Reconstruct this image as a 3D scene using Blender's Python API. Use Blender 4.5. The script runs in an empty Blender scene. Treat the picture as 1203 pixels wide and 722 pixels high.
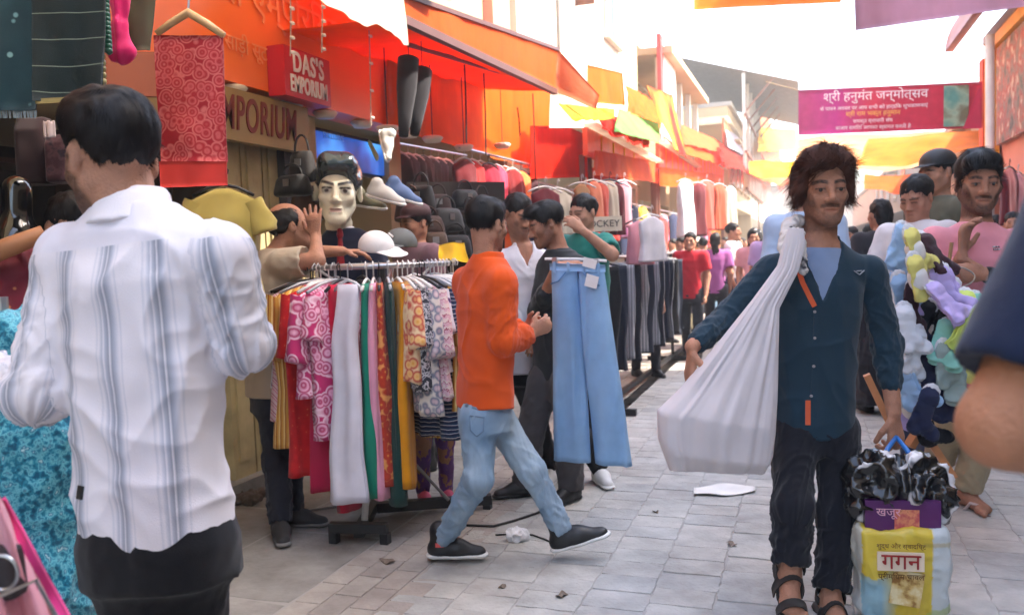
import bpy, math, random
import numpy as np
from mathutils import Vector, Matrix
rnd = random.Random(7)
SC = bpy.context.scene
COL = SC.collection
# ---------------------------------------------------------------- camera
CAMZ, FPX, YAW, PITCH, ROLL = 1.35, 1000.0, math.radians(19.2), math.radians(3.66), math.radians(-2.0)
cam = bpy.data.cameras.new('camera'); camo = bpy.data.objects.new('camera', cam); COL.objects.link(camo)
cam.sensor_fit = 'HORIZONTAL'; cam.sensor_width = 36; cam.lens = FPX/1203*36
cam.clip_start = 0.05; cam.clip_end = 2000
camM = Matrix.Translation((0, 0, CAMZ)) @ Matrix.Rotation(YAW, 4, 'Z') @ Matrix.Rotation(math.pi/2-PITCH, 4, 'X') @ Matrix.Rotation(ROLL, 4, 'Z')
camo.matrix_world = camM
cam.dof.use_dof = True; cam.dof.focus_distance = 2.9; cam.dof.aperture_fstop = 4.0
SC.camera = camo
# ---------------------------------------------------------------- sky, sun, exposure
SUN_EL, SUN_AZ = math.radians(50), math.radians(78)        # azimuth clockwise from the street's far end (+Y)
w = bpy.data.worlds.new('World'); SC.world = w; w.use_nodes = True
nt = w.node_tree; bg = nt.nodes['Background']
sky = nt.nodes.new('ShaderNodeTexSky'); sky.sky_type = 'NISHITA'; sky.sun_disc = False
sky.sun_elevation = SUN_EL; sky.sun_rotation = SUN_AZ; sky.air_density = 1.0; sky.dust_density = 3.2; sky.ozone_density = 0.15
nt.links.new(sky.outputs[0], bg.inputs[0]); bg.inputs[1].default_value = 0.15
sl = bpy.data.lights.new('sun', 'SUN'); sl.energy = 2.2; sl.angle = math.radians(0.6); sl.color = (1, .93, .82)
so = bpy.data.objects.new('sun', sl); COL.objects.link(so)
sdir = Vector((math.sin(SUN_AZ)*math.cos(SUN_EL), math.cos(SUN_AZ)*math.cos(SUN_EL), math.sin(SUN_EL)))
so.rotation_euler = sdir.to_track_quat('Z', 'Y').to_euler(); so.location = sdir*60
SC.view_settings.view_transform = 'Standard'; SC.view_settings.look = 'None'
SC.view_settings.exposure = 2.85; SC.view_settings.gamma = 1
SC.render.engine = 'CYCLES'
SC.cycles.max_bounces = 6; SC.cycles.diffuse_bounces = 4; SC.cycles.glossy_bounces = 2; SC.cycles.transmission_bounces = 3
SC.cycles.transparent_max_bounces = 6; SC.cycles.caustics_reflective = False; SC.cycles.caustics_refractive = False
SC.cycles.sample_clamp_indirect = 4; SC.cycles.use_denoising = True
# ---------------------------------------------------------------- helpers: places
A = np.array
CR = np.array(camM.to_3x3()); CO = A([0, 0, CAMZ])
FWD = A([-math.sin(YAW), math.cos(YAW), 0.]); RGT = A([math.cos(YAW), math.sin(YAW), 0.]); UP = A([0, 0, 1.])
def P(u, v, d):                    # a spot seen at (u, v) of the 1203 x 722 photograph, d metres ahead
    return CO + CR @ A([(u-601.5)/FPX*d, -(v-361)/FPX*d, -d])
def G(u, v, z=0.):                 # the spot of the ground seen there
    r = CR @ A([(u-601.5)/FPX, -(v-361)/FPX, -1.]); t = (z-CAMZ)/r[2]; return CO + r*t
def PX(u, v, X):                   # the spot of the plane x = X seen there
    r = CR @ A([(u-601.5)/FPX, -(v-361)/FPX, -1.]); return CO + r*(X/r[0])
def V3(x, y, z=0.): return RGT*x + FWD*y + UP*z      # picture-right, away, up
def unit(v): v = np.asarray(v, float); return v/max(np.linalg.norm(v), 1e-9)
def frame(face, up=UP):            # columns: own left, back, up
    y = -unit(face); z = unit(np.asarray(up)-np.dot(up, y)*y); x = np.cross(y, z); return np.stack([x, y, z], 1)
def rot(ax, a): return np.array(Matrix.Rotation(a, 3, Vector(ax)))
# ---------------------------------------------------------------- helpers: objects
def tag(o, label=None, cat=None, group=None, kind=None):
    if label: o['label'] = label
    if cat: o['category'] = cat
    if group: o['group'] = group
    if kind: o['kind'] = kind
    return o
def empty(name, loc, label=None, cat=None, group=None):
    o = bpy.data.objects.new(name, None); COL.objects.link(o); o.location = loc; o.empty_display_size = .1
    return tag(o, label, cat, group)
def link(name, me, mat, parent=None, loc=None):
    o = bpy.data.objects.new(name, me); COL.objects.link(o)
    if mat is not None and len(me.materials) == 0: me.materials.append(mat)
    if parent is not None:
        o.parent = parent
    if loc is not None: o.location = loc
    return o
def mesh_np(name, V, Q, smooth=True, cols=None, attrs=None, base=None):
    V = np.asarray(V, np.float32)
    if base is not None: V = V-np.asarray(base, np.float32)
    Q = np.asarray(Q, np.int32)
    me = bpy.data.meshes.new(name); n = len(Q); k = Q.shape[1]
    me.vertices.add(len(V)); me.vertices.foreach_set('co', V.ravel())
    me.loops.add(n*k); me.loops.foreach_set('vertex_index', Q.ravel())
    me.polygons.add(n); me.polygons.foreach_set('loop_start', np.arange(n, dtype=np.int32)*k)
    me.polygons.foreach_set('loop_total', np.full(n, k, np.int32))
    me.polygons.foreach_set('use_smooth', np.full(n, smooth, bool))
    if cols is not None:
        c = np.ones((len(V), 4), np.float32); c[:, :3] = cols
        me.attributes.new('col', 'FLOAT_COLOR', 'POINT').data.foreach_set('color', c.ravel())
    for an, av in (attrs or {}).items():
        me.attributes.new(an, 'FLOAT', 'POINT').data.foreach_set('value', np.asarray(av, np.float32))
    me.update(calc_edges=True); me.validate(); return me
class MB:                          # collects plain pieces for ONE mesh
    def __init__(s): s.v = []; s.f = []
    def add(s, vs, fs):
        b = len(s.v); s.v += [tuple(map(float, p)) for p in vs]; s.f += [tuple(b+i for i in f) for f in fs]; return s
    def box(s, lo, hi, R=None, o=(0, 0, 0)):
        c = [A([x, y, z]) for z in (lo[2], hi[2]) for y in (lo[1], hi[1]) for x in (lo[0], hi[0])]
        if R is not None: c = [R @ p for p in c]
        return s.add([p+A(o) for p in c], [(0, 2, 3, 1), (4, 5, 7, 6), (0, 1, 5, 4), (2, 6, 7, 3), (0, 4, 6, 2), (1, 3, 7, 5)])
    def bar(s, a, b, wd, th=None, up=UP):      # square bar between two points
        a = A(a, float); b = A(b, float); z = unit(b-a); up = UP if abs(z[2]) < .95 else A([1., 0, 0]); x = unit(np.cross(up, z)); y = np.cross(z, x)
        th = th or wd; c = []
        for p in (a, b):
            c += [p-x*wd/2-y*th/2, p+x*wd/2-y*th/2, p+x*wd/2+y*th/2, p-x*wd/2+y*th/2]
        return s.add(c, [(0, 3, 2, 1), (4, 5, 6, 7), (0, 1, 5, 4), (1, 2, 6, 5), (2, 3, 7, 6), (3, 0, 4, 7)])
    def tube(s, pts, r, n=8, cap=True):
        pts = [A(p, float) for p in pts]; m = len(pts); vs = []; pu = None
        rr = r if hasattr(r, '__len__') else [r]*m
        for i, p in enumerate(pts):
            t = unit(pts[min(i+1, m-1)]-pts[max(i-1, 0)])
            if pu is None: pu = unit(np.cross(t, UP if abs(t[2]) < .9 else A([1., 0, 0])))
            x = unit(pu-np.dot(pu, t)*t); pu = x; y = np.cross(t, x)
            vs += [p+rr[i]*(x*math.cos(2*math.pi*j/n)+y*math.sin(2*math.pi*j/n)) for j in range(n)]
        fs = [(i*n+j, i*n+(j+1) % n, (i+1)*n+(j+1) % n, (i+1)*n+j) for i in range(m-1) for j in range(n)]
        if cap: fs += [tuple(range(n-1, -1, -1)), tuple((m-1)*n+j for j in range(n))]
        return s.add(vs, fs)
    def sheet(s, fn, nu, nv, th=0.0):            # fn(a, b) -> point; th gives it thickness
        g = np.array([[fn(i/nu, j/nv) for j in range(nv+1)] for i in range(nu+1)])
        du = np.gradient(g, axis=0); dv = np.gradient(g, axis=1); nn = np.cross(du, dv); nn /= np.maximum(np.linalg.norm(nn, axis=2, keepdims=True), 1e-9)
        w_ = nv+1; front = [(i*w_+j, (i+1)*w_+j, (i+1)*w_+j+1, i*w_+j+1) for i in range(nu) for j in range(nv)]
        if not th: return s.add(g.reshape(-1, 3), front)
        N = (nu+1)*w_; vs = np.concatenate([(g+nn*th/2).reshape(-1, 3), (g-nn*th/2).reshape(-1, 3)])
        fs = front+[tuple(N+i for i in reversed(f)) for f in front]
        rim = [i*w_ for i in range(nu+1)]+[nu*w_+j for j in range(1, nv+1)]+[i*w_+nv for i in range(nu-1, -1, -1)]+[j for j in range(nv-1, 0, -1)]
        fs += [(rim[i], rim[(i+1) % len(rim)], N+rim[(i+1) % len(rim)], N+rim[i]) for i in range(len(rim))]
        return s.add(vs, [tuple(reversed(f)) for f in fs])
    def build(s, name, mat, parent=None, base=None, smooth=False, loc=None):
        me = bpy.data.meshes.new(name); v = s.v
        if base is not None: v = [tuple(A(p)-A(base)) for p in v]
        me.from_pydata(v, [], s.f); me.update()
        if smooth: me.polygons.foreach_set('use_smooth', [True]*len(me.polygons))
        return link(name, me, mat, parent, loc)
def copy_tree(o, parent=None):
    c = o.copy(); COL.objects.link(c); c.parent = parent
    for ch in list(o.children): copy_tree(ch, c)
    return c
# ---------------------------------------------------------------- noise
def _h(i, j, k, s):
    n = (i*374761393+j*668265263+k*2147483647+s*974634277) & 0xffffffff
    n = ((n ^ (n >> 13))*1274126177) & 0xffffffff; return ((n ^ (n >> 16)) & 0xffff).astype(np.float32)/65535.
def noise(x, y, z, s=0):
    x, y, z = np.broadcast_arrays(x, y, z); i = np.floor(x); j = np.floor(y); k = np.floor(z)
    fx, fy, fz = x-i, y-j, z-k; i = i.astype(np.int64); j = j.astype(np.int64); k = k.astype(np.int64)
    fx = fx*fx*(3-2*fx); fy = fy*fy*(3-2*fy); fz = fz*fz*(3-2*fz); r = 0
    for a in (0, 1):
        for b in (0, 1):
            for c in (0, 1):
                r = r+_h(i+a, j+b, k+c, s)*(fx if a else 1-fx)*(fy if b else 1-fy)*(fz if c else 1-fz)
    return r
def ridge(n, p=1.6): return (1-np.abs(2*n-1))**p
# ---------------------------------------------------------------- implicit surfaces -> one continuous mesh
def smin(a, b, k):
    if k <= 0: return np.minimum(a, b)
    h = np.maximum(k-np.abs(a-b), 0)/k; return np.minimum(a, b)-h*h*k*.25
I3 = np.eye(3)
class S:
    def __init__(s): s.p = []; s.cl = []
    def rc(s, a, b, r1, r2, k=.02, op=0, fl=None, fs=1.):
        a = A(a, float); b = A(b, float); m = max(r1, r2)/min(1., fs)
        s.p.append(('rc', (a, b, r1, r2, None if fl is None else unit(fl), fs), np.minimum(a, b)-m, np.maximum(a, b)+m, k, op)); return s
    def el(s, c, r, R=I3, k=.02, op=0):
        c = A(c, float); m = max(r); s.p.append(('el', (c, A(r, float), R), c-m, c+m, k, op)); return s
    def loft(s, R, o, tab, k=.03, n=2.4, op=0):          # tab rows: z, cx, cy, half width, half depth
        tab = A(tab, float); o = A(o, float); pts = []
        for z, cx, cy, a, b in tab:
            for sx in (-1, 1):
                for sy in (-1, 1): pts.append(o+R @ A([cx+sx*a, cy+sy*b, z]))
        pts = A(pts); s.p.append(('lo', (R, o, tab, n), pts.min(0), pts.max(0), k, op)); return s
    def clip(s, n, o, k=.004): s.cl.append((unit(n), A(o, float), k)); return s   # keeps the side behind the plane
    def clipf(s, fn): s.cl.append(fn); return s
    def mesh(s, h, pad=.02):
        un = [q for q in s.p if q[5] == 0]; lo = np.min([q[2] for q in un], 0)-pad; hi = np.max([q[3] for q in un], 0)+pad
        n = np.ceil((hi-lo)/h).astype(int)+1
        ax = [(lo[i]+np.arange(n[i])*h).astype(np.float32) for i in range(3)]
        D = np.full(n, .06, np.float32)
        for ty, a, l, u, k, op in s.p:
            m = max(k, .01)+2*h; i0 = np.maximum(((l-m-lo)/h).astype(int), 0); i1 = np.minimum(((u+m-lo)/h).astype(int)+2, n)
            if (i1 <= i0).any(): continue
            sl = tuple(slice(i0[j], i1[j]) for j in range(3))
            x = ax[0][sl[0]][:, None, None]; y = ax[1][sl[1]][None, :, None]; z = ax[2][sl[2]][None, None, :]
            d = s.ev(ty, a, x, y, z)
            if op == 0: D[sl] = smin(D[sl], d, k)
            else: D[sl] = -smin(-D[sl], d, k)
        for c in s.cl:
            x = ax[0][:, None, None]; y = ax[1][None, :, None]; z = ax[2][None, None, :]
            if callable(c): D = -smin(-D, -c(x, y, z), .004)
            else:
                nn, o, k = c; D = -smin(-D, -((x-o[0])*nn[0]+(y-o[1])*nn[1]+(z-o[2])*nn[2]), k)
        return nets(D, lo, h)
    def ev(s, ty, a, x, y, z):
        if ty == 'rc':
            p, q, r1, r2, fl, fs = a; v = q-p
            dx, dy, dz = x-p[0], y-p[1], z-p[2]; L = max(float(v @ v), 1e-12)
            t = np.clip((dx*v[0]+dy*v[1]+dz*v[2])/L, 0, 1); ex, ey, ez = dx-t*v[0], dy-t*v[1], dz-t*v[2]
            d2 = ex*ex+ey*ey+ez*ez
            if fl is not None:
                c = ex*fl[0]+ey*fl[1]+ez*fl[2]; d2 = d2+c*c*(fs*fs-1)
            return np.sqrt(np.maximum(d2, 0))-(r1+t*(r2-r1))
        if ty == 'el':
            c, r, R = a; dx, dy, dz = x-c[0], y-c[1], z-c[2]
            q = [R[0, i]*dx+R[1, i]*dy+R[2, i]*dz for i in range(3)]
            k0 = np.sqrt((q[0]/r[0])**2+(q[1]/r[1])**2+(q[2]/r[2])**2); k1 = np.sqrt((q[0]/r[0]**2)**2+(q[1]/r[1]**2)**2+(q[2]/r[2]**2)**2)
            return k0*(k0-1)/np.maximum(k1, 1e-6)
        R, o, T, n = a; dx, dy, dz = x-o[0], y-o[1], z-o[2]
        q = [R[0, i]*dx+R[1, i]*dy+R[2, i]*dz for i in range(3)]
        cx, cy, aa, bb = [np.interp(q[2], T[:, 0], T[:, i]) for i in range(1, 5)]
        e = (np.abs((q[0]-cx)/aa)**n+np.abs((q[1]-cy)/bb)**n)**(1/n)
        d = (e-1)*np.minimum(aa, bb); dz = np.maximum(T[0, 0]-q[2], q[2]-T[-1, 0])
        return np.maximum(d, dz).astype(np.float32)
CORN = [(0, 0, 0), (1, 0, 0), (0, 1, 0), (1, 1, 0), (0, 0, 1), (1, 0, 1), (0, 1, 1), (1, 1, 1)]
EDG = [(0, 1), (2, 3), (4, 5), (6, 7), (0, 2), (1, 3), (4, 6), (5, 7), (0, 4), (1, 5), (2, 6), (3, 7)]
def nets(D, lo, h):
    Sg = D < 0; a, b, c = D.shape; cnt = np.zeros((a-1, b-1, c-1), np.int8)
    for i, j, k in CORN: cnt += Sg[i:a-1+i, j:b-1+j, k:c-1+k]
    m = (cnt > 0) & (cnt < 8); ci, cj, ck = np.nonzero(m); N = len(ci)
    idx = np.full(m.shape, -1, np.int32); idx[m] = np.arange(N)
    cv = [D[ci+i, cj+j, ck+k] for i, j, k in CORN]; acc = np.zeros((N, 3), np.float32); w_ = np.zeros(N, np.float32)
    for e, f in EDG:
        va, vb = cv[e], cv[f]; cr = (va < 0) != (vb < 0); t = np.where(cr, va/np.where(cr, va-vb, 1), 0)
        pa, pb = A(CORN[e], np.float32), A(CORN[f], np.float32)
        acc += np.where(cr[:, None], pa+(pb-pa)*t[:, None], 0); w_ += cr
    V = (acc/np.maximum(w_, 1)[:, None]+np.stack([ci, cj, ck], 1))*h+lo
    Q = []
    for ax in range(3):
        u, v = [(1, 2), (2, 0), (0, 1)][ax]; sh = [slice(None)]*3; sh2 = [slice(None)]*3
        sh[ax] = slice(0, D.shape[ax]-1); sh2[ax] = slice(1, None)
        s0, s1 = Sg[tuple(sh)], Sg[tuple(sh2)]; ed = np.stack(np.nonzero(s0 != s1), 1)
        ed = ed[(ed[:, u] > 0) & (ed[:, v] > 0) & (ed[:, u] < D.shape[u]-1) & (ed[:, v] < D.shape[v]-1)]
        if not len(ed): continue
        fl = s0[ed[:, 0], ed[:, 1], ed[:, 2]]
        def cell(du, dv):
            e = ed.copy(); e[:, u] -= du; e[:, v] -= dv; return idx[e[:, 0], e[:, 1], e[:, 2]]
        q = np.stack([cell(1, 1), cell(0, 1), cell(0, 0), cell(1, 0)], 1); q[~fl] = q[~fl][:, ::-1]; Q.append(q)
    Q = np.concatenate(Q); return V.astype(np.float64), Q[(Q >= 0).all(1)]
def vnorm(V, Q):
    n = np.cross(V[Q[:, 2]]-V[Q[:, 0]], V[Q[:, 3]]-V[Q[:, 1]]); N = np.zeros_like(V)
    for i in range(4): np.add.at(N, Q[:, i], n)
    return N/np.maximum(np.linalg.norm(N, axis=1, keepdims=True), 1e-12)
def relax(V, Q, it=1, f=.5):
    for _ in range(it):
        acc = np.zeros_like(V); ct = np.zeros(len(V))
        for i in range(4):
            np.add.at(acc, Q[:, i], V[Q[:, (i+1) % 4]]+V[Q[:, (i+3) % 4]]); np.add.at(ct, Q[:, i], 2)
        V = V*(1-f)+f*acc/np.maximum(ct, 1)[:, None]
    return V
def limb_coords(V, segs):          # nearest limb: index, t, length along, angle
    best = np.full(len(V), 1e9); bi = np.zeros(len(V), int); bt = np.zeros(len(V)); ba = np.zeros(len(V))
    for i, (a, b, r) in enumerate(segs):
        a = A(a); b = A(b); v = b-a; L = np.linalg.norm(v); t = np.clip((V-a) @ v/(L*L), 0, 1); e = V-a-t[:, None]*v
        d = np.linalg.norm(e, axis=1)/r; x = unit(np.cross(v, A([.31, .77, .55]))); y = np.cross(v/L, x)
        m = d < best; best[m] = d[m]; bi[m] = i; bt[m] = t[m]; ba[m] = np.arctan2(e @ y, e @ x)[m]
    return best, bi, bt, ba
def wrinkle(V, N, segs, seed, amp):   # segs: a, b, radius, strength at a, strength at b, turns of slant
    best, bi, bt, ba = limb_coords(V, [q[:3] for q in segs]); out = np.zeros(len(V))
    for i, q in enumerate(segs):
        m = bi == i
        if not m.any(): continue
        a, b, r, s0, s1 = q[:5]; sl = q[5] if len(q) > 5 else .6; lam = q[6] if len(q) > 6 else .05
        L = np.linalg.norm(A(b)-A(a)); t = bt[m]; an = ba[m]; al = t*L/lam
        c, s_ = np.cos(an), np.sin(an)
        n1 = noise(al+sl*np.sin(an+seed)*2, c*1.1+7*i, s_*1.1+seed, seed+i); n2 = noise(al*2.1+sl*3*c, c*2.2, s_*2.2+seed, seed+31+i)
        n3 = noise(al*.9-sl*4*s_, c*1.6+3, s_*1.6+seed, seed+57+i)
        out[m] = (ridge(n1, 2.)*.6+ridge(n2, 1.6)*.3+ridge(n3, 5.)*.45-.5)*(s0+(s1-s0)*t)
    return V+N*(out*amp)[:, None]
def drape(V, N, R, o, seed, amp, lx=.07, lz=.35, mask=None):
    q = (V-o) @ R; w1 = noise(q[:, 0]/lx+q[:, 2]/lz*.7, q[:, 1]/lx, q[:, 2]/lz, seed); w2 = noise(q[:, 0]/lx*.6-q[:, 2]/.12, q[:, 1]/lx, q[:, 2]/.1, seed+5)
    w3 = noise(q[:, 0]/.11+q[:, 2]/.16, q[:, 1]/.2, q[:, 2]/.3-q[:, 0]/.2, seed+13)
    d = (ridge(w1)-.45)*.7+(ridge(w2, 2.4)-.33)*.45+(ridge(w3, 6.)-.15)*.5
    if mask is not None: d = d*mask
    return V+N*(d*amp)[:, None]
# ---------------------------------------------------------------- materials
MATS = {}
def nodes(m): return m.node_tree.nodes, m.node_tree.links
def mk(name):
    m = bpy.data.materials.new(name); m.use_nodes = True; return m
def L(c): return tuple(x/12.92 if x <= .04045 else ((x+.055)/1.055)**2.4 for x in [v/255. for v in c])+(1,)
def plain(name, rgb, rough=.7, metal=0., bump=0., bscale=60., var=.12, vscale=6., spec=.5, trans=0., sheen=0., lin=False, coat=0.):
    """principled with soft colour variation and grain"""
    if name in MATS: return MATS[name]
    m = mk(name); N, K = nodes(m); b = N['Principled BSDF']; c = (tuple(rgb)+(1,) if lin else L(rgb))
    tc = N.new('ShaderNodeTexCoord'); nz = N.new('ShaderNodeTexNoise'); nz.inputs['Scale'].default_value = vscale; nz.inputs['Detail'].default_value = 5
    K.new(tc.outputs['Object'], nz.inputs['Vector'])
    mr = N.new('ShaderNodeMapRange'); mr.inputs[1].default_value = .25; mr.inputs[2].default_value = .75; mr.inputs[3].default_value = 1-var; mr.inputs[4].default_value = 1+var
    K.new(nz.outputs['Fac'], mr.inputs[0])
    mx = N.new('ShaderNodeMix'); mx.data_type = 'RGBA'; mx.blend_type = 'MULTIPLY'; mx.inputs[0].default_value = 1; mx.inputs[6].default_value = c
    K.new(mr.outputs[0], mx.inputs[7]); K.new(mx.outputs[2], b.inputs['Base Color'])
    b.inputs['Roughness'].default_value = rough; b.inputs['Metallic'].default_value = metal; b.inputs['Specular IOR Level'].default_value = spec
    if coat: b.inputs['Coat Weight'].default_value = coat
    if sheen: b.inputs['Sheen Weight'].default_value = sheen
    if bump:
        n2 = N.new('ShaderNodeTexNoise'); n2.inputs['Scale'].default_value = bscale; n2.inputs['Detail'].default_value = 3; K.new(tc.outputs['Object'], n2.inputs['Vector'])
        bp = N.new('ShaderNodeBump'); bp.inputs['Strength'].default_value = bump; bp.inputs['Distance'].default_value = .01; K.new(n2.outputs['Fac'], bp.inputs['Height']); K.new(bp.outputs[0], b.inputs['Normal'])
    if trans:
        tr = N.new('ShaderNodeBsdfTranslucent'); K.new(mx.outputs[2], tr.inputs['Color']); ms = N.new('ShaderNodeMixShader'); ms.inputs[0].default_value = trans
        out = N['Material Output']; K.new(b.outputs[0], ms.inputs[1]); K.new(tr.outputs[0], ms.inputs[2]); K.new(ms.outputs[0], out.inputs['Surface'])
    m['mixnode'] = mx.name; MATS[name] = m; return m
def cloth(name, rgb, trans=0., var=.1, rough=.9, bump=.25, lin=False): return plain(name, rgb, rough=rough, bump=bump, bscale=500., var=var, vscale=9., spec=.2, trans=trans, sheen=.15, lin=lin)
def base_in(m):                    # node socket carrying the pattern colour: returns nodes, links, the socket to feed
    N, K = nodes(m); return N, K, N[m['mixnode']].inputs[6]
def ramp(N, stops, interp='LINEAR'):
    r = N.new('ShaderNodeValToRGB'); r.color_ramp.interpolation = interp; e = r.color_ramp.elements
    while len(e) < len(stops): e.new(.5)
    for q, (p, c) in zip(e, stops): q.position = p; q.color = c if len(c) == 4 else L(c)
    return r
def coord(N, K, scale=(1, 1, 1), out='Object', rotz=0, loc=(0, 0, 0), rxyz=None):
    tc = N.new('ShaderNodeTexCoord'); mp = N.new('ShaderNodeMapping'); mp.inputs['Scale'].default_value = scale; mp.inputs['Rotation'].default_value = rxyz or (0, 0, rotz); mp.inputs['Location'].default_value = loc
    K.new(tc.outputs[out], mp.inputs['Vector']); return mp.outputs[0]
def p_vor(name, stops, scale=30, feature='F1', rough=.85, trans=0., sc3=(1, 1, 1), interp='LINEAR', dist=1.0):     # printed cloth from cells
    m = cloth(name, (255, 255, 255), trans=trans, rough=rough); N, K, sk = base_in(m)
    v = N.new('ShaderNodeTexVoronoi'); v.feature = feature; v.inputs['Scale'].default_value = scale; K.new(coord(N, K, sc3), v.inputs['Vector'])
    r = ramp(N, stops, interp); K.new(v.outputs['Distance' if feature != 'F1C' else 'Color'], r.inputs[0]); K.new(r.outputs[0], sk); return m
def p_noise(name, stops, scale=20, rough=.85, trans=0., sc3=(1, 1, 1), interp='LINEAR', detail=3, distort=0.):
    m = cloth(name, (255, 255, 255), trans=trans, rough=rough); N, K, sk = base_in(m)
    v = N.new('ShaderNodeTexNoise'); v.inputs['Scale'].default_value = scale; v.inputs['Detail'].default_value = detail; v.inputs['Distortion'].default_value = distort; K.new(coord(N, K, sc3), v.inputs['Vector'])
    r = ramp(N, stops, interp); K.new(v.outputs['Fac'], r.inputs[0]); K.new(r.outputs[0], sk); return m
def p_wave(name, stops, scale=10, direction='X', rough=.85, trans=0., distort=0., interp='CONSTANT', rxyz=None, dscale=1.):
    m = cloth(name, (255, 255, 255), trans=trans, rough=rough); N, K, sk = base_in(m)
    v = N.new('ShaderNodeTexWave'); v.bands_direction = direction; v.wave_profile = 'SAW'; v.inputs['Scale'].default_value = scale; v.inputs['Distortion'].default_value = distort; v.inputs['Detail Scale'].default_value = dscale
    K.new(coord(N, K, rxyz=rxyz), v.inputs['Vector']); r = ramp(N, stops, interp); K.new(v.outputs['Fac'], r.inputs[0]); K.new(r.outputs[0], sk); return m
def attr_mat(name, rough=.5, bump=.15, bscale=220., spec=.4, sss=0., sheen=0., var=.06, trans=0.):   # colour read from the mesh's own 'col'
    if name in MATS: return MATS[name]
    m = plain(name, (255, 255, 255), rough=rough, bump=bump, bscale=bscale, var=var, vscale=25., spec=spec, sheen=sheen, trans=trans); N, K, sk = base_in(m)
    a = N.new('ShaderNodeAttribute'); a.attribute_name = 'col'; K.new(a.outputs['Color'], sk)
    if sss:
        b = N['Principled BSDF']; b.inputs['Subsurface Weight'].default_value = sss; b.inputs['Subsurface Radius'].default_value = (.012, .005, .003); b.inputs['Subsurface Scale'].default_value = 1
    return m
SKIN = attr_mat('skin', rough=.6, sss=.12, bump=.45, bscale=170, spec=.25, var=.16)
HAIR = plain('black_hair', (17, 14, 15), rough=.55, spec=.22, var=.3, vscale=30)
HAIRB = plain('brown_hair', (84, 52, 42), rough=.7, spec=.12, var=.4, vscale=30)
EYEW = plain('eye_white', (158, 146, 136), rough=.2, var=.02); EYED = plain('eye_dark', (22, 13, 10), rough=.12, var=.02)
STEEL = plain('steel', (170, 170, 172), rough=.3, metal=.9); BLACKM = plain('black_metal', (24, 24, 26), rough=.5, var=.25)

def weather(m, amt=.35, scale=1.6, seed=0., dark=(.42, .41, .4), sc3=(1, 1, 1)):     # stains and dust laid over a material in world space
    N, K = nodes(m); b = N['Principled BSDF']; src = b.inputs['Base Color'].links[0].from_socket; ge = N.new('ShaderNodeNewGeometry'); mp = N.new('ShaderNodeMapping'); mp.inputs['Scale'].default_value = sc3; mp.inputs['Location'].default_value = (seed, seed*.7, 0); K.new(ge.outputs['Position'], mp.inputs['Vector'])
    n = N.new('ShaderNodeTexNoise'); n.inputs['Scale'].default_value = scale; n.inputs['Detail'].default_value = 7; n.inputs['Roughness'].default_value = .65; K.new(mp.outputs[0], n.inputs['Vector'])
    r = ramp(N, [(.38, (0, 0, 0, 1)), (.72, (1, 1, 1, 1))]); K.new(n.outputs['Fac'], r.inputs[0]); mu = N.new('ShaderNodeMath'); mu.operation = 'MULTIPLY'; mu.inputs[1].default_value = amt; K.new(r.outputs[0], mu.inputs[0])
    mx = N.new('ShaderNodeMix'); mx.data_type = 'RGBA'; mx.blend_type = 'MULTIPLY'; K.new(mu.outputs[0], mx.inputs[0]); K.new(src, mx.inputs[6]); mx.inputs[7].default_value = tuple(dark)+(1,); K.new(mx.outputs[2], b.inputs['Base Color'])
    for l in list(src.links):
        if l.to_node.type == 'BSDF_TRANSLUCENT': K.new(mx.outputs[2], l.to_socket)
    return m
# ---------------------------------------------------------------- people: bodies, hands, heads, hair, clothes
def hand(S_, wr, f, pn, side, curl=.35, sc=1., spread=.0, thumb=.6):
    """palm, four bent fingers and a thumb; f = finger direction, pn = where the palm looks, side +1 left hand -1 right hand"""
    f = unit(f); pn = unit(A(pn)-np.dot(pn, f)*f); td = side*np.cross(pn, f); wr = A(wr)
    S_.rc(wr+f*.012*sc, wr+f*.082*sc, .026*sc, .04*sc, k=.02, fl=pn, fs=2.3)
    for i, (off, ln) in enumerate(((.03, .068), (.010, .077), (-.010, .072), (-.029, .057))):
        p = wr+f*(.086-.004*abs(i-1))*sc+td*off*sc; g = unit(f+td*spread*(1.5-i)); c = 0.
        for j, q in enumerate((.46, .30, .24)):
            c += curl*(1.0 if j else .7)*(1+.08*i); dr = g*math.cos(c)+pn*math.sin(c); n = p+dr*ln*q*sc*1.05
            S_.rc(p, n, (.0092-.0008*j)*sc, (.0086-.0009*j)*sc, k=.004); p = n
    p = wr+f*.03*sc+td*.024*sc; dr = unit(f*.62+td*(.75-.3*curl)+pn*.45*thumb); n = p+dr*.042*sc; S_.rc(p, n, .0125*sc, .0105*sc, k=.014)
    dr = unit(f*.85+td*.25+pn*(.3+curl*.5)*thumb); S_.rc(n, n+dr*.034*sc, .0102*sc, .0085*sc, k=.004)
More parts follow.
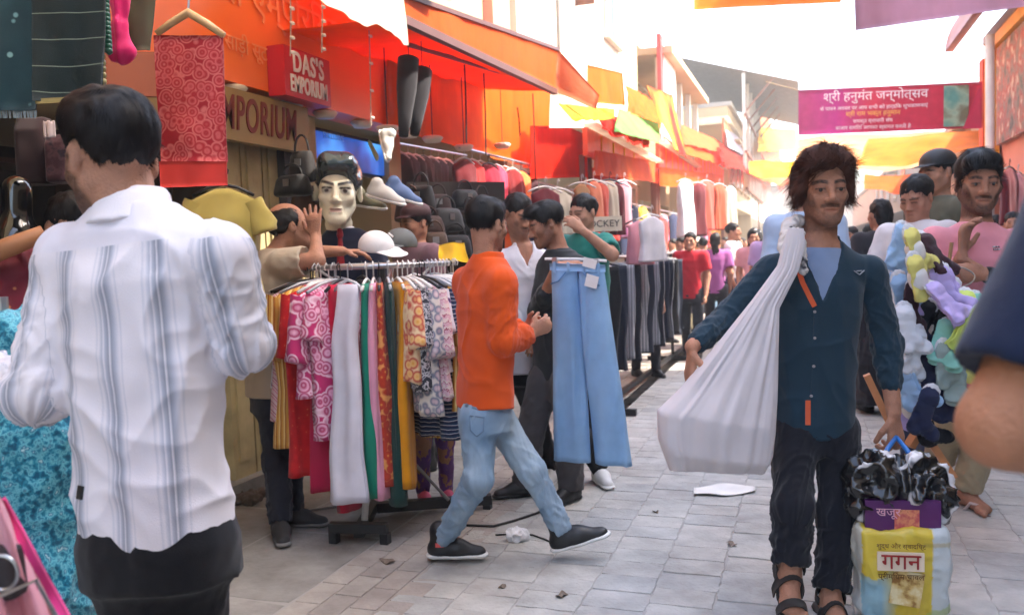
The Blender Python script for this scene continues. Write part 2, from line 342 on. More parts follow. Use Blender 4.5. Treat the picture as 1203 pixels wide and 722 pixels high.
def head(S_, R, o, sc=1., slim=0., nose=1., fine=True):
    T = lambda *p: A(o)+R @ (A(p)*sc); E = lambda c, r, k=.02, op=0, Q=None: S_.el(T(*c), [x*sc for x in r], R if Q is None else R @ Q, k*sc, op)
    E((0, .018, .035), (.0745, .094, .083), .03); E((0, -.034, -.028), (.058-slim, .056, .082), .035)
    for s in (-1, 1):
        S_.rc(T(s*(.053-slim), .005, -.052), T(s*.017, -.072, -.1), .02*sc, .016*sc, .035*sc)
        E((s*(.047-slim*.6), -.058, -.027), (.018, .02, .016), .03)
    E((0, -.075, -.1), (.02, .016, .016), .02)
    S_.rc(T(-.036, -.078, .014), T(.036, -.078, .014), .0115*sc, .0115*sc, .022*sc)
    if fine:
        for s in (-1, 1): E((s*.031, -.099, -.006), (.021, .015, .0135), .012, 1)
        S_.rc(T(0, -.086, .004), T(0, -.108*nose**.4, -.034), .0075*sc, .0105*sc, .014*sc); S_.el(T(0, -.106, -.037), [.0115*sc, .011*sc, .0095*sc], R, .008*sc)
        for s in (-1, 1):
            E((s*.0135, -.096, -.04), (.0085, .011, .0075), .006)
            E((s*.031, -.0795, -.006), (.0155, .0135, .0135), .006)
            E((s*.031, -.0985, -.0065), (.0125, .012, .0035), .003, 1)
            E((s*.0065, -.109, -.0475), (.004, .005, .003), .003, 1)
        S_.rc(T(-.018, -.088, -.0655), T(.018, -.088, -.0655), .0062*sc, .0062*sc, .008*sc); S_.rc(T(-.007, -.092, -.0645), T(.007, -.092, -.0645), .0062*sc, .0062*sc, .006*sc)
        S_.rc(T(-.015, -.088, -.0765), T(.015, -.088, -.0765), .0075*sc, .0075*sc, .008*sc)
        S_.rc(T(-.024, -.094, -.0705), T(.024, -.094, -.0705), .003*sc, .003*sc, .004*sc, 1)
    else:
        S_.rc(T(0, -.086, .004), T(0, -.108, -.036), .009*sc, .013*sc, .012*sc)
    for s in (-1, 1):
        Q = rot((0, 0, 1), s*.42) @ rot((1, 0, 0), -.18)
        E((s*.0775, .012, -.008), (.0085, .02, .031), .008, 0, Q)
        if fine: E((s*.0875, .004, -.004), (.006, .0105, .016), .005, 1, Q)
def face_cols(V, R, o, sc, skin, beard=0., mous=0., brow=1., seed=0, lips=(.62, .5, .52), hairc=(.012, .009, .008)):
    q = ((V-A(o)) @ R)/sc; x, y, z = np.abs(q[:, 0]), q[:, 1], q[:, 2]
    c = np.tile(A(skin, float), (len(V), 1)); inh = (np.linalg.norm(q, axis=1) < .17)
    def mix(m, col): 
        m = np.clip(m, 0, 1)[:, None]; c[:] = c*(1-m)+A(col)*m
    n = noise(q[:, 0]*260, q[:, 1]*260, q[:, 2]*260, seed); nb = noise(q[:, 0]*40, q[:, 1]*40, q[:, 2]*40, seed+3)
    sm = lambda e0, e1, t: np.clip((t-e0)/(e1-e0), 0, 1)**2*(3-2*np.clip((t-e0)/(e1-e0), 0, 1))
    front = inh*sm(-.03, -.06, y)
    mix(front*sm(.009, .0, np.abs(z+.071))*sm(.026, .016, x)*.85, A(skin)*A(lips))
    mix(front*sm(.016, .006, np.abs(z+.004))*sm(.024, .012, np.abs(x-.031))*.35, A(skin)*.45)
    zb = .0215-.25*np.abs(x-.03); mix(brow*front*sm(.008, .0035, np.abs(z-zb))*sm(.024, .019, np.abs(x-.031))*(.55+.6*n), A(hairc))
    mix(front*sm(.0035, .0015, np.abs(z-(-.0015-.1*np.abs(x-.031))))*sm(.018, .014, np.abs(x-.031))*.8*brow, A(hairc))
    if mous: mix(mous*front*sm(.008, .0045, np.abs(z+.0545+x*.1))*sm(.034, .026, x)*(.7+.4*n), A(hairc))
    if beard:
        zl = np.interp(x, [0, .018, .03, .042, .052, .062, .075], [-.086, -.082, -.07, -.052, -.025, .0, .01]); jaw = sm(zl+.01, zl-.008, z)*sm(.022, .005, y)
        mix(beard*inh*jaw*sm(-.15, -.128, z)*(.6+.45*n)*(.85+.2*nb), A(hairc))
    c *= (.92+.16*nb)[:, None]; return np.clip(c, 0, 1)
def eyes(par, base, R, o, sc, look=(0, -1, 0)):
    for s in (-1, 1):
        c = A(o)+R @ (A([s*.031, -.0795, -.0065])*sc); E = S(); E.el(c, [.0118*sc]*3)
        V, Q = E.mesh(.003*sc, .006); ey = link('eye', mesh_np('eye', V, Q, base=base), EYEW, par)
        d = unit(R @ (A([0, -1, 0])+A(look)*.5)); E = S(); E.el(c+d*.0075*sc, [.0068*sc]*3); V, Q = E.mesh(.002*sc, .005); link('iris', mesh_np('iris', V, Q, base=base), EYED, ey)
def hair(par, base, R, o, sc, prims, line, mat=None, n=1600, length=.035, width=.0022, mess=.15, lift=.25, h=.006, amp=.004, seed=1, whorl=(0, .05, .115), nscale=55, sub=(), grav=.0):
    mat = mat or HAIR; T = lambda p: A(o)+R @ (A(p)*sc); E = S()
    for c, r in prims: E.el(T(c), [x*sc for x in r], R, .02*sc)
    for c, r in sub: E.el(T(c), [x*sc for x in r], R, .01*sc, 1)
    ly = A([p[0] for p in line])*sc; lz = A([p[1] for p in line])*sc; oo = A(o)
    def below(x, y, z):
        yl = (x-oo[0])*R[0, 1]+(y-oo[1])*R[1, 1]+(z-oo[2])*R[2, 1]; zl = (x-oo[0])*R[0, 2]+(y-oo[1])*R[1, 2]+(z-oo[2])*R[2, 2]
        return (np.interp(yl, ly, lz)-zl).astype(np.float32)
    E.clipf(below); V, Q = E.mesh(h*sc, .01); N_ = vnorm(V, Q); q = ((V-oo) @ R)/sc
    d = noise(q[:, 0]*nscale, q[:, 1]*nscale*.5, q[:, 2]*nscale*.5, seed)-.5+.5*(noise(q[:, 0]*nscale*3, q[:, 1]*nscale, q[:, 2]*nscale, seed+1)-.5); V = V+N_*(d*amp*2)[:, None]
    ho = link('hair', mesh_np('hair', V, Q, base=base), mat, par)
    if n:
        rg = np.random.default_rng(seed); i = rg.integers(0, len(V), n); p = V[i].copy(); nn = N_[i]; wv = T(whorl)
        dr = p-wv; dr -= (dr*nn).sum(1, keepdims=True)*nn; dr /= np.maximum(np.linalg.norm(dr, axis=1, keepdims=True), 1e-6)
        cl = np.stack([noise(p[:, 0]*32+k*9, p[:, 1]*32, p[:, 2]*32, seed+k) for k in range(3)], 1)-.5; dr = dr+cl*mess*3.2+rg.normal(0, mess*.35, dr.shape); rows = []; st = length*sc/5*rg.uniform(.6, 1.25, (n, 1)); wd = width*sc*rg.uniform(.6, 1.3, (n, 1))
        for k in range(6):
            sd = np.cross(dr, nn); sd /= np.maximum(np.linalg.norm(sd, axis=1, keepdims=True), 1e-6); ww = wd*(1-k/5.2)
            rows += [p-sd*ww, p+sd*ww]; g = dr+nn*lift*(1-.45*k)+A([0, 0, -grav*k]); g /= np.maximum(np.linalg.norm(g, axis=1, keepdims=True), 1e-6); p = p+g*st
        W = np.stack(rows, 1).reshape(-1, 3); bq = np.arange(n)[:, None]*12
        F = np.concatenate([bq+A([2*k, 2*k+1, 2*k+3, 2*k+2]) for k in range(5)], 0)
        so_ = link('hair_strands', mesh_np('hair_strands', W, F, base=base), mat, ho); so_['kind'] = 'stuff'
    return ho
LINE_SHORT = [(-.12, .075), (-.085, .06), (-.05, .03), (-.035, -.005), (-.012, -.012), (.0, .012), (.03, .012), (.04, -.03), (.06, -.055), (.12, -.06)]
LINE_LONG = [(-.12, .05), (-.085, .045), (-.06, .015), (-.045, -.03), (.0, -.04), (.04, -.07), (.12, -.085)]
CAP = [((0, .02, .04), (.081, .1, .087))]
def two_collar(E, J, tf, L_):
    for a, b, k in ((.0, .036, .01), (.007, .03, .004)): E.loft(tf, J['neck'], [(-.045, 0, .004, .084+a, .08+a), (.0, 0, .004, .07+a, .068+a), (b, 0, -.004, .064+a*.6, .062+a*.6)], k, 2.)
def tframe(J):
    z = unit(J['neck']-J['pel']); x = J['shL']-J['shR']; x = unit(x-np.dot(x, z)*z); return np.stack([x, np.cross(z, x), z], 1)
def body(par, J, skin, sc=1., h=.006, fine=True, hands=True, feet=False, slim=0., nose=1., hand_kw=None, fc=None, seed=0, torso=True, girth=1.):
    b = J['base']; E = S(); R = J['hR']; o = J['head']; head(E, R, o, sc, slim, nose, fine); T = lambda *p: A(o)+R @ (A(p)*sc)
    tf = tframe(J); L_ = np.linalg.norm(J['neck']-J['pel'])
    E.rc(T(0, .026, -.05), J['neck']-tf[:, 2]*.03, .05*sc, .056*sc*girth, .03)
    if torso:
        g = girth
        E.loft(tf, J['pel'], [(-.06, 0, 0, .12*g, .085*g), (.2*L_, 0, 0, .115*g, .08*g), (.6*L_, 0, 0, .13*g, .09*g), (.88*L_, 0, .0, .13*g, .07*g), (1.0*L_, 0, 0, .06, .05)], .04)
        for s in 'LR': E.rc(J['neck']-tf[:, 2]*.045, J['sh'+s], .045, .045, .04)
    for s in 'LR':
        if 'el'+s in J: E.rc(J['sh'+s], J['el'+s], .048*g if torso else .048, .039, .02); E.rc(J['el'+s], J['wr'+s], .041, .0265, .02)
        if hands and s in (hand_kw or {}): hand(E, J['wr'+s], side=1 if s == 'L' else -1, sc=sc, **hand_kw[s])
        if 'kn'+s in J:
            E.rc(J['hip'+s], J['kn'+s], .07, .05, .02); E.rc(J['kn'+s], J['an'+s], .048, .034, .02)
            if feet:
                fr = frame(J['toe'+s], J.get('tup'+s, UP)); a = J['an'+s]; t = lambda x, y, z: a+fr @ A([x, y, z]); m = 1 if s == 'L' else -1
                E.rc(t(0, .03, -.055), t(0, -.02, -.03), .03, .034, .03); E.rc(t(0, 0, -.03), t(m*.008, -.12, -.062), .034, .03, .03, fl=fr[:, 2], fs=1.25)
                E.rc(t(0, .02, -.06), t(m*.005, -.12, -.068), .028, .036, .02, fl=fr[:, 2], fs=1.7)
                for i in range(5): x = m*(-.032+.0165*i); E.rc(t(x, -.13+.008*i, -.067), t(x*1.08, -.178+.012*i+(.012 if i == 0 else 0)*-1, -.07), .0115 if i else .0145, .0095 if i else .0135, .006)
    V, Q = E.mesh(h); c = face_cols(V, R, o, sc, skin, seed=seed, **(fc or {}))
    V = relax(V, Q, 1, .3)
    return link('body', mesh_np('body', V, Q, cols=c, base=b), SKIN, par)
def sleeve_segs(J, s, k): return [(J['sh'+s], J['el'+s], .07, .35*k, 1.0*k, .7, .045), (J['el'+s], J['wr'+s], .055, 1.0*k, .7*k, .7, .04)]
def shirt(par, J, mat, name='shirt', sl='long', slack=1., hem=-.1, h=.007, amp=.012, seed=1, collar=True, girth=1., extra=None, flare=1., cuff=1., tail=0., depth=1., cols=None, short=.62, shr=1., colr=.073, colz=(-.03, .04), nw=.085, yoke=0., vneck=None):
    b = J['base']; tf = tframe(J); L_ = np.linalg.norm(J['neck']-J['pel']); g = girth; E = S(); dd = depth
    E.loft(tf, J['pel'], [(hem-.02, 0, 0, .172*g*flare, .12*g*dd), (.12*L_, 0, 0, .165*g, .113*g*dd), (.45*L_, 0, 0, .168*g, .115*g*dd), (.74*L_, 0, 0, .18*g, .118*g*dd), (.9*L_, 0, .0, .158*g, .098*g), (1.01*L_, 0, .0, nw, .07)], .04)
    for s in 'LR':
        E.rc(J['neck']-tf[:, 2]*.05, J['sh'+s]-tf[:, 2]*.012, .052, .062*shr, .05)
        e, w_ = J['el'+s], J['wr'+s]; cf = cuff[s] if isinstance(cuff, dict) else cuff
        if sl == 'long': E.rc(J['sh'+s], e, .066*slack*shr, .057*slack, .03); E.rc(e, e+(w_-e)*.93*cf, .057*slack, .042*slack, .015)
        elif sl == 'short': E.rc(J['sh'+s], J['sh'+s]+(e-J['sh'+s])*short, .066*slack*shr, .068*slack, .03)
        elif sl == 'rolled': E.rc(J['sh'+s], e, .066*slack*shr, .056*slack, .03); E.rc(e, e+(w_-e)*.42*cf, .055*slack, .05*slack, .015); E.rc(e+(w_-e)*.32*cf, e+(w_-e)*.42*cf, .056*slack, .055*slack, .004)
    if sl == 'short':
        for s in 'LR':
            d = unit(J['el'+s]-J['sh'+s]); o = J['sh'+s]+(J['el'+s]-J['sh'+s])*short
            E.rc(o+d*.1, o+d*.2, .1*slack, .1*slack, .004, 1)
    if collar:
        E.loft(tf, J['neck'], [(colz[0], 0, .002, colr+.012, colr+.01), (0, 0, .0, colr, colr), (colz[1], 0, -.006, colr-.008, colr-.006)], .012, 2.)
    if extra: extra(E, J, tf, L_)
    po = J['pel']
    if tail:
        def f(x, y, z):
            q = [(x-po[0])*tf[0, i]+(y-po[1])*tf[1, i]+(z-po[2])*tf[2, i] for i in (0, 2)]
            return (hem+tail*np.minimum((q[0]/(.15*g))**2, 1.)-q[1]).astype(np.float32)
        E.clipf(lambda x, y, z: np.where(((x-po[0])*tf[0, 0]+(y-po[1])*tf[1, 0]+(z-po[2])*tf[2, 0])**2 < (.2*g)**2, f(x, y, z), -.05))
    if vneck:
        nk = J['neck']; vz = A([q[0] for q in vneck]); vw = A([q[1] for q in vneck])
        def vf(x, y, z):
            q = [(x-nk[0])*tf[0, i]+(y-nk[1])*tf[1, i]+(z-nk[2])*tf[2, i] for i in range(3)]
            return np.where(q[1] < -.015, np.interp(q[2], vz, vw, -.05)-np.abs(q[0]+.004), -.05).astype(np.float32)
        E.clipf(vf)
    V, Q = E.mesh(h); N_ = vnorm(V, Q); segs = []
    for s in 'LR': segs += sleeve_segs(J, s, 1.)
    best, bi, bt, ba = limb_coords(V, [q[:3] for q in segs]); q = (V-po) @ tf
    inn = np.maximum(np.abs(q[:, 0])/(.17*g), np.abs(q[:, 1])/(.12*g)); ts = np.clip((inn-best)*4+.3, 0, 1); ts[q[:, 2] > L_*.97] = 0
    V1 = wrinkle(V, N_, segs, seed, amp*1.25); V2 = drape(V, N_, tf, po, seed+9, amp, mask=np.clip((q[:, 2]-hem)/.14, .03, 1)*np.clip((L_*1.02-q[:, 2])/.12, .08, 1))
    V = relax(V1*ts[:, None]+V2*(1-ts[:, None]), Q, 1, .45)
    rr = np.where(bi % 2 == 0, .065, .055); su = np.where(ts > .5, ba*rr+.02+(bi >= 2)*.04, q[:, 0]+q[:, 1]*.25)
    cc = cols(V, q, ts, L_) if cols else None
    return link(name, mesh_np(name, V, Q, attrs={'su': su, 'sv': q[:, 2]/L_, 'sl': ts}, base=b, cols=cc), mat, par)
def trousers(par, J, mat, h=.008, amp=.012, seed=3, girth=1., r=(.09, .068, .055), name='trousers', cut=1., top=.03, stack=1.):
    b = J['base']; tf = tframe(J); E = S(); g = girth
    E.loft(tf, J['pel'], [(-.16, 0, 0, .15*g, .11*g), (-.08, 0, 0, .155*g, .115*g), (-.04, 0, 0, .14*g, .1*g), (top, 0, 0, .12*g, .085*g)], .08)
    segs = []
    for s in 'LR':
        a = J['kn'+s]+(J['an'+s]-J['kn'+s])*cut
        E.rc(J['hip'+s], J['kn'+s], r[0]*g, r[1]*g, .04); E.rc(J['kn'+s], a, r[1]*g, r[2]*g, .03)
        d = unit(a-J['kn'+s]); E.rc(a+d*(r[2]*g*1.5+.0), a+d*.25, r[2]*g*1.5, r[2]*g*1.6, .004, 1)
        segs += [(J['hip'+s], J['kn'+s], .09, .5, .9, .8, .07), (J['kn'+s], a, .07, .9, 1.0*stack, .6, .05)]
    V, Q = E.mesh(h); N_ = vnorm(V, Q); V = wrinkle(V, N_, segs, seed, amp); best, bi, bt, ba = limb_coords(V, [q[:3] for q in segs])
    return link(name, mesh_np(name, V, Q, base=b, attrs={'su': ba, 'sv': bt+(bi % 2)}), mat, par)
def shoe(par, J, s, mat, smat, h=.006, high=.0, name='shoe', size=1., tongue=True):
    b = J['base']; fr = frame(J['toe'+s], J.get('tup'+s, UP)); a = J['an'+s]; t = lambda x, y, z: a+fr @ (A([x, y, z])*size); k = size
    E = S(); E.rc(t(0, .035, -.045), t(0, -.06, -.04), .04*k, .042*k, .03); E.rc(t(0, -.05, -.045), t(0, -.155, -.06), .04*k, .033*k, .03, fl=fr[:, 2], fs=1.15)
    E.rc(t(0, .015, -.04), t(0, .02, .005+high), .042*k, .041*k, .02); E.rc(t(0, -.03, -.01), t(0, -.1, -.045), .02*k, .022*k, .02)
    E.clip(-fr[:, 2], t(0, 0, -.07)); V, Q = E.mesh(h); o = link(name, mesh_np(name, V, Q, base=b), mat, par)
    E = S(); E.rc(t(0, .04, -.072), t(0, -.06, -.07), .041*k, .04*k, .02, fl=fr[:, 2], fs=2.4); E.rc(t(0, -.06, -.07), t(0, -.16, -.069), .04*k, .039*k, .02, fl=fr[:, 2], fs=2.6)
    V, Q = E.mesh(h); link('sole', mesh_np('sole', V, Q, base=b), smat, o)
    if tongue:
        m = MB()
        for i in range(4):
            y = -.055-.02*i; m.tube([t(-.022, y, -.012-.011*i), t(0, y-.004, -.004-.012*i), t(.022, y, -.012-.011*i)], .0028*k, 5)
        m.build('laces', smat, o, base=b)
    return o
# ---------------------------------------------------------------- ground and paving
def ground_mat():
    m = plain('ground_concrete', (158, 154, 149), rough=.95, bump=.5, bscale=25, var=.2, vscale=1.3); return m
g = MB().box((-60, -25, -.3), (60, 260, -.0045)).build('ground', ground_mat()); tag(g, kind='structure')
pav = bpy.data.objects.new('paving', None); COL.objects.link(pav); tag(pav, kind='structure')
stone = []
for i, c in enumerate(((184, 182, 176), (181, 179, 174), (188, 185, 178), (183, 180, 174), (178, 177, 173), (186, 182, 175))): stone.append(plain('paver_grey_%d' % i, c, rough=.9, bump=.6, bscale=45, var=.16, vscale=7))
pinkst = [plain('paver_pink_%d' % i, c, rough=.9, bump=.6, bscale=45, var=.16, vscale=7) for i, c in enumerate(((174, 163, 153), (168, 159, 151), (177, 169, 160)))]
slabm = [plain('slab_%d' % i, c, rough=.95, bump=.6, bscale=30, var=.22, vscale=3) for i, c in enumerate(((164, 160, 154), (157, 154, 148), (169, 165, 158)))]
for m_ in stone+pinkst+slabm: weather(m_, .62, 1.1); weather(m_, .4, 6., 9.)
for m_ in slabm: weather(m_, .5, 3.5, 4.)
def paver_mesh(wd, ln, seed, mat, wav=.006):
    r = random.Random(seed); m = MB(); n = 4; pts = []
    cs = [(-wd/2, -ln/2), (wd/2, -ln/2), (wd/2, ln/2), (-wd/2, ln/2)]
    for k in range(4):
        a, b = A(cs[k]), A(cs[(k+1) % 4]); nn = unit([-(b-a)[1], (b-a)[0]])
        for j in range(n):
            p = a+(b-a)*(j/n)
            if j: p = p+nn*r.uniform(-wav, wav)
            else: p = p*(1-.02)
            pts.append(p)
    M = len(pts); top = [(p[0]*.98, p[1]*.98, .0) for p in pts]; mid = [(p[0], p[1], -.004) for p in pts]; bot = [(p[0], p[1], -.035) for p in pts]
    m.add(top+mid+bot, [tuple(range(M))]+[(i, M+i, M+(i+1) % M, (i+1) % M) for i in range(M)]+[(M+i, 2*M+i, 2*M+(i+1) % M, M+(i+1) % M) for i in range(M)])
    me = bpy.data.meshes.new('paver'); me.from_pydata(m.v, [], m.f); me.update(); me.materials.append(mat); return me
CW, CL = .245, .162
pm = [paver_mesh(CW-.003, CL-.003, i, stone[i % 6]) for i in range(18)]
pp = [paver_mesh(.118, .198, i, pinkst[i % 3], .002) for i in range(6)]
sm_ = [paver_mesh(.59, .79, i, slabm[i % 3], .004) for i in range(6)]
def project(p):
    q = CR.T @ (A(p)-CO)
    return (601.5+FPX*q[0]/-q[2], 361-FPX*q[1]/-q[2], -q[2]) if q[2] < -.3 else None
cand = []
r5 = random.Random(5)
for i in range(-6, 20):
    x = -1.08+CW*i; off = CL/2 if i % 2 else 0
    for j in range(5, 230):
        y = j*CL+off*1.0+r5.uniform(-.008, .008); cand.append((x+CW/2, y, 0, pm[r5.randrange(18)], CW*CL))
for i in range(3):
    for j in range(4, 120): cand.append((-1.09-.06-.122*i-CW*0-1.5+.02, (j+.5*(i % 2))*.202, 0, pp[r5.randrange(6)], .024)) if False else None
cand = [c for c in cand if c[0] > -1.45]
for i in range(4):
    for j in range(4, 100): cand.append((-1.52-.122*i, (j+.5*(i % 2))*.202, 0, pp[r5.randrange(6)], .024))
for i in range(3):
    for j in range(1, 30): cand.append((-1.95-.30-.6*i, (j+.37*i)*.8, -.002, sm_[r5.randrange(6)], .47))
seen = []; rest = []
for c in cand:
    q = project((c[0], c[1], 0))
    if q is None or not (-120 < q[0] < 1320 and 300 < q[1] < 800): 
        if q is not None and c[1] < 12: rest.append(c)
        continue
    seen.append((c[4]*CAMZ/q[2]**3, c))
seen.sort(key=lambda t: -t[0]); keep = [c for _, c in seen[:300]]; rest += [c for _, c in seen[300:]]
for c in keep:
    o = bpy.data.objects.new('paver', c[3]); COL.objects.link(o); o.parent = pav; o.location = (c[0], c[1], c[2]+r5.uniform(-.0015, .001)); o.rotation_euler = (r5.uniform(-.005, .005), r5.uniform(-.005, .005), r5.choice((0, math.pi))+r5.uniform(-.01, .01))
V = []; F = []; MI = []; mats = stone+pinkst+slabm
for c in rest:
    me = c[3]; b = len(V); V += [(v.co.x+c[0], v.co.y+c[1], v.co.z+c[2]+r5.uniform(-.001, .001)*0) for v in me.vertices]
    k = mats.index(me.materials[0])
    for p in me.polygons: F.append([b+i for i in p.vertices]); MI.append(k)
me = bpy.data.meshes.new('far_pavers'); me.from_pydata(V, [], F)
for m_ in mats: me.materials.append(m_)
me.polygons.foreach_set('material_index', MI); me.update()
o = link('far_pavers', me, None, pav); o['kind'] = 'stuff'
# ---------------------------------------------------------------- cloth sheets
def tarp(name, mat, cor, parent=None, base=None, nu=24, nv=12, amp=.03, seed=0, sag=.0, th=.004, label=None, cat=None, group=None, lam=.25):
    """four corners in order: top-left, top-right, bottom-right, bottom-left"""
    a, b, c, d = [A(q) for q in cor]; n = unit(np.cross(b-a, d-a)); W = np.linalg.norm(b-a); H = np.linalg.norm(d-a)
    def fn(u, v):
        p = a*(1-u)*(1-v)+b*u*(1-v)+c*u*v+d*(1-u)*v
        f = float(noise(A(u*W/lam), A(v*H/lam*.35), A(seed*3.7), seed))-.5+.4*(float(noise(A(u*W/lam*2.6), A(v*H/lam*1.4), A(seed*1.3+5), seed+2))-.5)
        return p+n*f*amp*(.35+.65*v)-UP*sag*math.sin(math.pi*u)*math.sin(math.pi*min(v+.15, 1))
    base = base if base is not None else (a+b+c+d)/4
    o = MB().sheet(fn, nu, nv, th).build(name, mat, parent, base=base, smooth=True, loc=None if parent else base)
    return tag(o, label, cat, group)
def text(name, s, mat, parent, R, o, size, base, ext=.004, align='CENTER', shear=0., sx=1., bold=0.):
    cu = bpy.data.curves.new(name, 'FONT'); cu.body = s; cu.size = size; cu.extrude = ext; cu.align_x = align; cu.align_y = 'CENTER'; cu.shear = shear; cu.offset = bold; cu.space_character = 1+bold*36
    ob = bpy.data.objects.new('tmp', cu); COL.objects.link(ob); dg = bpy.context.evaluated_depsgraph_get(); me = bpy.data.meshes.new_from_object(ob.evaluated_get(dg)); bpy.data.objects.remove(ob)
    n = len(me.vertices); c = np.empty(n*3, np.float32); me.vertices.foreach_get('co', c); c = c.reshape(-1, 3); c[:, 0] *= sx; c = c @ np.asarray(R, np.float32).T+np.asarray(A(o)-A(base), np.float32); me.vertices.foreach_set('co', c.ravel()); me.update()
    me.materials.clear(); me.materials.append(mat); return link(name, me, None, parent)
RS = np.stack([A([0, 1., 0]), A([0, 0, 1.]), A([1., 0, 0])], 1)      # lettering that faces the street from its left side (reads along +Y)
RC = np.stack([A([1., 0, 0]), A([0, 0, 1.]), A([0, -1., 0])], 1)      # lettering that faces down the street to the camera
# ---------------------------------------------------------------- buildings
WHITEW = plain('limewash_white', (196, 190, 178), rough=.9, bump=.3, bscale=20, var=.07, vscale=1.2)
CREAMW = plain('cream_plaster', (178, 156, 122), rough=.9, bump=.3, bscale=20, var=.1, vscale=1.2)
PINKW = plain('pink_plaster', (208, 140, 120), rough=.9, bump=.3, bscale=20, var=.1, vscale=1.5)
GREYW = plain('grey_plaster', (150, 145, 138), rough=.9, bump=.3, bscale=20, var=.12, vscale=1.5)
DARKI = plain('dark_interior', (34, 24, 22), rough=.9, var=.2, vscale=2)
GLASS = plain('window_glass', (48, 56, 62), rough=.12, var=.1); FRAMEW = plain('window_frame', (180, 160, 130), rough=.6); RUST = plain('rusty_iron', (112, 66, 48), rough=.8, var=.3, vscale=14)
def building(label, x0, x1, y0, y1, h, mat, wins=(), side=1, extra=None, open_to=0.):
    """x1 is the street face; ground floor open to height open_to"""
    b = A([(x0+x1)/2, (y0+y1)/2, 0]); r = empty('building', b, label, 'building'); xi, xo = min(x0, x1), max(x0, x1)
    MB().box((xi, y0, open_to), (xo, y1, h)).build('wall', mat, r, base=b)
    MB().box((xi-.1, y0-.02, h+.003), (xo+.12, y1+.02, h+.14)).build('roof', GREYW, r, base=b)
    if open_to:
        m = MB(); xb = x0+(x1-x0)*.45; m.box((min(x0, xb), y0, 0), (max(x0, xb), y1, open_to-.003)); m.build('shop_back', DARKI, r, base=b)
        for k, yy in enumerate((y0, y1-.22)): MB().box((min(xb, x1)+.003, yy, 0), (max(xb, x1)-.003, yy+.22, open_to-.003)).build('pier', mat, r, base=b)
    for (ya, yb, za, zb) in wins:
        sx = 1 if x1 > x0 else -1
        wn = MB().box((min(x1, x1+sx*.03), ya, za), (max(x1, x1+sx*.03), yb, zb)).build('window', FRAMEW, r, base=b); m = MB()
        for k in range(2):
            yy = ya+.05+(yb-ya-.05)*k/2; MB().box((min(x1+sx*.028, x1+sx*.04), yy, za+.06), (max(x1+sx*.028, x1+sx*.04), yy+(yb-ya-.15)/2, zb-.06)).build('pane', GLASS, wn, base=b)
        MB().box((min(x1, x1+sx*.12), ya-.06, za-.06), (max(x1, x1+sx*.12), yb+.06, za-.003)).build('sill', mat, wn, base=b)
        MB().box((min(x1, x1+sx*.3), ya-.1, zb+.05), (max(x1, x1+sx*.3), yb+.1, zb+.11)).build('sunshade', mat, wn, base=b)
    if extra: extra(r, b)
    return r
building('cream emporium building over the orange signboard', -8.5, -3.25, -9, 6.6, 6.2, CREAMW, [(1, 2.2, 3.7, 5), (4.2, 5.6, 4.2, 5.4)], open_to=2.36)
def b2(r, b): MB().box((-3.5, 9.4, 3.6), (-3.38, 10.0, 6.3)).build('pink_panel', PINKW, r, base=b)
building('beige building with pink upper panel behind the orange awning', -9, -3.5, 6.62, 10.3, 7.4, CREAMW, [(7.2, 8.4, 4.2, 5.6)], open_to=2.5, extra=b2)
def b3(r, b):
    MB().tube([(-3.3, 11.9, 2.9), (-3.3, 11.9, 6.6)], .03, 8).build('drain_pipe', plain('pipe_grey', (120, 112, 104)), r, base=b)
    MB().box((-3.4, 13.3, 5.2), (-3.1, 13.36, 5.5)).build('bracket', RUST, r, base=b)
building('tall plain white building behind yellow and green awnings', -10, -3.4, 10.32, 18.2, 8.6, WHITEW, [(15.3, 16.5, 5.2, 6.8)], open_to=2.6, extra=b3)
def b4(r, b):
    MB().box((-4.05, 18.26, 2.7), (-3.45, 18.75, 7.0)).build('column', CREAMW, r, base=b)
    MB().box((-4.00, 19.3, 3.4), (-3.05, 26.4, 3.55)).build('balcony_floor', WHITEW, r, base=b)
    for k in range(5): MB().box((-3.17, 19.4+k*1.7, 3.553), (-3.05, 19.55+k*1.7, 5.6)).build('balcony_post', WHITEW, r, base=b)
    MB().box((-3.11, 19.3, 3.9), (-3.07, 26.4, 4.35)).build('balcony_rail', WHITEW, r, base=b)
    MB().box((-4.15, 19.2, 5.63), (-2.75, 26.6, 5.78)).build('balcony_roof', CREAMW, r, base=b)
    MB().box((-3.05, 19.35, 4.3), (-2.97, 21.2, 5.9)).build('hoarding', plain('hoarding_white', (225, 222, 220)), r, base=b)
    MB().box((-3.05, 18.95, 4.2), (-2.96, 19.33, 6.0)).build('red_panel', plain('panel_red', (196, 52, 50)), r, base=b)
building('cream building with pillared balcony and red panel', -10, -4.05, 18.22, 27, 6.4, CREAMW, [(20.5, 21.6, 3.9, 5.2), (23, 24.2, 3.9, 5.2)], open_to=2.6, extra=b4)
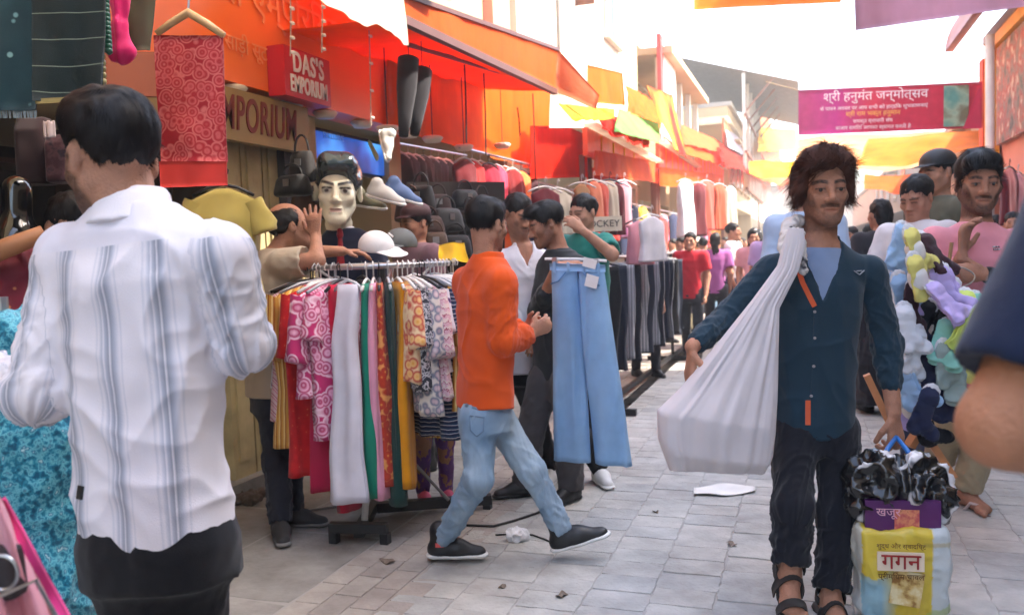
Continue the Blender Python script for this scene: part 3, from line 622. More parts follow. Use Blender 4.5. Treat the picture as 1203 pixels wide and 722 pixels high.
def b5(r, b):
    m = MB(); 
    for k in range(26): yy = 29.2+k*.42; m.add([(-5.4, yy, 8.1), (-.2, yy, 6.5), (-.2, yy+.21, 6.56), (-5.4, yy+.21, 8.16)], [(0, 1, 2, 3)]); m.add([(-5.4, yy+.21, 8.16), (-.2, yy+.21, 6.56), (-.2, yy+.42, 6.5), (-5.4, yy+.42, 8.1)], [(0, 1, 2, 3)])
    m.build('corrugated_roof', plain('roof_sheet', (96, 92, 88), rough=.6, var=.25), r, base=b)
    for k in range(6): MB().bar((-1.9, 29.3+k*2, 3.1), (-1.9, 29.3+k*2, 6.95), .1).build('post', WHITEW, r, base=b)
    for z in (3.2, 4.4, 5.6): MB().bar((-1.85, 29.2, z), (-1.85, 40, z), .08).build('beam', RUST, r, base=b)
    for k in range(5): MB().bar((-1.95, 29.3+2*k, 5.6), (-1.0, 29.4+2*k, 6.7), .06).build('truss', RUST, r, base=b)
building('building under dark corrugated roof with open iron frame', -10, -2.4, 29, 41, 5.9, CREAMW, [(30+2*k, 31.1+2*k, 3.4, 4.8) for k in range(5)], open_to=2.7, extra=b5)
building('pale block closing the far end of the left row', -12, -2.6, 43, 70, 6.5, WHITEW, [(45+3*k, 46.4+3*k, 3.8, 5.2) for k in range(6)], open_to=2.7)
# right row: the near block stands outside the picture and shades the lane
building('tall shaded block lining the lane beyond the photo edge', 11, 3.3, -14, 10.4, 8.6, CREAMW, [(2*k-10, 2*k-8.8, 4, 5.4) for k in range(10)], open_to=2.6)
def b6(r, b):
    def fn(u, v): an = math.radians(10+80*u); return A([4.0-1.75*math.sin(an), 10.9+5.0*v, 4.6+1.15*math.cos(an)-.2])
    MB().sheet(fn, 14, 8, .12).build('curved_canopy', plain('canopy_mauve', (168, 132, 128), rough=.7), r, base=b, smooth=True)
    yl = plain('panel_yellow', (226, 166, 40), rough=.6); MB().box((2.72, 15.2, 2.3), (2.86, 15.6, 4.4)).build('yellow_frame', yl, r, base=b); MB().box((2.74, 12.0, 4.25), (2.86, 15.15, 4.42)).build('yellow_frame', yl, r, base=b)
    MB().box((2.79, 12.0, 2.75), (2.85, 15.1, 4.22)).build('poster', p_noise('poster_print', [(.3, (60, 78, 66)), (.45, (150, 128, 110)), (.55, (170, 70, 58)), (.65, (206, 190, 160))], 5, detail=5), r, base=b)
    MB().box((2.7, 15.63, 2.4), (2.8, 15.95, 4.2)).build('red_panel', plain('panel_orange', (214, 82, 34)), r, base=b)
    MB().box((2.7, 10.9, 1.95), (2.9, 16, 2.18)).build('beam', PINKW, r, base=b)
building('pink building with curved mauve canopy and yellow framed poster', 9, 2.9, 10.8, 16.2, 4.5, PINKW, open_to=2.2, side=-1, extra=b6)
building('low pale building behind the festival banner', 10, 3.4, 16.6, 30, 3.9, CREAMW, [(18, 19.2, 2.9, 3.7), (21, 22.2, 2.9, 3.7)], open_to=2.4)
building('far low building closing the right row', 10, 3.3, 30.5, 70, 4.2, WHITEW, [(33+3*k, 34.2+3*k, 2.9, 3.9) for k in range(5)], open_to=2.4)
building('white building across the far end of the lane', -9, 12, 74, 84, 6, WHITEW)
# ---------------------------------------------------------------- shop fronts on the left
def glowcloth(name, rgb, t=.55, var=.12):
    m = plain(name, rgb, rough=.7, bump=.25, bscale=30, var=var, vscale=2.5, spec=.2, trans=t)
    return m if 'w' in m else weather(m, .5, 2.2, len(name)*1.3, (.6, .5, .45), (1, 1, .35))
ORG = glowcloth('orange_tarpaulin', (255, 136, 36), .7); RED = glowcloth('red_tarpaulin', (236, 52, 18), .7); ORD = glowcloth('dark_orange_tarpaulin', (240, 110, 44), .5); YEL = glowcloth('yellow_tarpaulin', (250, 206, 40)); GRN = glowcloth('green_tarpaulin', (140, 208, 110)); CRM = glowcloth('cream_awning', (230, 222, 204), .6); MAR = cloth('maroon_board', (120, 44, 34))
XF = -3.0
def signboard():
    b = A([XF, 4.2, 2.34]); r = empty('shop_signboard', b, 'long orange signboard with raised lettering over the emporium', 'signboard')
    m = plain('orange_board', (250, 116, 40), rough=.35, var=.12, vscale=1.0, spec=.6); MB().box((XF-.25, 1.2, 2.35), (XF, 6.55, 3.5)).build('board', m, r, base=b)
    pl = plain('board_letters', (248, 150, 96), rough=.4)
    text('lettering', 'दास एम्पोरियम', pl, r, RS, (XF+.012, 4.5, 2.86), .26, b, .002); text('lettering', 'साड़ी सूट शूज बैग होजरी', pl, r, RS, (XF+.012, 4.5, 2.56), .12, b, .002)
    s = A([XF+.05, 4.72, 2.52]); q = empty('hanging_sign', s, "red box sign reading DASS EMPORIUM in white letters", 'sign'); q['label'] = 'red box sign with white capitals DASS EMPORIUM on orange board'
    a = PX(333, 57, XF+.12); c = PX(389, 121, XF+.12); y0, y1 = a[1], c[1]; z1, z0 = PX(360, 62, XF+.12)[2], PX(360, 118, XF+.12)[2]; yc, zc = (y0+y1)/2, (z0+z1)/2
    MB().box((XF+.003, y0, z0), (XF+.12, y1, z1)).build('box', plain('sign_red', (196, 22, 40), rough=.4, var=.05), q, base=s)
    wl = plain('sign_white', (232, 226, 226), rough=.4); W = y1-y0
    text('lettering', "DAS'S", wl, q, RS, (XF+.125, yc, zc+(z1-z0)*.2), (z1-z0)*.58, s, .003, sx=.74, bold=.003); text('lettering', 'EMPORIUM', wl, q, RS, (XF+.125, yc, zc-(z1-z0)*.24), (z1-z0)*.47, s, .003, sx=.56, bold=.003)
    # khaki sign under the board
    X2 = XF+.02; a, c = PX(245, 120, X2), PX(362, 141, X2); d = PX(350, 178, X2); kb = A([X2, (a[1]+c[1])/2, 2.1]); kq = empty('khaki_sign', kb, 'khaki sign with maroon capitals EMPORIUM below the orange board', 'sign')
    zt, zb = 2.31, d[2]; MB().box((X2-.06, a[1]-.55, zb), (X2, c[1], zt)).build('board', plain('khaki_board', (150, 124, 70), rough=.5), kq, base=kb)
    mt = plain('maroon_letters', (112, 28, 22)); text('lettering', 'EMPORIUM', mt, kq, RS, (X2+.004, (a[1]+c[1])/2-.07, (zt+zb)/2), .27, kb, .003, shear=.16, sx=.56, bold=.003)
    # ceiling lamps under the board
    dm = plain('lamp_disc', (226, 214, 200), rough=.4)
    for i, (u, v) in enumerate(((274, 116), (342, 127), (382, 134), (425, 141), (480, 156), (508, 162), (545, 172), (590, 170), (455, 150))):
        X_ = XF-.06 if i < 4 else XF+.25; p = PX(u, v, X_); 
        if i < 4: p[2] = 2.335
        ob = MB().tube([p+UP*.012, p, p-UP*.035], [.07, .085, .06], 14).build('ceiling_lamp', dm, None, base=p, loc=p, smooth=True)
        tag(ob, ('round white lamp under the orange board, near the khaki sign', 'round white lamp below the orange board, left of the red box sign end', 'round white lamp below the right end of the red box sign', 'round white lamp under the orange board near the blue shoe poster', 'pale lamp hanging just below the black leggings', 'pale lamp hanging right of the black leggings', 'pale lamp hanging before orange curtain, over dark bags', 'pale lamp hanging low against the orange curtain', 'pale lamp hanging left of the black leggings')[i], 'lamp', 'lamps under the shop fronts')
        if i >= 4: MB().tube([p+UP*.012, p+UP*.6], .004, 5).build('cord', BLACKM, ob, base=p)
signboard()
def shopfront():
    # wooden folding doors and pier
    cw = plain('cream_wood', (176, 160, 118), rough=.7, var=.2, vscale=8, bump=.3, bscale=30); b = PX(300, 420, -3.12); b[2] = 0
    r = empty('folding_door', b, 'cream wooden folding doors below the khaki sign', 'door')
    for i in range(5):
        y = PX(262, 300, -3.12)[1]+i*.21; MB().box((-3.2, y, 0.02), (-3.12, y+.195, 2.3)).build('door_leaf', cw, r, base=b); 
        for z0, z1 in ((.2, .9), (1.05, 2.1)): MB().box((-3.121, y+.04, z0), (-3.105, y+.155, z1)).build('door_panel', cw, r, base=b)
    y = PX(332, 300, -3.1)[1]
    o = MB().box((-3.25, y, 0), (-3.05, y+.12, 2.32)).build('iron_post', plain('post_dark', (38, 36, 40)), None, base=(-3.15, y, 0), loc=(-3.15, y, 0)); tag(o, 'dark iron post beside the cream folding doors', 'post')
    # pale green counter
    c = G(292, 540); r = empty('counter', c, 'low pale green counter behind the man in beige', 'counter'); gm = plain('pale_green_paint', (158, 172, 110), rough=.6)
    MB().box((-.45, -.7, .08), (.0, .75, .8), None, (c[0], c[1], 0)).build('cabinet', gm, r, base=c); MB().box((-.47, -.74, .803), (.03, .79, .85), None, (c[0], c[1], 0)).build('top', plain('counter_top', (196, 196, 150)), r, base=c); MB().box((-.4, -.66, 0), (-.05, .7, .078), None, (c[0], c[1], 0)).build('plinth', BLACKM, r, base=c)
    c = G(281, 552); r = empty('display_stand', c, 'black metal stand in front of the pale green counter', 'stand'); MB().tube([c+UP*.03, c+UP*1.0], .018, 8).build('pole', BLACKM, r, base=c)
    for i in range(3): a = i*2.09+.4; MB().bar(c+UP*.05, c+A([math.cos(a)*.28, math.sin(a)*.28, .015]), .03).build('foot', BLACKM, r, base=c)
    MB().tube([c+UP*.98+RGT*-.2, c+UP*1.0+RGT*.2], .012, 6).build('arm', BLACKM, r, base=c)
    # raised threshold of the shops
    o = MB().box((-4.8, -6, -.011), (-3.05, 6.5, .1)).build('threshold', slabm[1]); tag(o, kind='structure')
    o = MB().box((-5.6, 6.62, -.011), (-3.05, 42, .08)).build('threshold', slabm[2]); tag(o, kind='structure')
shopfront()
# ---- awnings
def awning_big():
    b = A([-2.4, 7.2, 2.7]); r = empty('awning', b, 'big orange awning with dark slanted frame over the shop front', 'awning')
    f0, f1 = PX(470, 22, -2.2), PX(652, 108, -2.2); t0, t1 = PX(474, -6, -2.2), PX(655, 58, -2.2); k0, k1 = A([-3.2, f0[1]-.1, 3.35]), A([-3.2, f1[1], 3.35])
    tarp('roof_sheet', ORG, (t0, t1, k1, k0), r, b, 30, 10, .05, 3); tarp('valance', ORD, (t0, t1, f1, f0), r, b, 30, 6, .05, 5)
    e1 = PX(706, 122, -1.75); e0 = PX(700, 108, -1.8); tarp('end_flap', glowcloth('rust_tarpaulin', (190, 106, 66), .35), (t1+A([.004, .004, 0]), PX(704, 112, -1.78), PX(700, 128, -1.78), f1+A([.004, .004, 0])), r, b, 10, 6, .03, 7)
    tarp('inner_roof', ORG, (f0+A([-.02, 0, .02]), f1+A([-.02, 0, .02]), A([-3.0, f1[1]+.1, 2.95]), A([-3.0, f0[1], 2.75])), r, b, 20, 8, .06, 9)
    dk = plain('awning_frame', (92, 58, 54), rough=.6); MB().bar(f0, f1, .05).build('front_bar', dk, r, base=b); MB().bar(PX(480, 52, -2.5), PX(600, 88, -2.35), .03).build('brace', dk, r, base=b); MB().bar(PX(600, 62, -2.3), PX(662, 72, -2.3), .04).build('brace', dk, r, base=b); MB().bar(f1, k1, .04).build('side_bar', dk, r, base=b); MB().bar(t0, t1, .03).build('top_bar', dk, r, base=b)
awning_big()
def flap(name, mat, pts, label, cat='tarpaulin', group=None, amp=.07, seed=1, nu=24, nv=14, lam=.25): return tarp(name, mat, pts, None, None, nu, nv, amp, seed, label=label, cat=cat, group=group, lam=lam)
X = -2.95
flap('tarpaulin', ORG, (PX(455, 70, X), PX(652, 100, X), PX(652, 206, X), PX(455, 150, X)), 'wide glowing orange curtain under the big awning', amp=.09, seed=3, nu=40)
flap('tarpaulin', RED, (PX(622, 148, -2.75), PX(690, 148, -2.75), PX(690, 208, -2.75), PX(622, 210, -2.75)), 'bright red cloth panel at the end of orange curtain', amp=.05, seed=6)
flap('tarpaulin', CRM, (PX(352, -22, -2.2), PX(473, -8, -2.2), PX(481, 50, -2.0), PX(352, -8, -2.05)), 'scalloped cream awning edge at the top of the photo', 'awning', amp=.05, seed=8, nu=40, lam=.12)
flap('tarpaulin', YEL, (PX(655, 122, -2.1), PX(722, 128, -2.1), PX(722, 140, -1.9), PX(672, 142, -1.9)), 'yellow cloth strip hanging above the red panel', amp=.05, seed=9)
flap('tarpaulin', WHITEC := glowcloth('white_tarpaulin', (232, 226, 214), .4), (PX(646, 110, -2.6), PX(700, 112, -2.6), PX(700, 150, -2.6), PX(646, 150, -2.6)), 'white cloth hanging between orange curtain and yellow strip', seed=10)
flap('tarpaulin', ORG, (PX(690, 76, -2.7), PX(732, 86, -2.7), PX(735, 124, -2.7), PX(690, 120, -2.7)), 'small orange sheet catching sun above the yellow strip', seed=11)
flap('tarpaulin', GRN, (PX(727, 128, -2.2), PX(774, 145, -2.2), PX(775, 168, -1.9), PX(722, 154, -1.9)), 'light green awning sheet beside the yellow flag', amp=.03, seed=12)
flap('tarpaulin', p_noise('sunset_flag', [(.40, (226, 44, 24)), (.5, (250, 150, 40)), (.58, (252, 220, 80))], .9, trans=.5, detail=1), (PX(760, 100, -2.0), PX(790, 112, -2.0), PX(806, 186, -1.9), PX(790, 172, -1.9)), 'yellow and red flag slanting down beside the green awning', 'flag', amp=.06, seed=13)
# row of orange fascias further along
def fascia(u0, u1, v0a, v0b, v1a, v1b, X, mat, label, dp=.3):
    a, b, c, d = PX(u0, v0a, X), PX(u1, v0b, X), PX(u1, v1b, X), PX(u0, v1a, X); y0, y1 = a[1], b[1]; zt, zb = (a[2]+b[2])/2, (c[2]+d[2])/2; q = A([X, (y0+y1)/2, zb]); r = empty('stall_front', q, label, 'stall front', 'stall fronts along the left row')
    MB().box((X-.06, y0, zb), (X, y1, zt)).build('board', mat, r, base=q); MB().box((X-.9, y0+.02, zt+.003), (X+.12, y1-.02, zt+.05)).build('ledge', CRM, r, base=q)
    for yy in (y0+.03, y1-.08): MB().box((X-.12, yy, 0.0), (X-.063, yy+.06, zb+.02)).build('post', RUST, r, base=q)
    n = max(2, int((y1-y0)/.7))
    for i in range(1, n): MB().box((X+.001, y0+(y1-y0)*i/n-.02, zb+.03), (X+.012, y0+(y1-y0)*i/n+.02, zt-.03)).build('strip', YEL, r, base=q)
fascia(690, 772, 168, 180, 196, 206, -2.55, plain('board_orange', (226, 96, 50), rough=.5), 'dull orange stall front under the green awning')
fascia(774, 818, 178, 190, 206, 212, -2.5, plain('board_red', (222, 66, 34), rough=.5), 'red-orange stall front beside the grey sign box')
fascia(819, 850, 182, 192, 208, 214, -2.45, plain('board_salmon', (226, 150, 112), rough=.5), 'salmon stall front with pale ledge in the far row')
fascia(851, 892, 168, 184, 206, 216, -2.4, plain('board_orange', (226, 96, 50)), 'long orange stall front in the far row')
fascia(893, 935, 208, 222, 240, 245, -2.0, plain('board_red', (222, 66, 34)), 'red stall front beside the head of the man with sack')
flap('tarpaulin', ORD, (PX(800, 146, -2.7), PX(870, 176, -2.7), PX(872, 186, -2.2), PX(800, 168, -2.2)), 'orange slanting awning sheet in the far row', 'awning', seed=21)
flap('tarpaulin', glowcloth('lilac_sheet', (190, 178, 190), .3), (PX(852, 152, -2.4), PX(884, 166, -2.4), PX(888, 190, -2.1), PX(855, 172, -2.1)), 'lilac grey awning sheet with a painted edge in the far row', 'awning', seed=22)
flap('tarpaulin', YEL, (PX(892, 150, -1.9), PX(935, 152, -1.9), PX(938, 176, -1.6), PX(890, 178, -1.6)), 'yellow awning sheet glowing below the left end of the banner', 'awning', seed=23)
def across(u0, v0, u1, v1, u2, v2, u3, v3, Y, mat, label, seed, cat='tarpaulin', amp=.06):
    def PY(u, v): r = CR @ A([(u-601.5)/FPX, -(v-361)/FPX, -1.]); return CO+r*(Y/r[1])
    return flap('tarpaulin', mat, (PY(u0, v0), PY(u1, v1), PY(u2, v2), PY(u3, v3)), label, cat, seed=seed, amp=amp)
def PYY(u, v, Y): r = CR @ A([(u-601.5)/FPX, -(v-361)/FPX, -1.]); return CO+r*(Y/r[1])
AMB = glowcloth('amber_tarpaulin', (250, 150, 44), .6); PEA = glowcloth('peach_tarpaulin', (250, 196, 140), .6)
flap('tarpaulin', PEA, (PYY(935, 162, 24), PYY(1162, 150, 22), PYY(1162, 190, 20), PYY(935, 205, 20)), 'peach sheet stretched across lane below the banner', seed=31, amp=.5, lam=1.1, nu=44, nv=20)
flap('tarpaulin', AMB, (PYY(1020, 164, 19.5), PYY(1165, 152, 18.5), PYY(1165, 176, 17), PYY(1005, 192, 17)), 'amber sheet stretched across the lane below the banner', seed=32, amp=.5, lam=1.1, nu=44, nv=20)
flap('tarpaulin', YEL, (PYY(880, 188, 30), PYY(1000, 190, 30), PYY(1000, 222, 27), PYY(880, 214, 27)), 'yellow sheet over the far end of the lane', seed=33, amp=.5, lam=1.1, nu=44, nv=20)
flap('tarpaulin', ORG, (PYY(1015, 205, 26), PYY(1150, 200, 26), PYY(1150, 224, 24), PYY(1015, 230, 24)), 'orange sheet low over the far end of the lane', seed=34, amp=.5, lam=1.1, nu=44, nv=20)
flap('tarpaulin', AMB, (PYY(815, -40, 9.5), PYY(988, -55, 9.5), PYY(988, 3, 9), PYY(815, 11, 9)), 'orange banner edge hanging above the lane at photo top', 'banner', seed=35, amp=.02)
flap('tarpaulin', glowcloth('pink_banner', (220, 176, 196), .4), (PYY(1003, -30, 8.5), PYY(1260, -60, 8.5), PYY(1260, 0, 8.5), PYY(1005, 36, 8.5)), 'pale pink banner hanging above the lane at photo top', 'banner', seed=36, amp=.02)
def banner():
    Y = 14.; a, b, c, d = PYY(938, 106, Y), PYY(1154, 96, Y), PYY(1154, 150, Y), PYY(938, 159, Y); q = (c+d)/2; r = empty('festival_banner', q, 'crimson festival banner with white Devanagari heading across the lane', 'banner')
    m = cloth('banner_print', (255, 255, 255), trans=.35); N, K, sk = base_in(m); n = N.new('ShaderNodeTexGradient'); K.new(coord(N, K, (.42, .42, .42), loc=(.5, 0, 0)), n.inputs[0]); rr = ramp(N, [(0, (196, 84, 140)), (.2, (206, 70, 160)), (.4, (216, 66, 100)), (.95, (214, 60, 84))]); K.new(n.outputs[0], rr.inputs[0]); K.new(rr.outputs[0], sk)
    tarp('cloth', m, (a, b, c, d), r, q, 30, 8, .02, 41); ex = unit(b-a); ez = unit(a-d); R = np.stack([ex, ez, np.cross(ex, ez)], 1); H = np.linalg.norm(a-d); W = np.linalg.norm(b-a); t = lambda x, z: d+ex*x*W+ez*z*H+R[:, 2]*.03
    wh = plain('print_white', (240, 232, 236)); ye = plain('print_yellow', (248, 196, 96))
    text('lettering', 'श्री हनुमंत जन्मोत्सव', wh, r, R, t(.43, .8), H*.26, q, .002)
    for z, s, m_, sz in ((.55, 'के पावन अवसर पर आप सभी को हार्दिक शुभकामनाएं', wh, .12), (.42, 'श्री राम भक्त हनुमान', ye, .15), (.26, 'समस्त व्यापारी संघ', wh, .12), (.12, 'बाजार समिति आपका स्वागत करती है', wh, .12)): text('lettering', s, m_, r, R, t(.42, z), H*sz*.92, q, .002)
    MB().sheet(lambda u, v: t(.80+.13*u-.0*v, .08+.86*v)+R[:, 2]*.004, 4, 4, .004).build('print_panel', p_noise('print_green', [(.35, (92, 150, 138)), (.5, (150, 176, 150)), (.62, (112, 110, 84))], 3), r, base=q)
    MB().add([t(.9, .02)+R[:, 2]*.012, t(.995, .02)+R[:, 2]*.012, t(.985, .9)+R[:, 2]*.012], [(0, 1, 2)]).build('print_corner', plain('print_crimson', (190, 30, 70)), r, base=q)
    m = MB(); m.tube([a, PYY(900, 96, Y-.2)], .008, 5); m.build('rope', plain('rope', (180, 160, 130)), r, base=q)
    p = PYY(1163, 160, 13.9); o = MB().tube([A([p[0], p[1], 0]), A([p[0], p[1], 4.2])], .06, 10).build('lane_pole', plain('pole_white', (214, 208, 202), rough=.5), None, base=(p[0], p[1], 0), loc=(p[0], p[1], 0), smooth=True); tag(o, 'white pole holding the right end of the crimson banner', 'pole')
banner()
# wires with little lights in front of the signboard
for i, (u, v1) in enumerate(((341, 66), (378, 62), (432, 148))):
    a = PX(u-1, -30, -2.55); b = PX(u+(4 if i == 2 else 0), v1, -2.55); r = empty('light_string', b, ('thin light string hanging over the letter D of red sign', 'thin light string hanging between red sign letters', 'longest light string, right of the red box sign')[i], 'light string', 'light strings before the signboard')
    MB().tube([a, (a+b)/2+A([0, .01, 0]), b], .004, 5).build('wire', plain('wire_grey', (170, 150, 140)), r, base=b)
    for k in range(4): p = a+(b-a)*(.4+.18*k); MB().tube([p, p+A([.005, .02, -.004]), p+A([.005, .035, -.006])], [.004, .011, .004], 6).build('bulb', plain('bulb_white', (232, 220, 214)), r, base=b)
# black leggings hung from the awning
def legging(u0, v0, u1, v1, lab):
    a, b = PX(u0, v0, -2.4), PX(u1, v1, -2.4); o = MB().tube([a, a+(b-a)*.02, a+(b-a)*.4, a+(b-a)*.75, b], [.05, .07, .065, .045, .03], 14).build('legging', cloth('black_lycra', (30, 26, 30)), None, base=a, loc=a, smooth=True); tag(o, lab, 'leggings', 'leggings hung from the awning'); MB().tube([a, a+UP*.35], .003, 4).build('cord', BLACKM, o, base=a)
legging(480, 68, 474, 160, 'black legging hanging left of its pair under awning'); legging(496, 82, 487, 158, 'shorter black legging hanging right of its pair under awning')
# dangling cords before the orange curtain
for i, (u, v0, v1) in enumerate(((568, 80, 182), (626, 110, 210), (545, 60, 168), (608, 126, 160))):
    a, b = PX(u, v0, -2.5), PX(u+3, v1, -2.5); o = MB().tube([a, (a+b)/2+A([0, .015, 0]), b], .007, 5).build('cord', BLACKM, None, base=a, loc=a); o.name = 'dangling_wire'; tag(o, ('dark cord hanging mid orange curtain', 'dark cord hanging before the red panel edge', 'dark cord hanging right of the black leggings', 'short dark cord with hook before orange curtain')[i], 'cord', 'cords before the orange curtain')
# poles of awnings
for i, (u, v) in enumerate(((700, 440), (778, 420))):
    p = PX(u, v, -2.6); o = MB().tube([(p[0], p[1], 0), (p[0], p[1], 2.8)], .03, 8).build('awning_pole', RUST, None, base=(p[0], p[1], 0), loc=(p[0], p[1], 0)); tag(o, ('thin rusty awning pole behind the held jeans', 'thin rusty awning pole behind the trouser rack')[i], 'pole', 'awning poles')

def shade_roof():  # mostly unseen canvas, added to keep sun patches off the near shop
    b = A([-2.6, 3., 3.2]); r = empty('roof_awning', b, 'cream canvas awning roof above the emporium signboard', 'awning')
    tarp('canvas', CRM, (A([-3.25, -6, 3.75]), A([-3.25, 5.6, 3.75]), A([-1.95, 5.0, 3.2]), A([-1.95, -6, 3.2])), r, b, 30, 8, .05, 51); MB().bar((-1.95, -6, 3.18), (-1.95, 5.0, 3.18), .04).build('front_bar', STEEL, r, base=b)
shade_roof()

# more sheets strung along the left row
more_ = [((700, 128, -2.4), (762, 150, -2.4), (764, 172, -1.9), (704, 156, -1.9), RED, 'red sheet below the green awning edge'), ((735, 100, -2.9), (775, 122, -2.9), (778, 150, -2.5), (736, 132, -2.5), ORG, 'orange sheet above the green awning'), ((790, 150, -2.6), (850, 176, -2.6), (852, 196, -2.1), (792, 176, -2.1), ORG, 'bright orange sheet above the red stall front'), ((845, 168, -2.3), (905, 196, -2.3), (905, 212, -1.8), (846, 192, -1.8), RED, 'red sheet over the long far stall front'), ((880, 186, -2.2), (930, 206, -2.2), (932, 224, -1.7), (882, 206, -1.7), ORG, 'orange sheet at the far end of left row'), ((700, 176, -2.45), (770, 190, -2.45), (770, 214, -2.4), (700, 206, -2.4), ORD, 'hanging orange valance of the stall by the cream sign'), ((775, 196, -2.4), (850, 206, -2.4), (850, 224, -2.36), (775, 218, -2.36), ORG, 'hanging orange valance farther along the left row'), ((690, 196, -2.9), (740, 202, -2.9), (740, 232, -2.9), (690, 228, -2.9), RED, 'red curtain deep in the stall by the cream sign')]
for i, (a_, b_, c_, d_, m_, l_) in enumerate(more_): flap('tarpaulin', m_, (PX(*a_), PX(*b_), PX(*c_), PX(*d_)), l_, amp=.12, seed=70+i, lam=.4)
# ---------------------------------------------------------------- clothes on racks
def hung(name, mat, top, ax, nrm, prof, label, cat, group, seed, folds=.5, hook=.07, hangw=.2, sleeves=None, parts=(), nz=22, ns=40, tilt=0., flare=0.):
    """cloth hanging from a hanger: prof rows (drop, half width, half thickness); ax = along the hanger, nrm = across"""
    top = A(top); r = empty(name, top, label, cat, group); pr = A(prof); D0, D1 = pr[0, 0], pr[-1, 0]; V = []
    for i in range(nz+1):
        z = D0+(D1-D0)*(i/nz); a = np.interp(z, pr[:, 0], pr[:, 1]); t = np.interp(z, pr[:, 0], pr[:, 2]); k = min(1, (z-D0)/.25)
        for j in range(ns):
            an = 2*math.pi*j/ns; c, s = math.cos(an), math.sin(an); x = a*np.sign(c)*abs(c)**.7; y = t*np.sign(s)*abs(s)**.8
            f = (float(noise(A(x/.045+seed), A(z*1.5), A((2. if s > 0 else 7.)), seed))-.5)*2
            y = y*(1+.3*f*k)+f*folds*.03*k*np.sign(s+1e-6); x = x+(float(noise(A(z*4), A(seed*1.7), A(.3), seed+4))-.5)*.04*k
            V.append(top+A(ax)*x+A(nrm)*(y+tilt*z)-UP*(z+hook+(float(noise(A(x/.08), A(seed*2.1), A(.5), seed))-.5)*.03*(i == nz)))
    Q = [(i*ns+j, i*ns+(j+1) % ns, (i+1)*ns+(j+1) % ns, (i+1)*ns+j) for i in range(nz) for j in range(ns)]
    f0 = len(V); Q += [(j, ns-1-j, ns-2-j, j+1) for j in range(ns//2-1)]; b0 = nz*ns; Q += [(b0+j+1, b0+ns-2-j, b0+ns-1-j, b0+j) for j in range(ns//2-1)]
    cl = link('cloth', mesh_np('cloth', V, Q, base=top), mat, r)
    for sd, ln, w0, out in sleeves or ():
        z1 = pr[2, 0]; p0 = top+A(ax)*sd*(pr[2, 1]-.03)-UP*(z1+hook); p1 = p0+A(ax)*sd*out-UP*ln
        V = []; n2 = 16
        for i in range(10):
            t = i/9; c = p0+(p1-p0)*t
            for j in range(n2):
                an = 2*math.pi*j/n2; f = 1+.25*(float(noise(A(an*1.2), A(t*4), A(seed*1.1), seed+8))-.5)*2*t
                V.append(c+A(ax)*math.cos(an)*w0*(.75+.3*t)*f+A(nrm)*math.sin(an)*.04*(.8+.4*t)*f+UP*math.cos(an)*.02*sd)
        Q = [(i*n2+j, i*n2+(j+1) % n2, (i+1)*n2+(j+1) % n2, (i+1)*n2+j) for i in range(9) for j in range(n2)]+[(9*n2+j+1, 9*n2+n2-2-j, 9*n2+n2-1-j, 9*n2+j) for j in range(n2//2-1)]
        link('sleeve', mesh_np('sleeve', V, Q, base=top), mat, r)
    m = MB(); hm = HANG[seed % len(HANG)]; z = hook-.02; w2 = hangw
    m.tube([top-A(ax)*w2-UP*(z+.05), top-A(ax)*w2*.5-UP*(z+.015), top-UP*z, top+A(ax)*w2*.5-UP*(z+.015), top+A(ax)*w2-UP*(z+.05)], .008, 6)
    m.tube([top-UP*z, top+UP*.012, top+UP*.03+A(ax)*.012, top+UP*.012+A(ax)*.026, top-UP*.005+A(ax)*.022], .0035, 5); m.build('hanger', hm, r, base=top, smooth=True)
    return r
HANG = [plain('hanger_white', (214, 210, 206), rough=.4), plain('hanger_black', (26, 26, 28), rough=.4), plain('hanger_clear', (176, 180, 186), rough=.3), plain('hanger_white', (214, 210, 206))]
def pr_top(ln, wd=.2, th=.045): return [(.0, .035, .018), (.02, wd*.55, .024), (.055, wd*.98, .03), (.14, wd*.95, th), (ln*.6, wd*.92, th*1.1), (ln, wd*1.04, th*1.35)]
def pr_pant(ln, w0=.15, w1=.13, th=.022): return [(.0, w0, .014), (.03, w0, .02), (.3*ln, w0*1.05, th), (ln*.7, w1, th*1.1), (ln, w1*1.06, th*1.35)]
RKD = 4.42; RKC = P(453, 430, RKD); RKC[2] = 0; RKZ = 1.31; RKR = .37
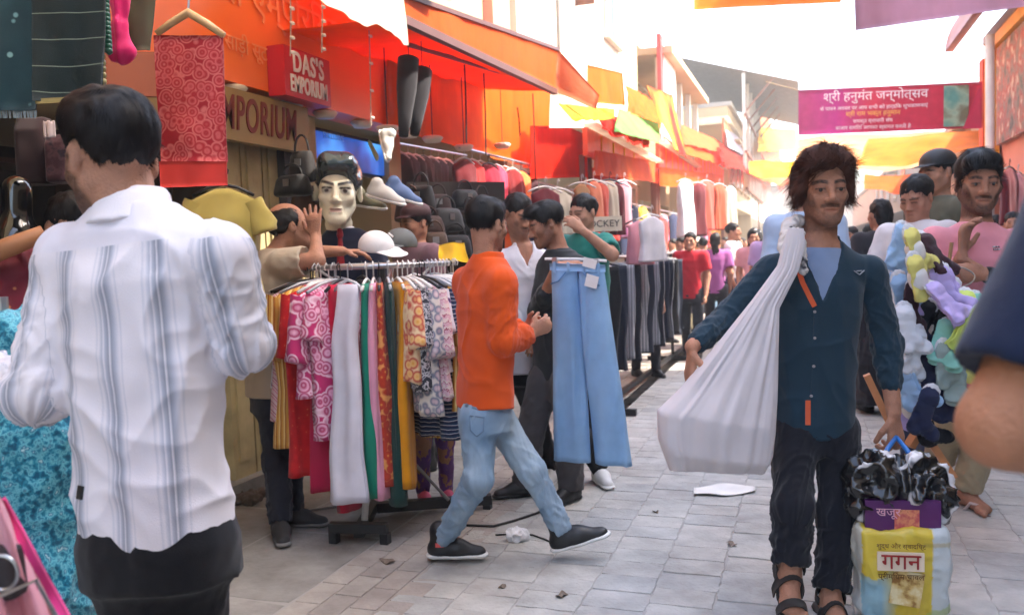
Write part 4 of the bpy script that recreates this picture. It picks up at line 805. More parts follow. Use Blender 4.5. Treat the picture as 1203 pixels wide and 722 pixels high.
def round_rack():
    c = RKC; r = empty('round_clothes_rack', c, 'round black rail rack loaded with colourful women’s clothes', 'clothes rack'); r['label'] = 'round rail rack on black base loaded with colourful prints'
    MB().tube([c+RKR*(RGT*math.sin(a)-FWD*math.cos(a))+UP*(RKZ+.0) for a in np.linspace(0, 2*math.pi, 49)], .013, 8, cap=False).build('ring_rail', STEEL, r, base=c, smooth=True)
    MB().tube([c+UP*.09, c+UP*RKZ], .022, 10).build('pole', BLACKM, r, base=c)
    for i in range(3): a = i*2.094+.3; d = RGT*math.sin(a)-FWD*math.cos(a); MB().tube([c+UP*(RKZ-.25), c+d*RKR+UP*RKZ], .008, 6).build('spoke', STEEL, r, base=c)
    e = lambda x, y, z=.05: c+RGT*x+FWD*y+UP*z
    MB().bar(e(-.1, -.42), e(-.1, .35), .05).build('base_bar', BLACKM, r, base=c); MB().bar(e(-.074, -.02, .051), e(.52, .06, .051), .05).build('base_bar', BLACKM, r, base=c); MB().bar(e(-.24, -.40, .075), e(.04, -.44, .075), .045).build('base_bar', BLACKM, r, base=c)
    for x, y in ((-.22, -.4), (.03, -.44), (-.1, .33), (.5, .06)): MB().box((-.02, -.02, 0), (.02, .02, .05), None, e(x, y, 0)).build('foot', BLACKM, r, base=c)
    for x, y in ((.3, .0), (-.1, -.3)): MB().tube([e(x, y, .07), e(0, 0, .42)], .009, 6).build('strut', STEEL, r, base=c)
    MB().tube([e(-.08, -.36, .09), e(-.06, -.3, .34)], .017, 8).build('stay', plain('stay_white', (206, 204, 202)), r, base=c)
round_rack()
pM = {}
def gm(k):
    if k in pM: return pM[k]
    f = {
    'paisley': lambda: p_vor('print_paisley', [(.0, (236, 228, 220)), (.3, (214, 190, 196)), (.5, (120, 130, 150)), (.7, (232, 224, 214))], 26),
    'peachprint': lambda: p_vor('print_peach', [(.0, (226, 160, 60)), (.3, (238, 196, 130)), (.5, (196, 70, 60)), (.7, (240, 214, 170))], 22),
    'pinkstripe': lambda: p_wave('print_pinkstripe', [(0, (232, 200, 206)), (.5, (214, 120, 150)), (.65, (236, 214, 214)), (.85, (190, 90, 120))], 14, 'DIAGONAL'),
    'purpledot': lambda: p_vor('print_purpledot', [(.0, (92, 50, 110)), (.28, (92, 50, 110)), (.32, (230, 226, 234)), (1, (232, 228, 236))], 30, interp='CONSTANT'),
    'red': lambda: p_vor('red_embroidered', [(.0, (236, 120, 90)), (.16, (214, 36, 40)), (1, (196, 22, 34))], 30),
    'bandana': lambda: p_vor('print_bandana', [(.0, (240, 200, 220)), (.2, (176, 32, 92)), (.36, (236, 180, 206)), (.48, (178, 34, 96)), (.62, (240, 206, 222)), (.7, (186, 44, 104))], 17),
    'crimson': lambda: cloth('crimson_crepe', (186, 16, 52)), 'magenta': lambda: cloth('magenta_crepe', (206, 40, 84)),
    'white': lambda: cloth('white_crepe', (218, 216, 228), trans=.15), 'green': lambda: cloth('emerald_crepe', (22, 130, 104)), 'pink': lambda: cloth('pink_crepe', (226, 156, 180)),
    'rust': lambda: p_vor('print_rust', [(.0, (240, 190, 90)), (.22, (190, 66, 40)), (.6, (176, 54, 40)), (.8, (230, 160, 90))], 30), 'bottle': lambda: cloth('bottle_green_crepe', (26, 62, 58)), 'mustard': lambda: cloth('mustard_crepe', (222, 148, 22)),
    'greypat': lambda: p_noise('print_grey', [(.35, (60, 62, 70)), (.48, (200, 198, 200)), (.56, (90, 92, 100)), (.64, (222, 220, 220))], 40, interp='CONSTANT'),
    'tealst': lambda: p_wave('print_tealstripe', [(0, (40, 110, 120)), (.4, (214, 220, 214)), (.55, (30, 70, 90)), (.8, (70, 150, 160))], 12, 'DIAGONAL'),
    'navyst': lambda: p_wave('print_navystripe', [(0, (30, 40, 70)), (.5, (220, 214, 214)), (.62, (36, 60, 90))], 16, 'Z', distort=3),
    'chev': lambda: p_wave('print_chevron', [(0, (226, 186, 196)), (.45, (176, 90, 110)), (.6, (236, 220, 214))], 9, 'Z', distort=6, dscale=6),
    'peach2': lambda: p_noise('print_apricot', [(.3, (224, 120, 56)), (.5, (240, 196, 130)), (.6, (214, 84, 60)), (.7, (244, 224, 190))], 24),
    'gold': lambda: p_wave('print_gold', [(0, (214, 160, 70)), (.4, (240, 210, 140)), (.7, (180, 110, 40))], 13, 'X', distort=1),
    'greenp': lambda: p_noise('print_leafgreen', [(.35, (70, 110, 60)), (.5, (196, 206, 150)), (.62, (96, 140, 80))], 26), 'lime': lambda: cloth('lime_crepe', (150, 206, 70)), 'black': lambda: cloth('black_crepe', (24, 24, 28)), 'coral': lambda: cloth('coral_crepe', (232, 110, 70)), 'greystripe': lambda: p_wave('print_whitegrey', [(0, (214, 214, 220)), (.6, (150, 154, 166)), (.75, (226, 226, 230))], 13, 'X')}
    pM[k] = f[k](); return pM[k]
items = [  # angle, material, kind, length, what
 (-104, 'greystripe', 't', .62, 'grey and white striped top, outermost on the side of the man in beige'), (-93, 'paisley', 't', .55, 'cream and slate paisley top at the rack end by the man in beige'), (-84, 'peachprint', 't', .52, 'peach and red printed top among pastel tops on the round rack'), (-75, 'pinkstripe', 't', .5, 'pink diagonal striped top beside the purple dotted one'),
 (-64, 'purpledot', 't', .5, 'white top with purple dots on the round rack'), (-56, 'gold', 't', .78, 'long yellow striped tunic hanging low beside the red ones'), (-48, 'red', 'k', .92, 'red embroidered long tunic left of the magenta print'), (-41, 'magenta', 'p', 1.0, 'magenta trousers hanging beside the red tunic'),
 (-34, 'bandana', 't', .52, 'magenta bandana print blouse at the front of round rack'), (-22, 'crimson', 'p', 1.08, 'deep crimson trousers hanging lowest on the round rack'), (-11, 'white', 'w', 1.03, 'white flared trousers at the front of the round rack'), (-2, 'green', 'p', 1.0, 'emerald green trousers right of the white flared ones'),
 (3, 'pink', 'p', 1.02, 'pale pink trousers between emerald and rust prints'), (7, 'rust', 'p', .95, 'rust printed trousers beside the dark green ones'), (13, 'bottle', 'p', 1.05, 'dark bottle green trousers on the round rack'), (20, 'mustard', 'p', .97, 'mustard yellow trousers on the round rack'),
 (28, 'greypat', 't', .5, 'grey mottled top right of the mustard trousers'), (36, 'chev', 't', .55, 'pink chevron top near the orange shirt man'), (44, 'navyst', 't', .75, 'navy striped tunic near the orange shirt man'), (52, 'tealst', 't', .55, 'teal diagonal striped top near the orange shirt man'), (61, 'peach2', 't', .58, 'apricot printed top near the orange shirt man'), (70, 'gold', 't', .8, 'golden striped tunic behind the orange shirt man’s back'), (79, 'peachprint', 't', .6, 'peach print top at the rack end by the orange shirt'), (88, 'greenp', 't', .62, 'leaf green print top at the rack end by the orange shirt'), (98, 'lime', 't', .45, 'lime green top at the rack end by the orange shirt'),
 (-99, 'coral', 't', .48, 'coral top squeezed beside the grey and white striped one'), (-88, 'tealst', 't', .6, 'teal striped tunic among pastel tops by the man in beige'), (-79, 'purpledot', 't', .62, 'longer white tunic with purple dots behind the pink stripes'), (-70, 'peach2', 't', .7, 'apricot tunic hanging lower than its pastel neighbours'), (-61, 'pinkstripe', 't', .66, 'pink striped tunic next to the yellow striped one'), (-28, 'bandana', 't', .72, 'longer magenta bandana print tunic behind the blouse'), (24, 'peachprint', 't', .46, 'small peach print top touching the mustard trousers'), (32, 'paisley', 't', .62, 'cream paisley top between grey mottled and chevron tops'), (40, 'purpledot', 't', .44, 'short dotted top on the orange shirt side'), (48, 'gold', 't', .62, 'gold striped top between navy and teal stripes'), (57, 'pinkstripe', 't', .7, 'pink striped tunic on the orange shirt side'), (66, 'rust', 't', .5, 'rust print top on the orange shirt side'), (118, 'coral', 't', .4, 'coral top on the far side of the round rack'), (138, 'black', 't', .4, 'black top on the far side, towards the orange shirt'), (160, 'paisley', 't', .4, 'paisley top on the far side of the round rack'), (182, 'greystripe', 't', .4, 'striped top at the very back of the round rack'), (205, 'black', 't', .4, 'black top on the far side, towards the man in beige'), (230, 'red', 't', .4, 'red top on the far side of the round rack')]
for i, (an, mt, kd, ln, lab) in enumerate(items):
    a = math.radians(an); d = RGT*math.sin(a)-FWD*math.cos(a); t = np.cross(UP, d); top = RKC+d*RKR+UP*(RKZ-.008)
    if kd in 'tk': hung('hanging_garment', gm(mt), top, d, t, pr_top(ln, .19+.02*(i % 3), .04 if kd == 't' else .045), lab.replace('’s', ''), 'garment', 'clothes on the round rack', 100+i, .5, sleeves=[(1, .2+.05*(i % 3), .055, .03), (-1, .2, .05, .02)] if kd == 't' else [(1, .3, .05, .02)])
    elif kd == 'w': hung('hanging_trousers', gm(mt), top+d*.09, unit(t*.97+d*.2), unit(d*.97-t*.2), [(.0, .055, .02), (.1, .06, .03), (.5, .07, .035), (ln*.97, .1, .045)], lab, 'trousers', 'clothes on the round rack', 100+i, .35, hangw=.08, tilt=.1)
    else: hung('hanging_trousers', gm(mt), top+d*.01, d, t, pr_pant(ln, .1, .1, .03), lab, 'trousers', 'clothes on the round rack', 100+i, .4, hangw=.13, tilt=.0)
# ---- straight rack of trousers along the lane
def trouser_rack():
    a, b = PX(700, 299, -1.62), PX(833, 300, -1.45); a[2] = b[2] = 1.28; d = unit(b-a); n = np.cross(UP, d); Lr = np.linalg.norm(b-a); c = (a+b)/2; c[2] = 0
    r = empty('trouser_rack', c, 'straight rail rack of dark and striped trousers along the lane', 'clothes rack'); MB().tube([a-d*.1, b+d*.1], .014, 8).build('rail', STEEL, r, base=c)
    for q in (a, a+d*Lr*.5, b): 
        MB().tube([q, down_(q, .05)], .018, 8).build('upright', BLACKM, r, base=c); MB().bar(down_(q, .03)-n*.3, down_(q, .03)+n*.3, .05).build('foot', BLACKM, r, base=c)
    MB().bar(down_(a, .06), down_(b, .06), .04).build('stretcher', BLACKM, r, base=c)
    cs = {'navy': cloth('navy_wool', (30, 34, 50)), 'grey': p_wave('grey_pinstripe', [(0, (130, 130, 136)), (.55, (190, 188, 192)), (.75, (100, 100, 108))], 12, 'X'), 'black': cloth('black_wool', (24, 24, 28)), 'slate': cloth('slate_wool', (80, 84, 96)), 'stripe': p_wave('dark_side_stripe', [(0, (34, 36, 46)), (.72, (34, 36, 46)), (.76, (206, 206, 210)), (.9, (40, 42, 52))], 9, 'Y'), 'blue': denim_('pale_denim', (150, 178, 200), (118, 150, 178))}
    seq = ['black', 'navy', 'grey', 'stripe', 'grey', 'navy', 'grey', 'stripe', 'navy', 'stripe', 'black', 'slate', 'navy', 'black']
    nm = {'black': 'black', 'navy': 'navy', 'grey': 'grey pinstriped', 'slate': 'slate grey', 'stripe': 'dark side-striped'}; cnt = {}
    ords = ['first', 'second', 'third', 'fourth', 'fifth']
    for i, k in enumerate(seq):
        t = (i+.4)/22; p = a+d*Lr*t*.93; cnt[k] = cnt.get(k, 0)+1
        hung('hanging_trousers', cs[k], p, n, d, pr_pant(.84+.05*(i % 2), .16, .14, .03), '%s %s trousers on the straight rack, counted from the held jeans' % (ords[cnt[k]-1], nm[k]), 'trousers', 'trousers on the straight rack', 200+i, .6, hangw=.15)
    for i in range(4):
        p = a+d*Lr*(.83+.045*i); hung('hanging_trousers', cs['blue'] if i % 2 else cs['slate'], p, n, d, pr_pant(.82, .15, .13, .03), ('slate trousers before the pale jeans at the far rack end', 'pale denim jeans nearer the black bag on the rack', 'slate trousers between the pale jeans at the rack end', 'pale denim jeans at the very end of the rack')[i], 'trousers', 'trousers on the straight rack', 230+i, .5, hangw=.15)
    # black duffel hung in the gap
    p = a+d*Lr*.72; E = S(); q = down_(p, .78)-n*.0; E.rc(q-n*.2, q+n*.2, .14, .14); E.rc(q-n*.2-UP*.1, q+n*.2-UP*.1, .15, .15, .05); V, Q = E.mesh(.012); N_ = vnorm(V, Q); V = V+N_*((noise(V[:, 0]*14, V[:, 1]*14, V[:, 2]*14, 3)-.5)*.05)[:, None]
    bg_ = empty('duffel_bag', q, 'big black duffel bag hung in the gap of trouser rack', 'bag'); link('bag', mesh_np('bag', V, Q, base=q), plain('black_nylon', (26, 26, 29), rough=.5), bg_)
    for s in (-1, 1): MB().tube([q+n*s*.14+UP*.1, q+n*s*.08+UP*.3, q+UP*.48], .012, 6).build('strap', plain('black_nylon', (26, 26, 29)), bg_, base=q)
def down_(p, z): return A([p[0], p[1], z])
def denim_(name, rgb, dark):
    m = plain(name, rgb, rough=.9, bump=.3, bscale=700, var=.08, vscale=14, spec=.15); N, K, sk = base_in(m); n = N.new('ShaderNodeTexNoise'); n.inputs['Scale'].default_value = 3.5; n.inputs['Detail'].default_value = 5; K.new(coord(N, K, (1, 1, .5)), n.inputs['Vector']); r = ramp(N, [(.3, dark), (.62, rgb)]); K.new(n.outputs['Fac'], r.inputs[0]); K.new(r.outputs[0], sk); return m
trouser_rack()
# ---- the light blue jeans being held up
def held_jeans():
    D = 4.22; a, b = P(645, 309, D), P(708, 311, D-.06); c = (a+b)/2; d = unit(b-a); n = unit(np.cross(d, UP)); o_ = down_(c, P(690, 542, D)[2]); r = empty('held_jeans', o_, 'light blue wide-leg jeans on hanger held up by man in charcoal', 'jeans'); dm = denim_('sky_denim', (150, 184, 216), (122, 160, 202)); W = np.linalg.norm(b-a)
    for s in (-1, 1):
        V = []; nz, ns = 34, 30; H = c[2]-P(690, 543, D)[2]
        for i in range(nz+1):
            t = i/nz; z = H*t; hw = np.interp(t, [0, .08, .3, .6, 1], [W*.235, W*.25, W*.29, W*.31, W*.345]); th = np.interp(t, [0, .1, .3, 1], [.02, .035, .045, .04]); cx = s*np.interp(t, [0, .25, 1], [W*.25, W*.265, W*.385])+W*.03+.05*t
            for j in range(ns):
                an = 2*math.pi*j/ns; x = math.cos(an); y = math.sin(an); f = (ridge(noise(A((cx+x*hw)/.06), A(t*1.6+x*.4), A(s*3.+(5 if y > 0 else 0)), 6))-.4)*.034*min(1, t*4)
                V.append(c+d*(cx+hw*np.sign(x)*abs(x)**.75)+n*(th*np.sign(y)*abs(y)**.8+float(f)*np.sign(y))-UP*z)
        Q = [(i*ns+j, i*ns+(j+1) % ns, (i+1)*ns+(j+1) % ns, (i+1)*ns+j) for i in range(nz) for j in range(ns)]+[(nz*ns+j+1, nz*ns+ns-2-j, nz*ns+ns-1-j, nz*ns+j) for j in range(ns//2-1)]+[(j, ns-1-j, ns-2-j, j+1) for j in range(ns//2-1)]
        link('trouser_leg', mesh_np('trouser_leg', V, Q, base=o_), dm, r)
    def wb(u, v): an = 2*math.pi*u; return c+d*(W*.03+math.cos(an)*W*.51)+n*math.sin(an)*.032-UP*(.0+.035*v)
    MB().sheet(wb, 40, 1, .006).build('waistband', dm, r, base=o_, smooth=True)
    for x in (-.38, -.12, .18, .44): MB().box((-.006, -.004, -.045), (.006, .004, .008), np.stack([d, n, UP], 1), c+d*W*x-n*0+n*-.034*0+n*(.034 if np.dot(n, FWD) < 0 else -.034)).build('belt_loop', dm, r, base=o_)
    fs = 1 if np.dot(n, FWD) < 0 else -1
    for s in (-1, 1): MB().tube([c+d*(s*W*.16)+n*fs*.046-UP*.04, c+d*(s*W*.3)+n*fs*.05-UP*.085, c+d*(s*W*.45)+n*fs*.036-UP*.1], .004, 6).build('pocket_seam', denim_('deep_denim', (92, 132, 178), (80, 118, 164)), r, base=o_, smooth=True)
    for x, z, w2, h2 in ((.33, .07, .03, .04), (.3, -.015, .032, .03)): MB().box((-w2, -.003, -h2), (w2, .003, h2*.5), np.stack([d, n, UP], 1) @ rot((0, 1, 0), .25), c+d*W*x+n*fs*.062-UP*z).build('price_tag', plain('tag_white', (222, 218, 214)), r, base=o_)
    MB().tube([a-d*.02+UP*.02, c+UP*.025, b+d*.02+UP*.02], .008, 6).build('hanger', HANG[0], r, base=o_)
    for e in (a+d*.03, b-d*.03): MB().box((-.012, -.012, -.03), (.012, .012, .03), None, e).build('clip', STEEL, r, base=o_)
held_jeans()
# ---------------------------------------------------------------- the people close to the camera
from mathutils.bvhtree import BVHTree
def bvh(o):
    n = len(o.data.vertices); c = np.empty(n*3, np.float32); o.data.vertices.foreach_get('co', c); c = c.reshape(-1, 3)+A(o.parent.location if o.parent else o.location)
    m = len(o.data.polygons); q = np.empty(m*4, np.int32); o.data.loops.foreach_get('vertex_index', q)
    return BVHTree.FromPolygons(c.tolist(), q.reshape(-1, 4).tolist())
def snap(tree, u, v, off=.002):    # where the line of sight meets a garment
    r = CR @ A([(u-601.5)/FPX, -(v-361)/FPX, -1.]); h = tree.ray_cast(Vector(CO), Vector(unit(r)))
    if h[0] is None: return None, None
    return A(h[0])+A(h[1])*off, A(h[1])
def down(p, z): return A([p[0], p[1], z])
def strip(tree, pts, wd, off=.004):    # a band of cloth lying on a garment along sight points
    m = MB(); hit = [snap(tree, *q, off=off) for q in pts]; hit = [q for q in hit if q[0] is not None]; row = []
    for i, (p, n) in enumerate(hit):
        t = unit(hit[min(i+1, len(hit)-1)][0]-hit[max(i-1, 0)][0]); sd = unit(np.cross(t, n)); row.append((p-sd*wd/2, p+sd*wd/2, n))
    if len(row) < 2: return None
    vs = []; fs = []
    for a, b, n in row: vs += [a, b, b-n*.008, a-n*.008]
    for i in range(len(row)-1):
        for j in range(4): fs.append((4*i+j, 4*i+(j+1) % 4, 4*i+4+(j+1) % 4, 4*i+4+j))
    fs += [(3, 2, 1, 0), tuple(4*(len(row)-1)+j for j in range(4))]
    return m.add(vs, fs)
def button(tree, u, v, mat, par, base, r=.0055, name='button'):
    p, n = snap(tree, u, v, .001)
    if p is not None: MB().tube([p-n*.003, p+n*.002, p+n*.0035], [r, r, r*.75], 10).build(name, mat, par, base=base)
SK1, SK2, SK3, SKD = (.44, .225, .145), (.41, .2, .125), (.4, .19, .118), (.37, .175, .112)
# ---- white striped shirt, back to the camera
def stripe_mat():
    m = cloth('white_striped_cotton', (255, 255, 255), trans=.12, var=.04); N, K, sk = base_in(m)
    a = N.new('ShaderNodeAttribute'); a.attribute_name = 'su'; sv = N.new('ShaderNodeAttribute'); sv.attribute_name = 'sv'; sl_ = N.new('ShaderNodeAttribute'); sl_.attribute_name = 'sl'
    mu = N.new('ShaderNodeMath'); mu.operation = 'MULTIPLY_ADD'; mu.inputs[1].default_value = 1/.104; mu.inputs[2].default_value = 20.36; K.new(a.outputs['Fac'], mu.inputs[0])
    fr = N.new('ShaderNodeMath'); fr.operation = 'FRACT'; K.new(mu.outputs[0], fr.inputs[0])
    Wt, Lg, Bl, Dk = (235, 231, 237), (214, 214, 224), (184, 188, 202), (152, 158, 172)
    r = ramp(N, [(0, Wt), (.2, Wt), (.235, Lg), (.26, Wt), (.31, Lg), (.36, Bl), (.42, Dk), (.455, Wt), (.47, Dk), (.53, Bl), (.565, Wt), (.58, Bl), (.63, Lg), (.66, Wt), (.72, Lg), (.74, Wt)][:16]); K.new(fr.outputs[0], r.inputs[0])
    g = N.new('ShaderNodeMath'); g.operation = 'GREATER_THAN'; g.inputs[1].default_value = .865; K.new(sv.outputs['Fac'], g.inputs[0])
    mx = N.new('ShaderNodeMix'); mx.data_type = 'RGBA'; mx.inputs[7].default_value = L((232, 229, 238)); K.new(g.outputs[0], mx.inputs[0]); K.new(r.outputs[0], mx.inputs[6]); K.new(mx.outputs[2], sk); return m
def man_white():
    p = lambda u, v, dd=0: P(u, v, 1.75+dd)
    base = down(p(182, 585), 0); J = dict(base=base, neck=p(158, 246), pel=p(184, 588), head=p(131, 186, .0), hR=frame(V3(-.72, .69, -.06), V3(-.04, .02, 1)),
        shL=p(88, 302, .05), shR=p(258, 300, -.05), elL=p(48, 462, -.01), wrL=p(-22, 432, .12), elR=p(284, 404, 0), wrR=p(272, 408, .25),
        hipL=p(160, 625, .0), hipR=p(212, 628, 0))
    for s in 'LR': J['kn'+s] = down(J['hip'+s], .48)+V3(0, .02, 0); J['an'+s] = down(J['hip'+s], .085); J['toe'+s] = V3(-.2, 1, 0)
    r = empty('person', base, 'man seen from behind in white shirt with blue-grey stripes, arms bent', 'person')
    body(r, J, SK1, 1.06, .006, fc=dict(beard=.9, mous=.9), hand_kw={'L': dict(f=V3(-1, .3, .1), pn=V3(0, .3, -1)), 'R': dict(f=V3(-.3, 1, .1), pn=V3(-1, -.2, 0))})
    def ex(E, J, tf, L_):
        E.loft(tf, J['neck'], [(-.045, 0, .004, .088, .082), (.0, 0, .004, .074, .07), (.034, 0, -.004, .066, .064), (.042, 0, -.004, .06, .06)], .01, 2.)
        E.loft(tf, J['neck'], [(-.03, 0, .006, .094, .09), (.0, 0, .006, .08, .076), (.03, 0, -.002, .07, .068)], .004, 2.)
    sh = shirt(r, J, stripe_mat(), slack=1.03, hem=-.105, h=.0055, amp=.019, seed=11, collar=False, girth=.93, tail=.05, depth=1.05, shr=1.04, cuff={'L': .93, 'R': 1.})
    E = S(); ex(E, J, tframe(J), 0); V, Q = E.mesh(.005); link('collar', mesh_np('collar', V, Q, base=base), cloth('white_collar_cotton', (233, 230, 237)), sh)
    t = bvh(sh)
    q, n = snap(t, 95, 578)
    if q is not None:
        fr = frame(n); MB().box((-.009, -.002, -.013), (.009, .003, .013), fr, q).build('label_tag', plain('tag_black', (28, 26, 26)), sh, base=base)
    trousers(r, J, cloth('black_twill', (17, 17, 21)), seed=4, girth=1.04, h=.009)
    for s in 'LR': shoe(r, J, s, plain('shoe_black', (20, 20, 22), rough=.5), plain('sole_grey', (120, 118, 115)), h=.01, tongue=False)
    hair(r, base, J['hR'], J['head'], 1.06, [((0, .022, .045), (.084, .101, .09)), ((.02, -.01, .08), (.065, .08, .05)), ((-.03, -.05, .075), (.05, .045, .035))],
         [(-.12, .062), (-.085, .055), (-.05, .03), (-.04, -.01), (-.034, -.02), (-.026, .03), (.044, .03), (.056, -.015), (.07, -.045), (.12, -.05)], n=10000, length=.016, width=.001, mess=.12, lift=.06, h=.005, amp=.004, seed=5, whorl=(.02, .055, .12))
    return r
man_white()
# ---- orange shirt, walking to the right
def denim(name, rgb, dark, fade=.35):
    m = plain(name, rgb, rough=.9, bump=.3, bscale=700, var=.08, vscale=14, spec=.15); N, K, sk = base_in(m)
    n = N.new('ShaderNodeTexNoise'); n.inputs['Scale'].default_value = 3.5; n.inputs['Detail'].default_value = 5; K.new(coord(N, K, (1, 1, .6)), n.inputs['Vector'])
    r = ramp(N, [(.3, dark), (.62, rgb), (.8, tuple(min(255, c+28) for c in rgb))]); K.new(n.outputs['Fac'], r.inputs[0]); K.new(r.outputs[0], sk); return m
SOLEW = plain('sole_white', (222, 220, 216), rough=.6); SHB = plain('shoe_black', (20, 20, 22), rough=.5)
def man_orange():
    D = 3.65; p = lambda u, v, dd=0: P(u, v, D+dd); base = down(p(578, 460), 0)
    J = dict(base=base, neck=p(573, 306), pel=p(570, 460), head=p(572, 264, .0), hR=frame(V3(.62, .78, -.12), V3(.03, 0, 1)),
        shL=p(549, 330, .12), shR=p(589, 332, -.12), elR=p(592, 401, -.14), wrR=p(622, 392, .04), elL=p(560, 400, .2), wrL=p(616, 386, .24),
        hipR=p(562, 494, -.05), hipL=p(584, 492, .06), knR=p(562, 562, -.09), knL=p(624, 552, .04))
    J['anR'] = G(527, 660)+UP*.1+V3(-.02, .02, 0); J['anL'] = p(661, 622, .08); J['toeR'] = V3(1, -.12, .0); J['toeL'] = V3(1, -.1, .28); J['tupL'] = V3(-.28, 0, 1)
    r = empty('person', base, 'man in orange shirt and faded light blue jeans walking past clothes rack', 'person')
    body(r, J, SK1, .95, .0055, fc=dict(beard=.5, mous=.8), hand_kw={'R': dict(f=V3(.75, .3, .35), pn=V3(-.2, .9, .1), curl=.6), 'L': dict(f=V3(.6, -.5, .2), pn=V3(.1, -.9, .2), curl=.5)})
    shirt(r, J, cloth('orange_cotton', (222, 84, 22), trans=.1, var=.05), slack=1.02, hem=-.075, h=.006, amp=.014, seed=21, girth=.86, tail=.015, flare=1.08, collar=False, extra=two_collar, cuff={'R': 1.6, 'L': 1.9}, sl='rolled', colr=.066, shr=.92, depth=.98)
    m = MB()
    wr_ = J['wrR']; f = unit(J['wrR']-J['elR']); sd = unit(np.cross(f, UP)); vv = np.cross(sd, f); c = wr_-f*.03
    m.tube([c+(sd*math.cos(a)+vv*math.sin(a))*.032 for a in np.linspace(0, 2*math.pi, 17)], .0055, 6, cap=False).build('bracelet', plain('red_thread', (120, 26, 30)), r, base=base)
    trousers(r, J, denim('faded_denim', (170, 186, 198), (116, 144, 170)), seed=25, girth=.86, r=(.09, .068, .052), h=.007, amp=.014, cut=.97)
    tq = bvh([o for o in r.children if o.name.startswith('trousers')][0]); dd = MATS['faded_denim']
    for pts, wd, nm in (([(552, 488), (553, 505), (560, 512), (568, 506), (569, 490), (552, 488)], .006, 'pocket_stitch'), ([(548, 474), (560, 477), (575, 479), (590, 480)], .03, 'waistband'), ([(527, 648), (540, 650), (551, 649)], .022, 'hem')):
        s_ = strip(tq, pts, wd, .003)
        if s_: s_.build(nm, dd if nm in ('waistband', 'hem') else plain('denim_stitch', (98, 122, 146)), r, base=base, smooth=True)
    for s in 'LR':
        sh = shoe(r, J, s, SHB, SOLEW, high=.035)
        if s == 'R':
            fr = frame(J['toeR']); q = J['anR']; sgn = -1 if np.dot(fr[:, 0], FWD) > 0 else 1
            MB().box((-.002, -.018, -.009), (.002, .018, .009), fr, q+fr @ A([sgn*.0435, .01, -.015])).build('logo_patch', plain('coral', (228, 96, 92)), sh, base=base)
    hair(r, base, J['hR'], J['head'], .95, [((0, .022, .042), (.082, .099, .088)), ((0, -.04, .08), (.055, .05, .04))], LINE_SHORT, n=5000, length=.028, width=.0011, mess=.2, lift=.16, seed=8)
man_orange()
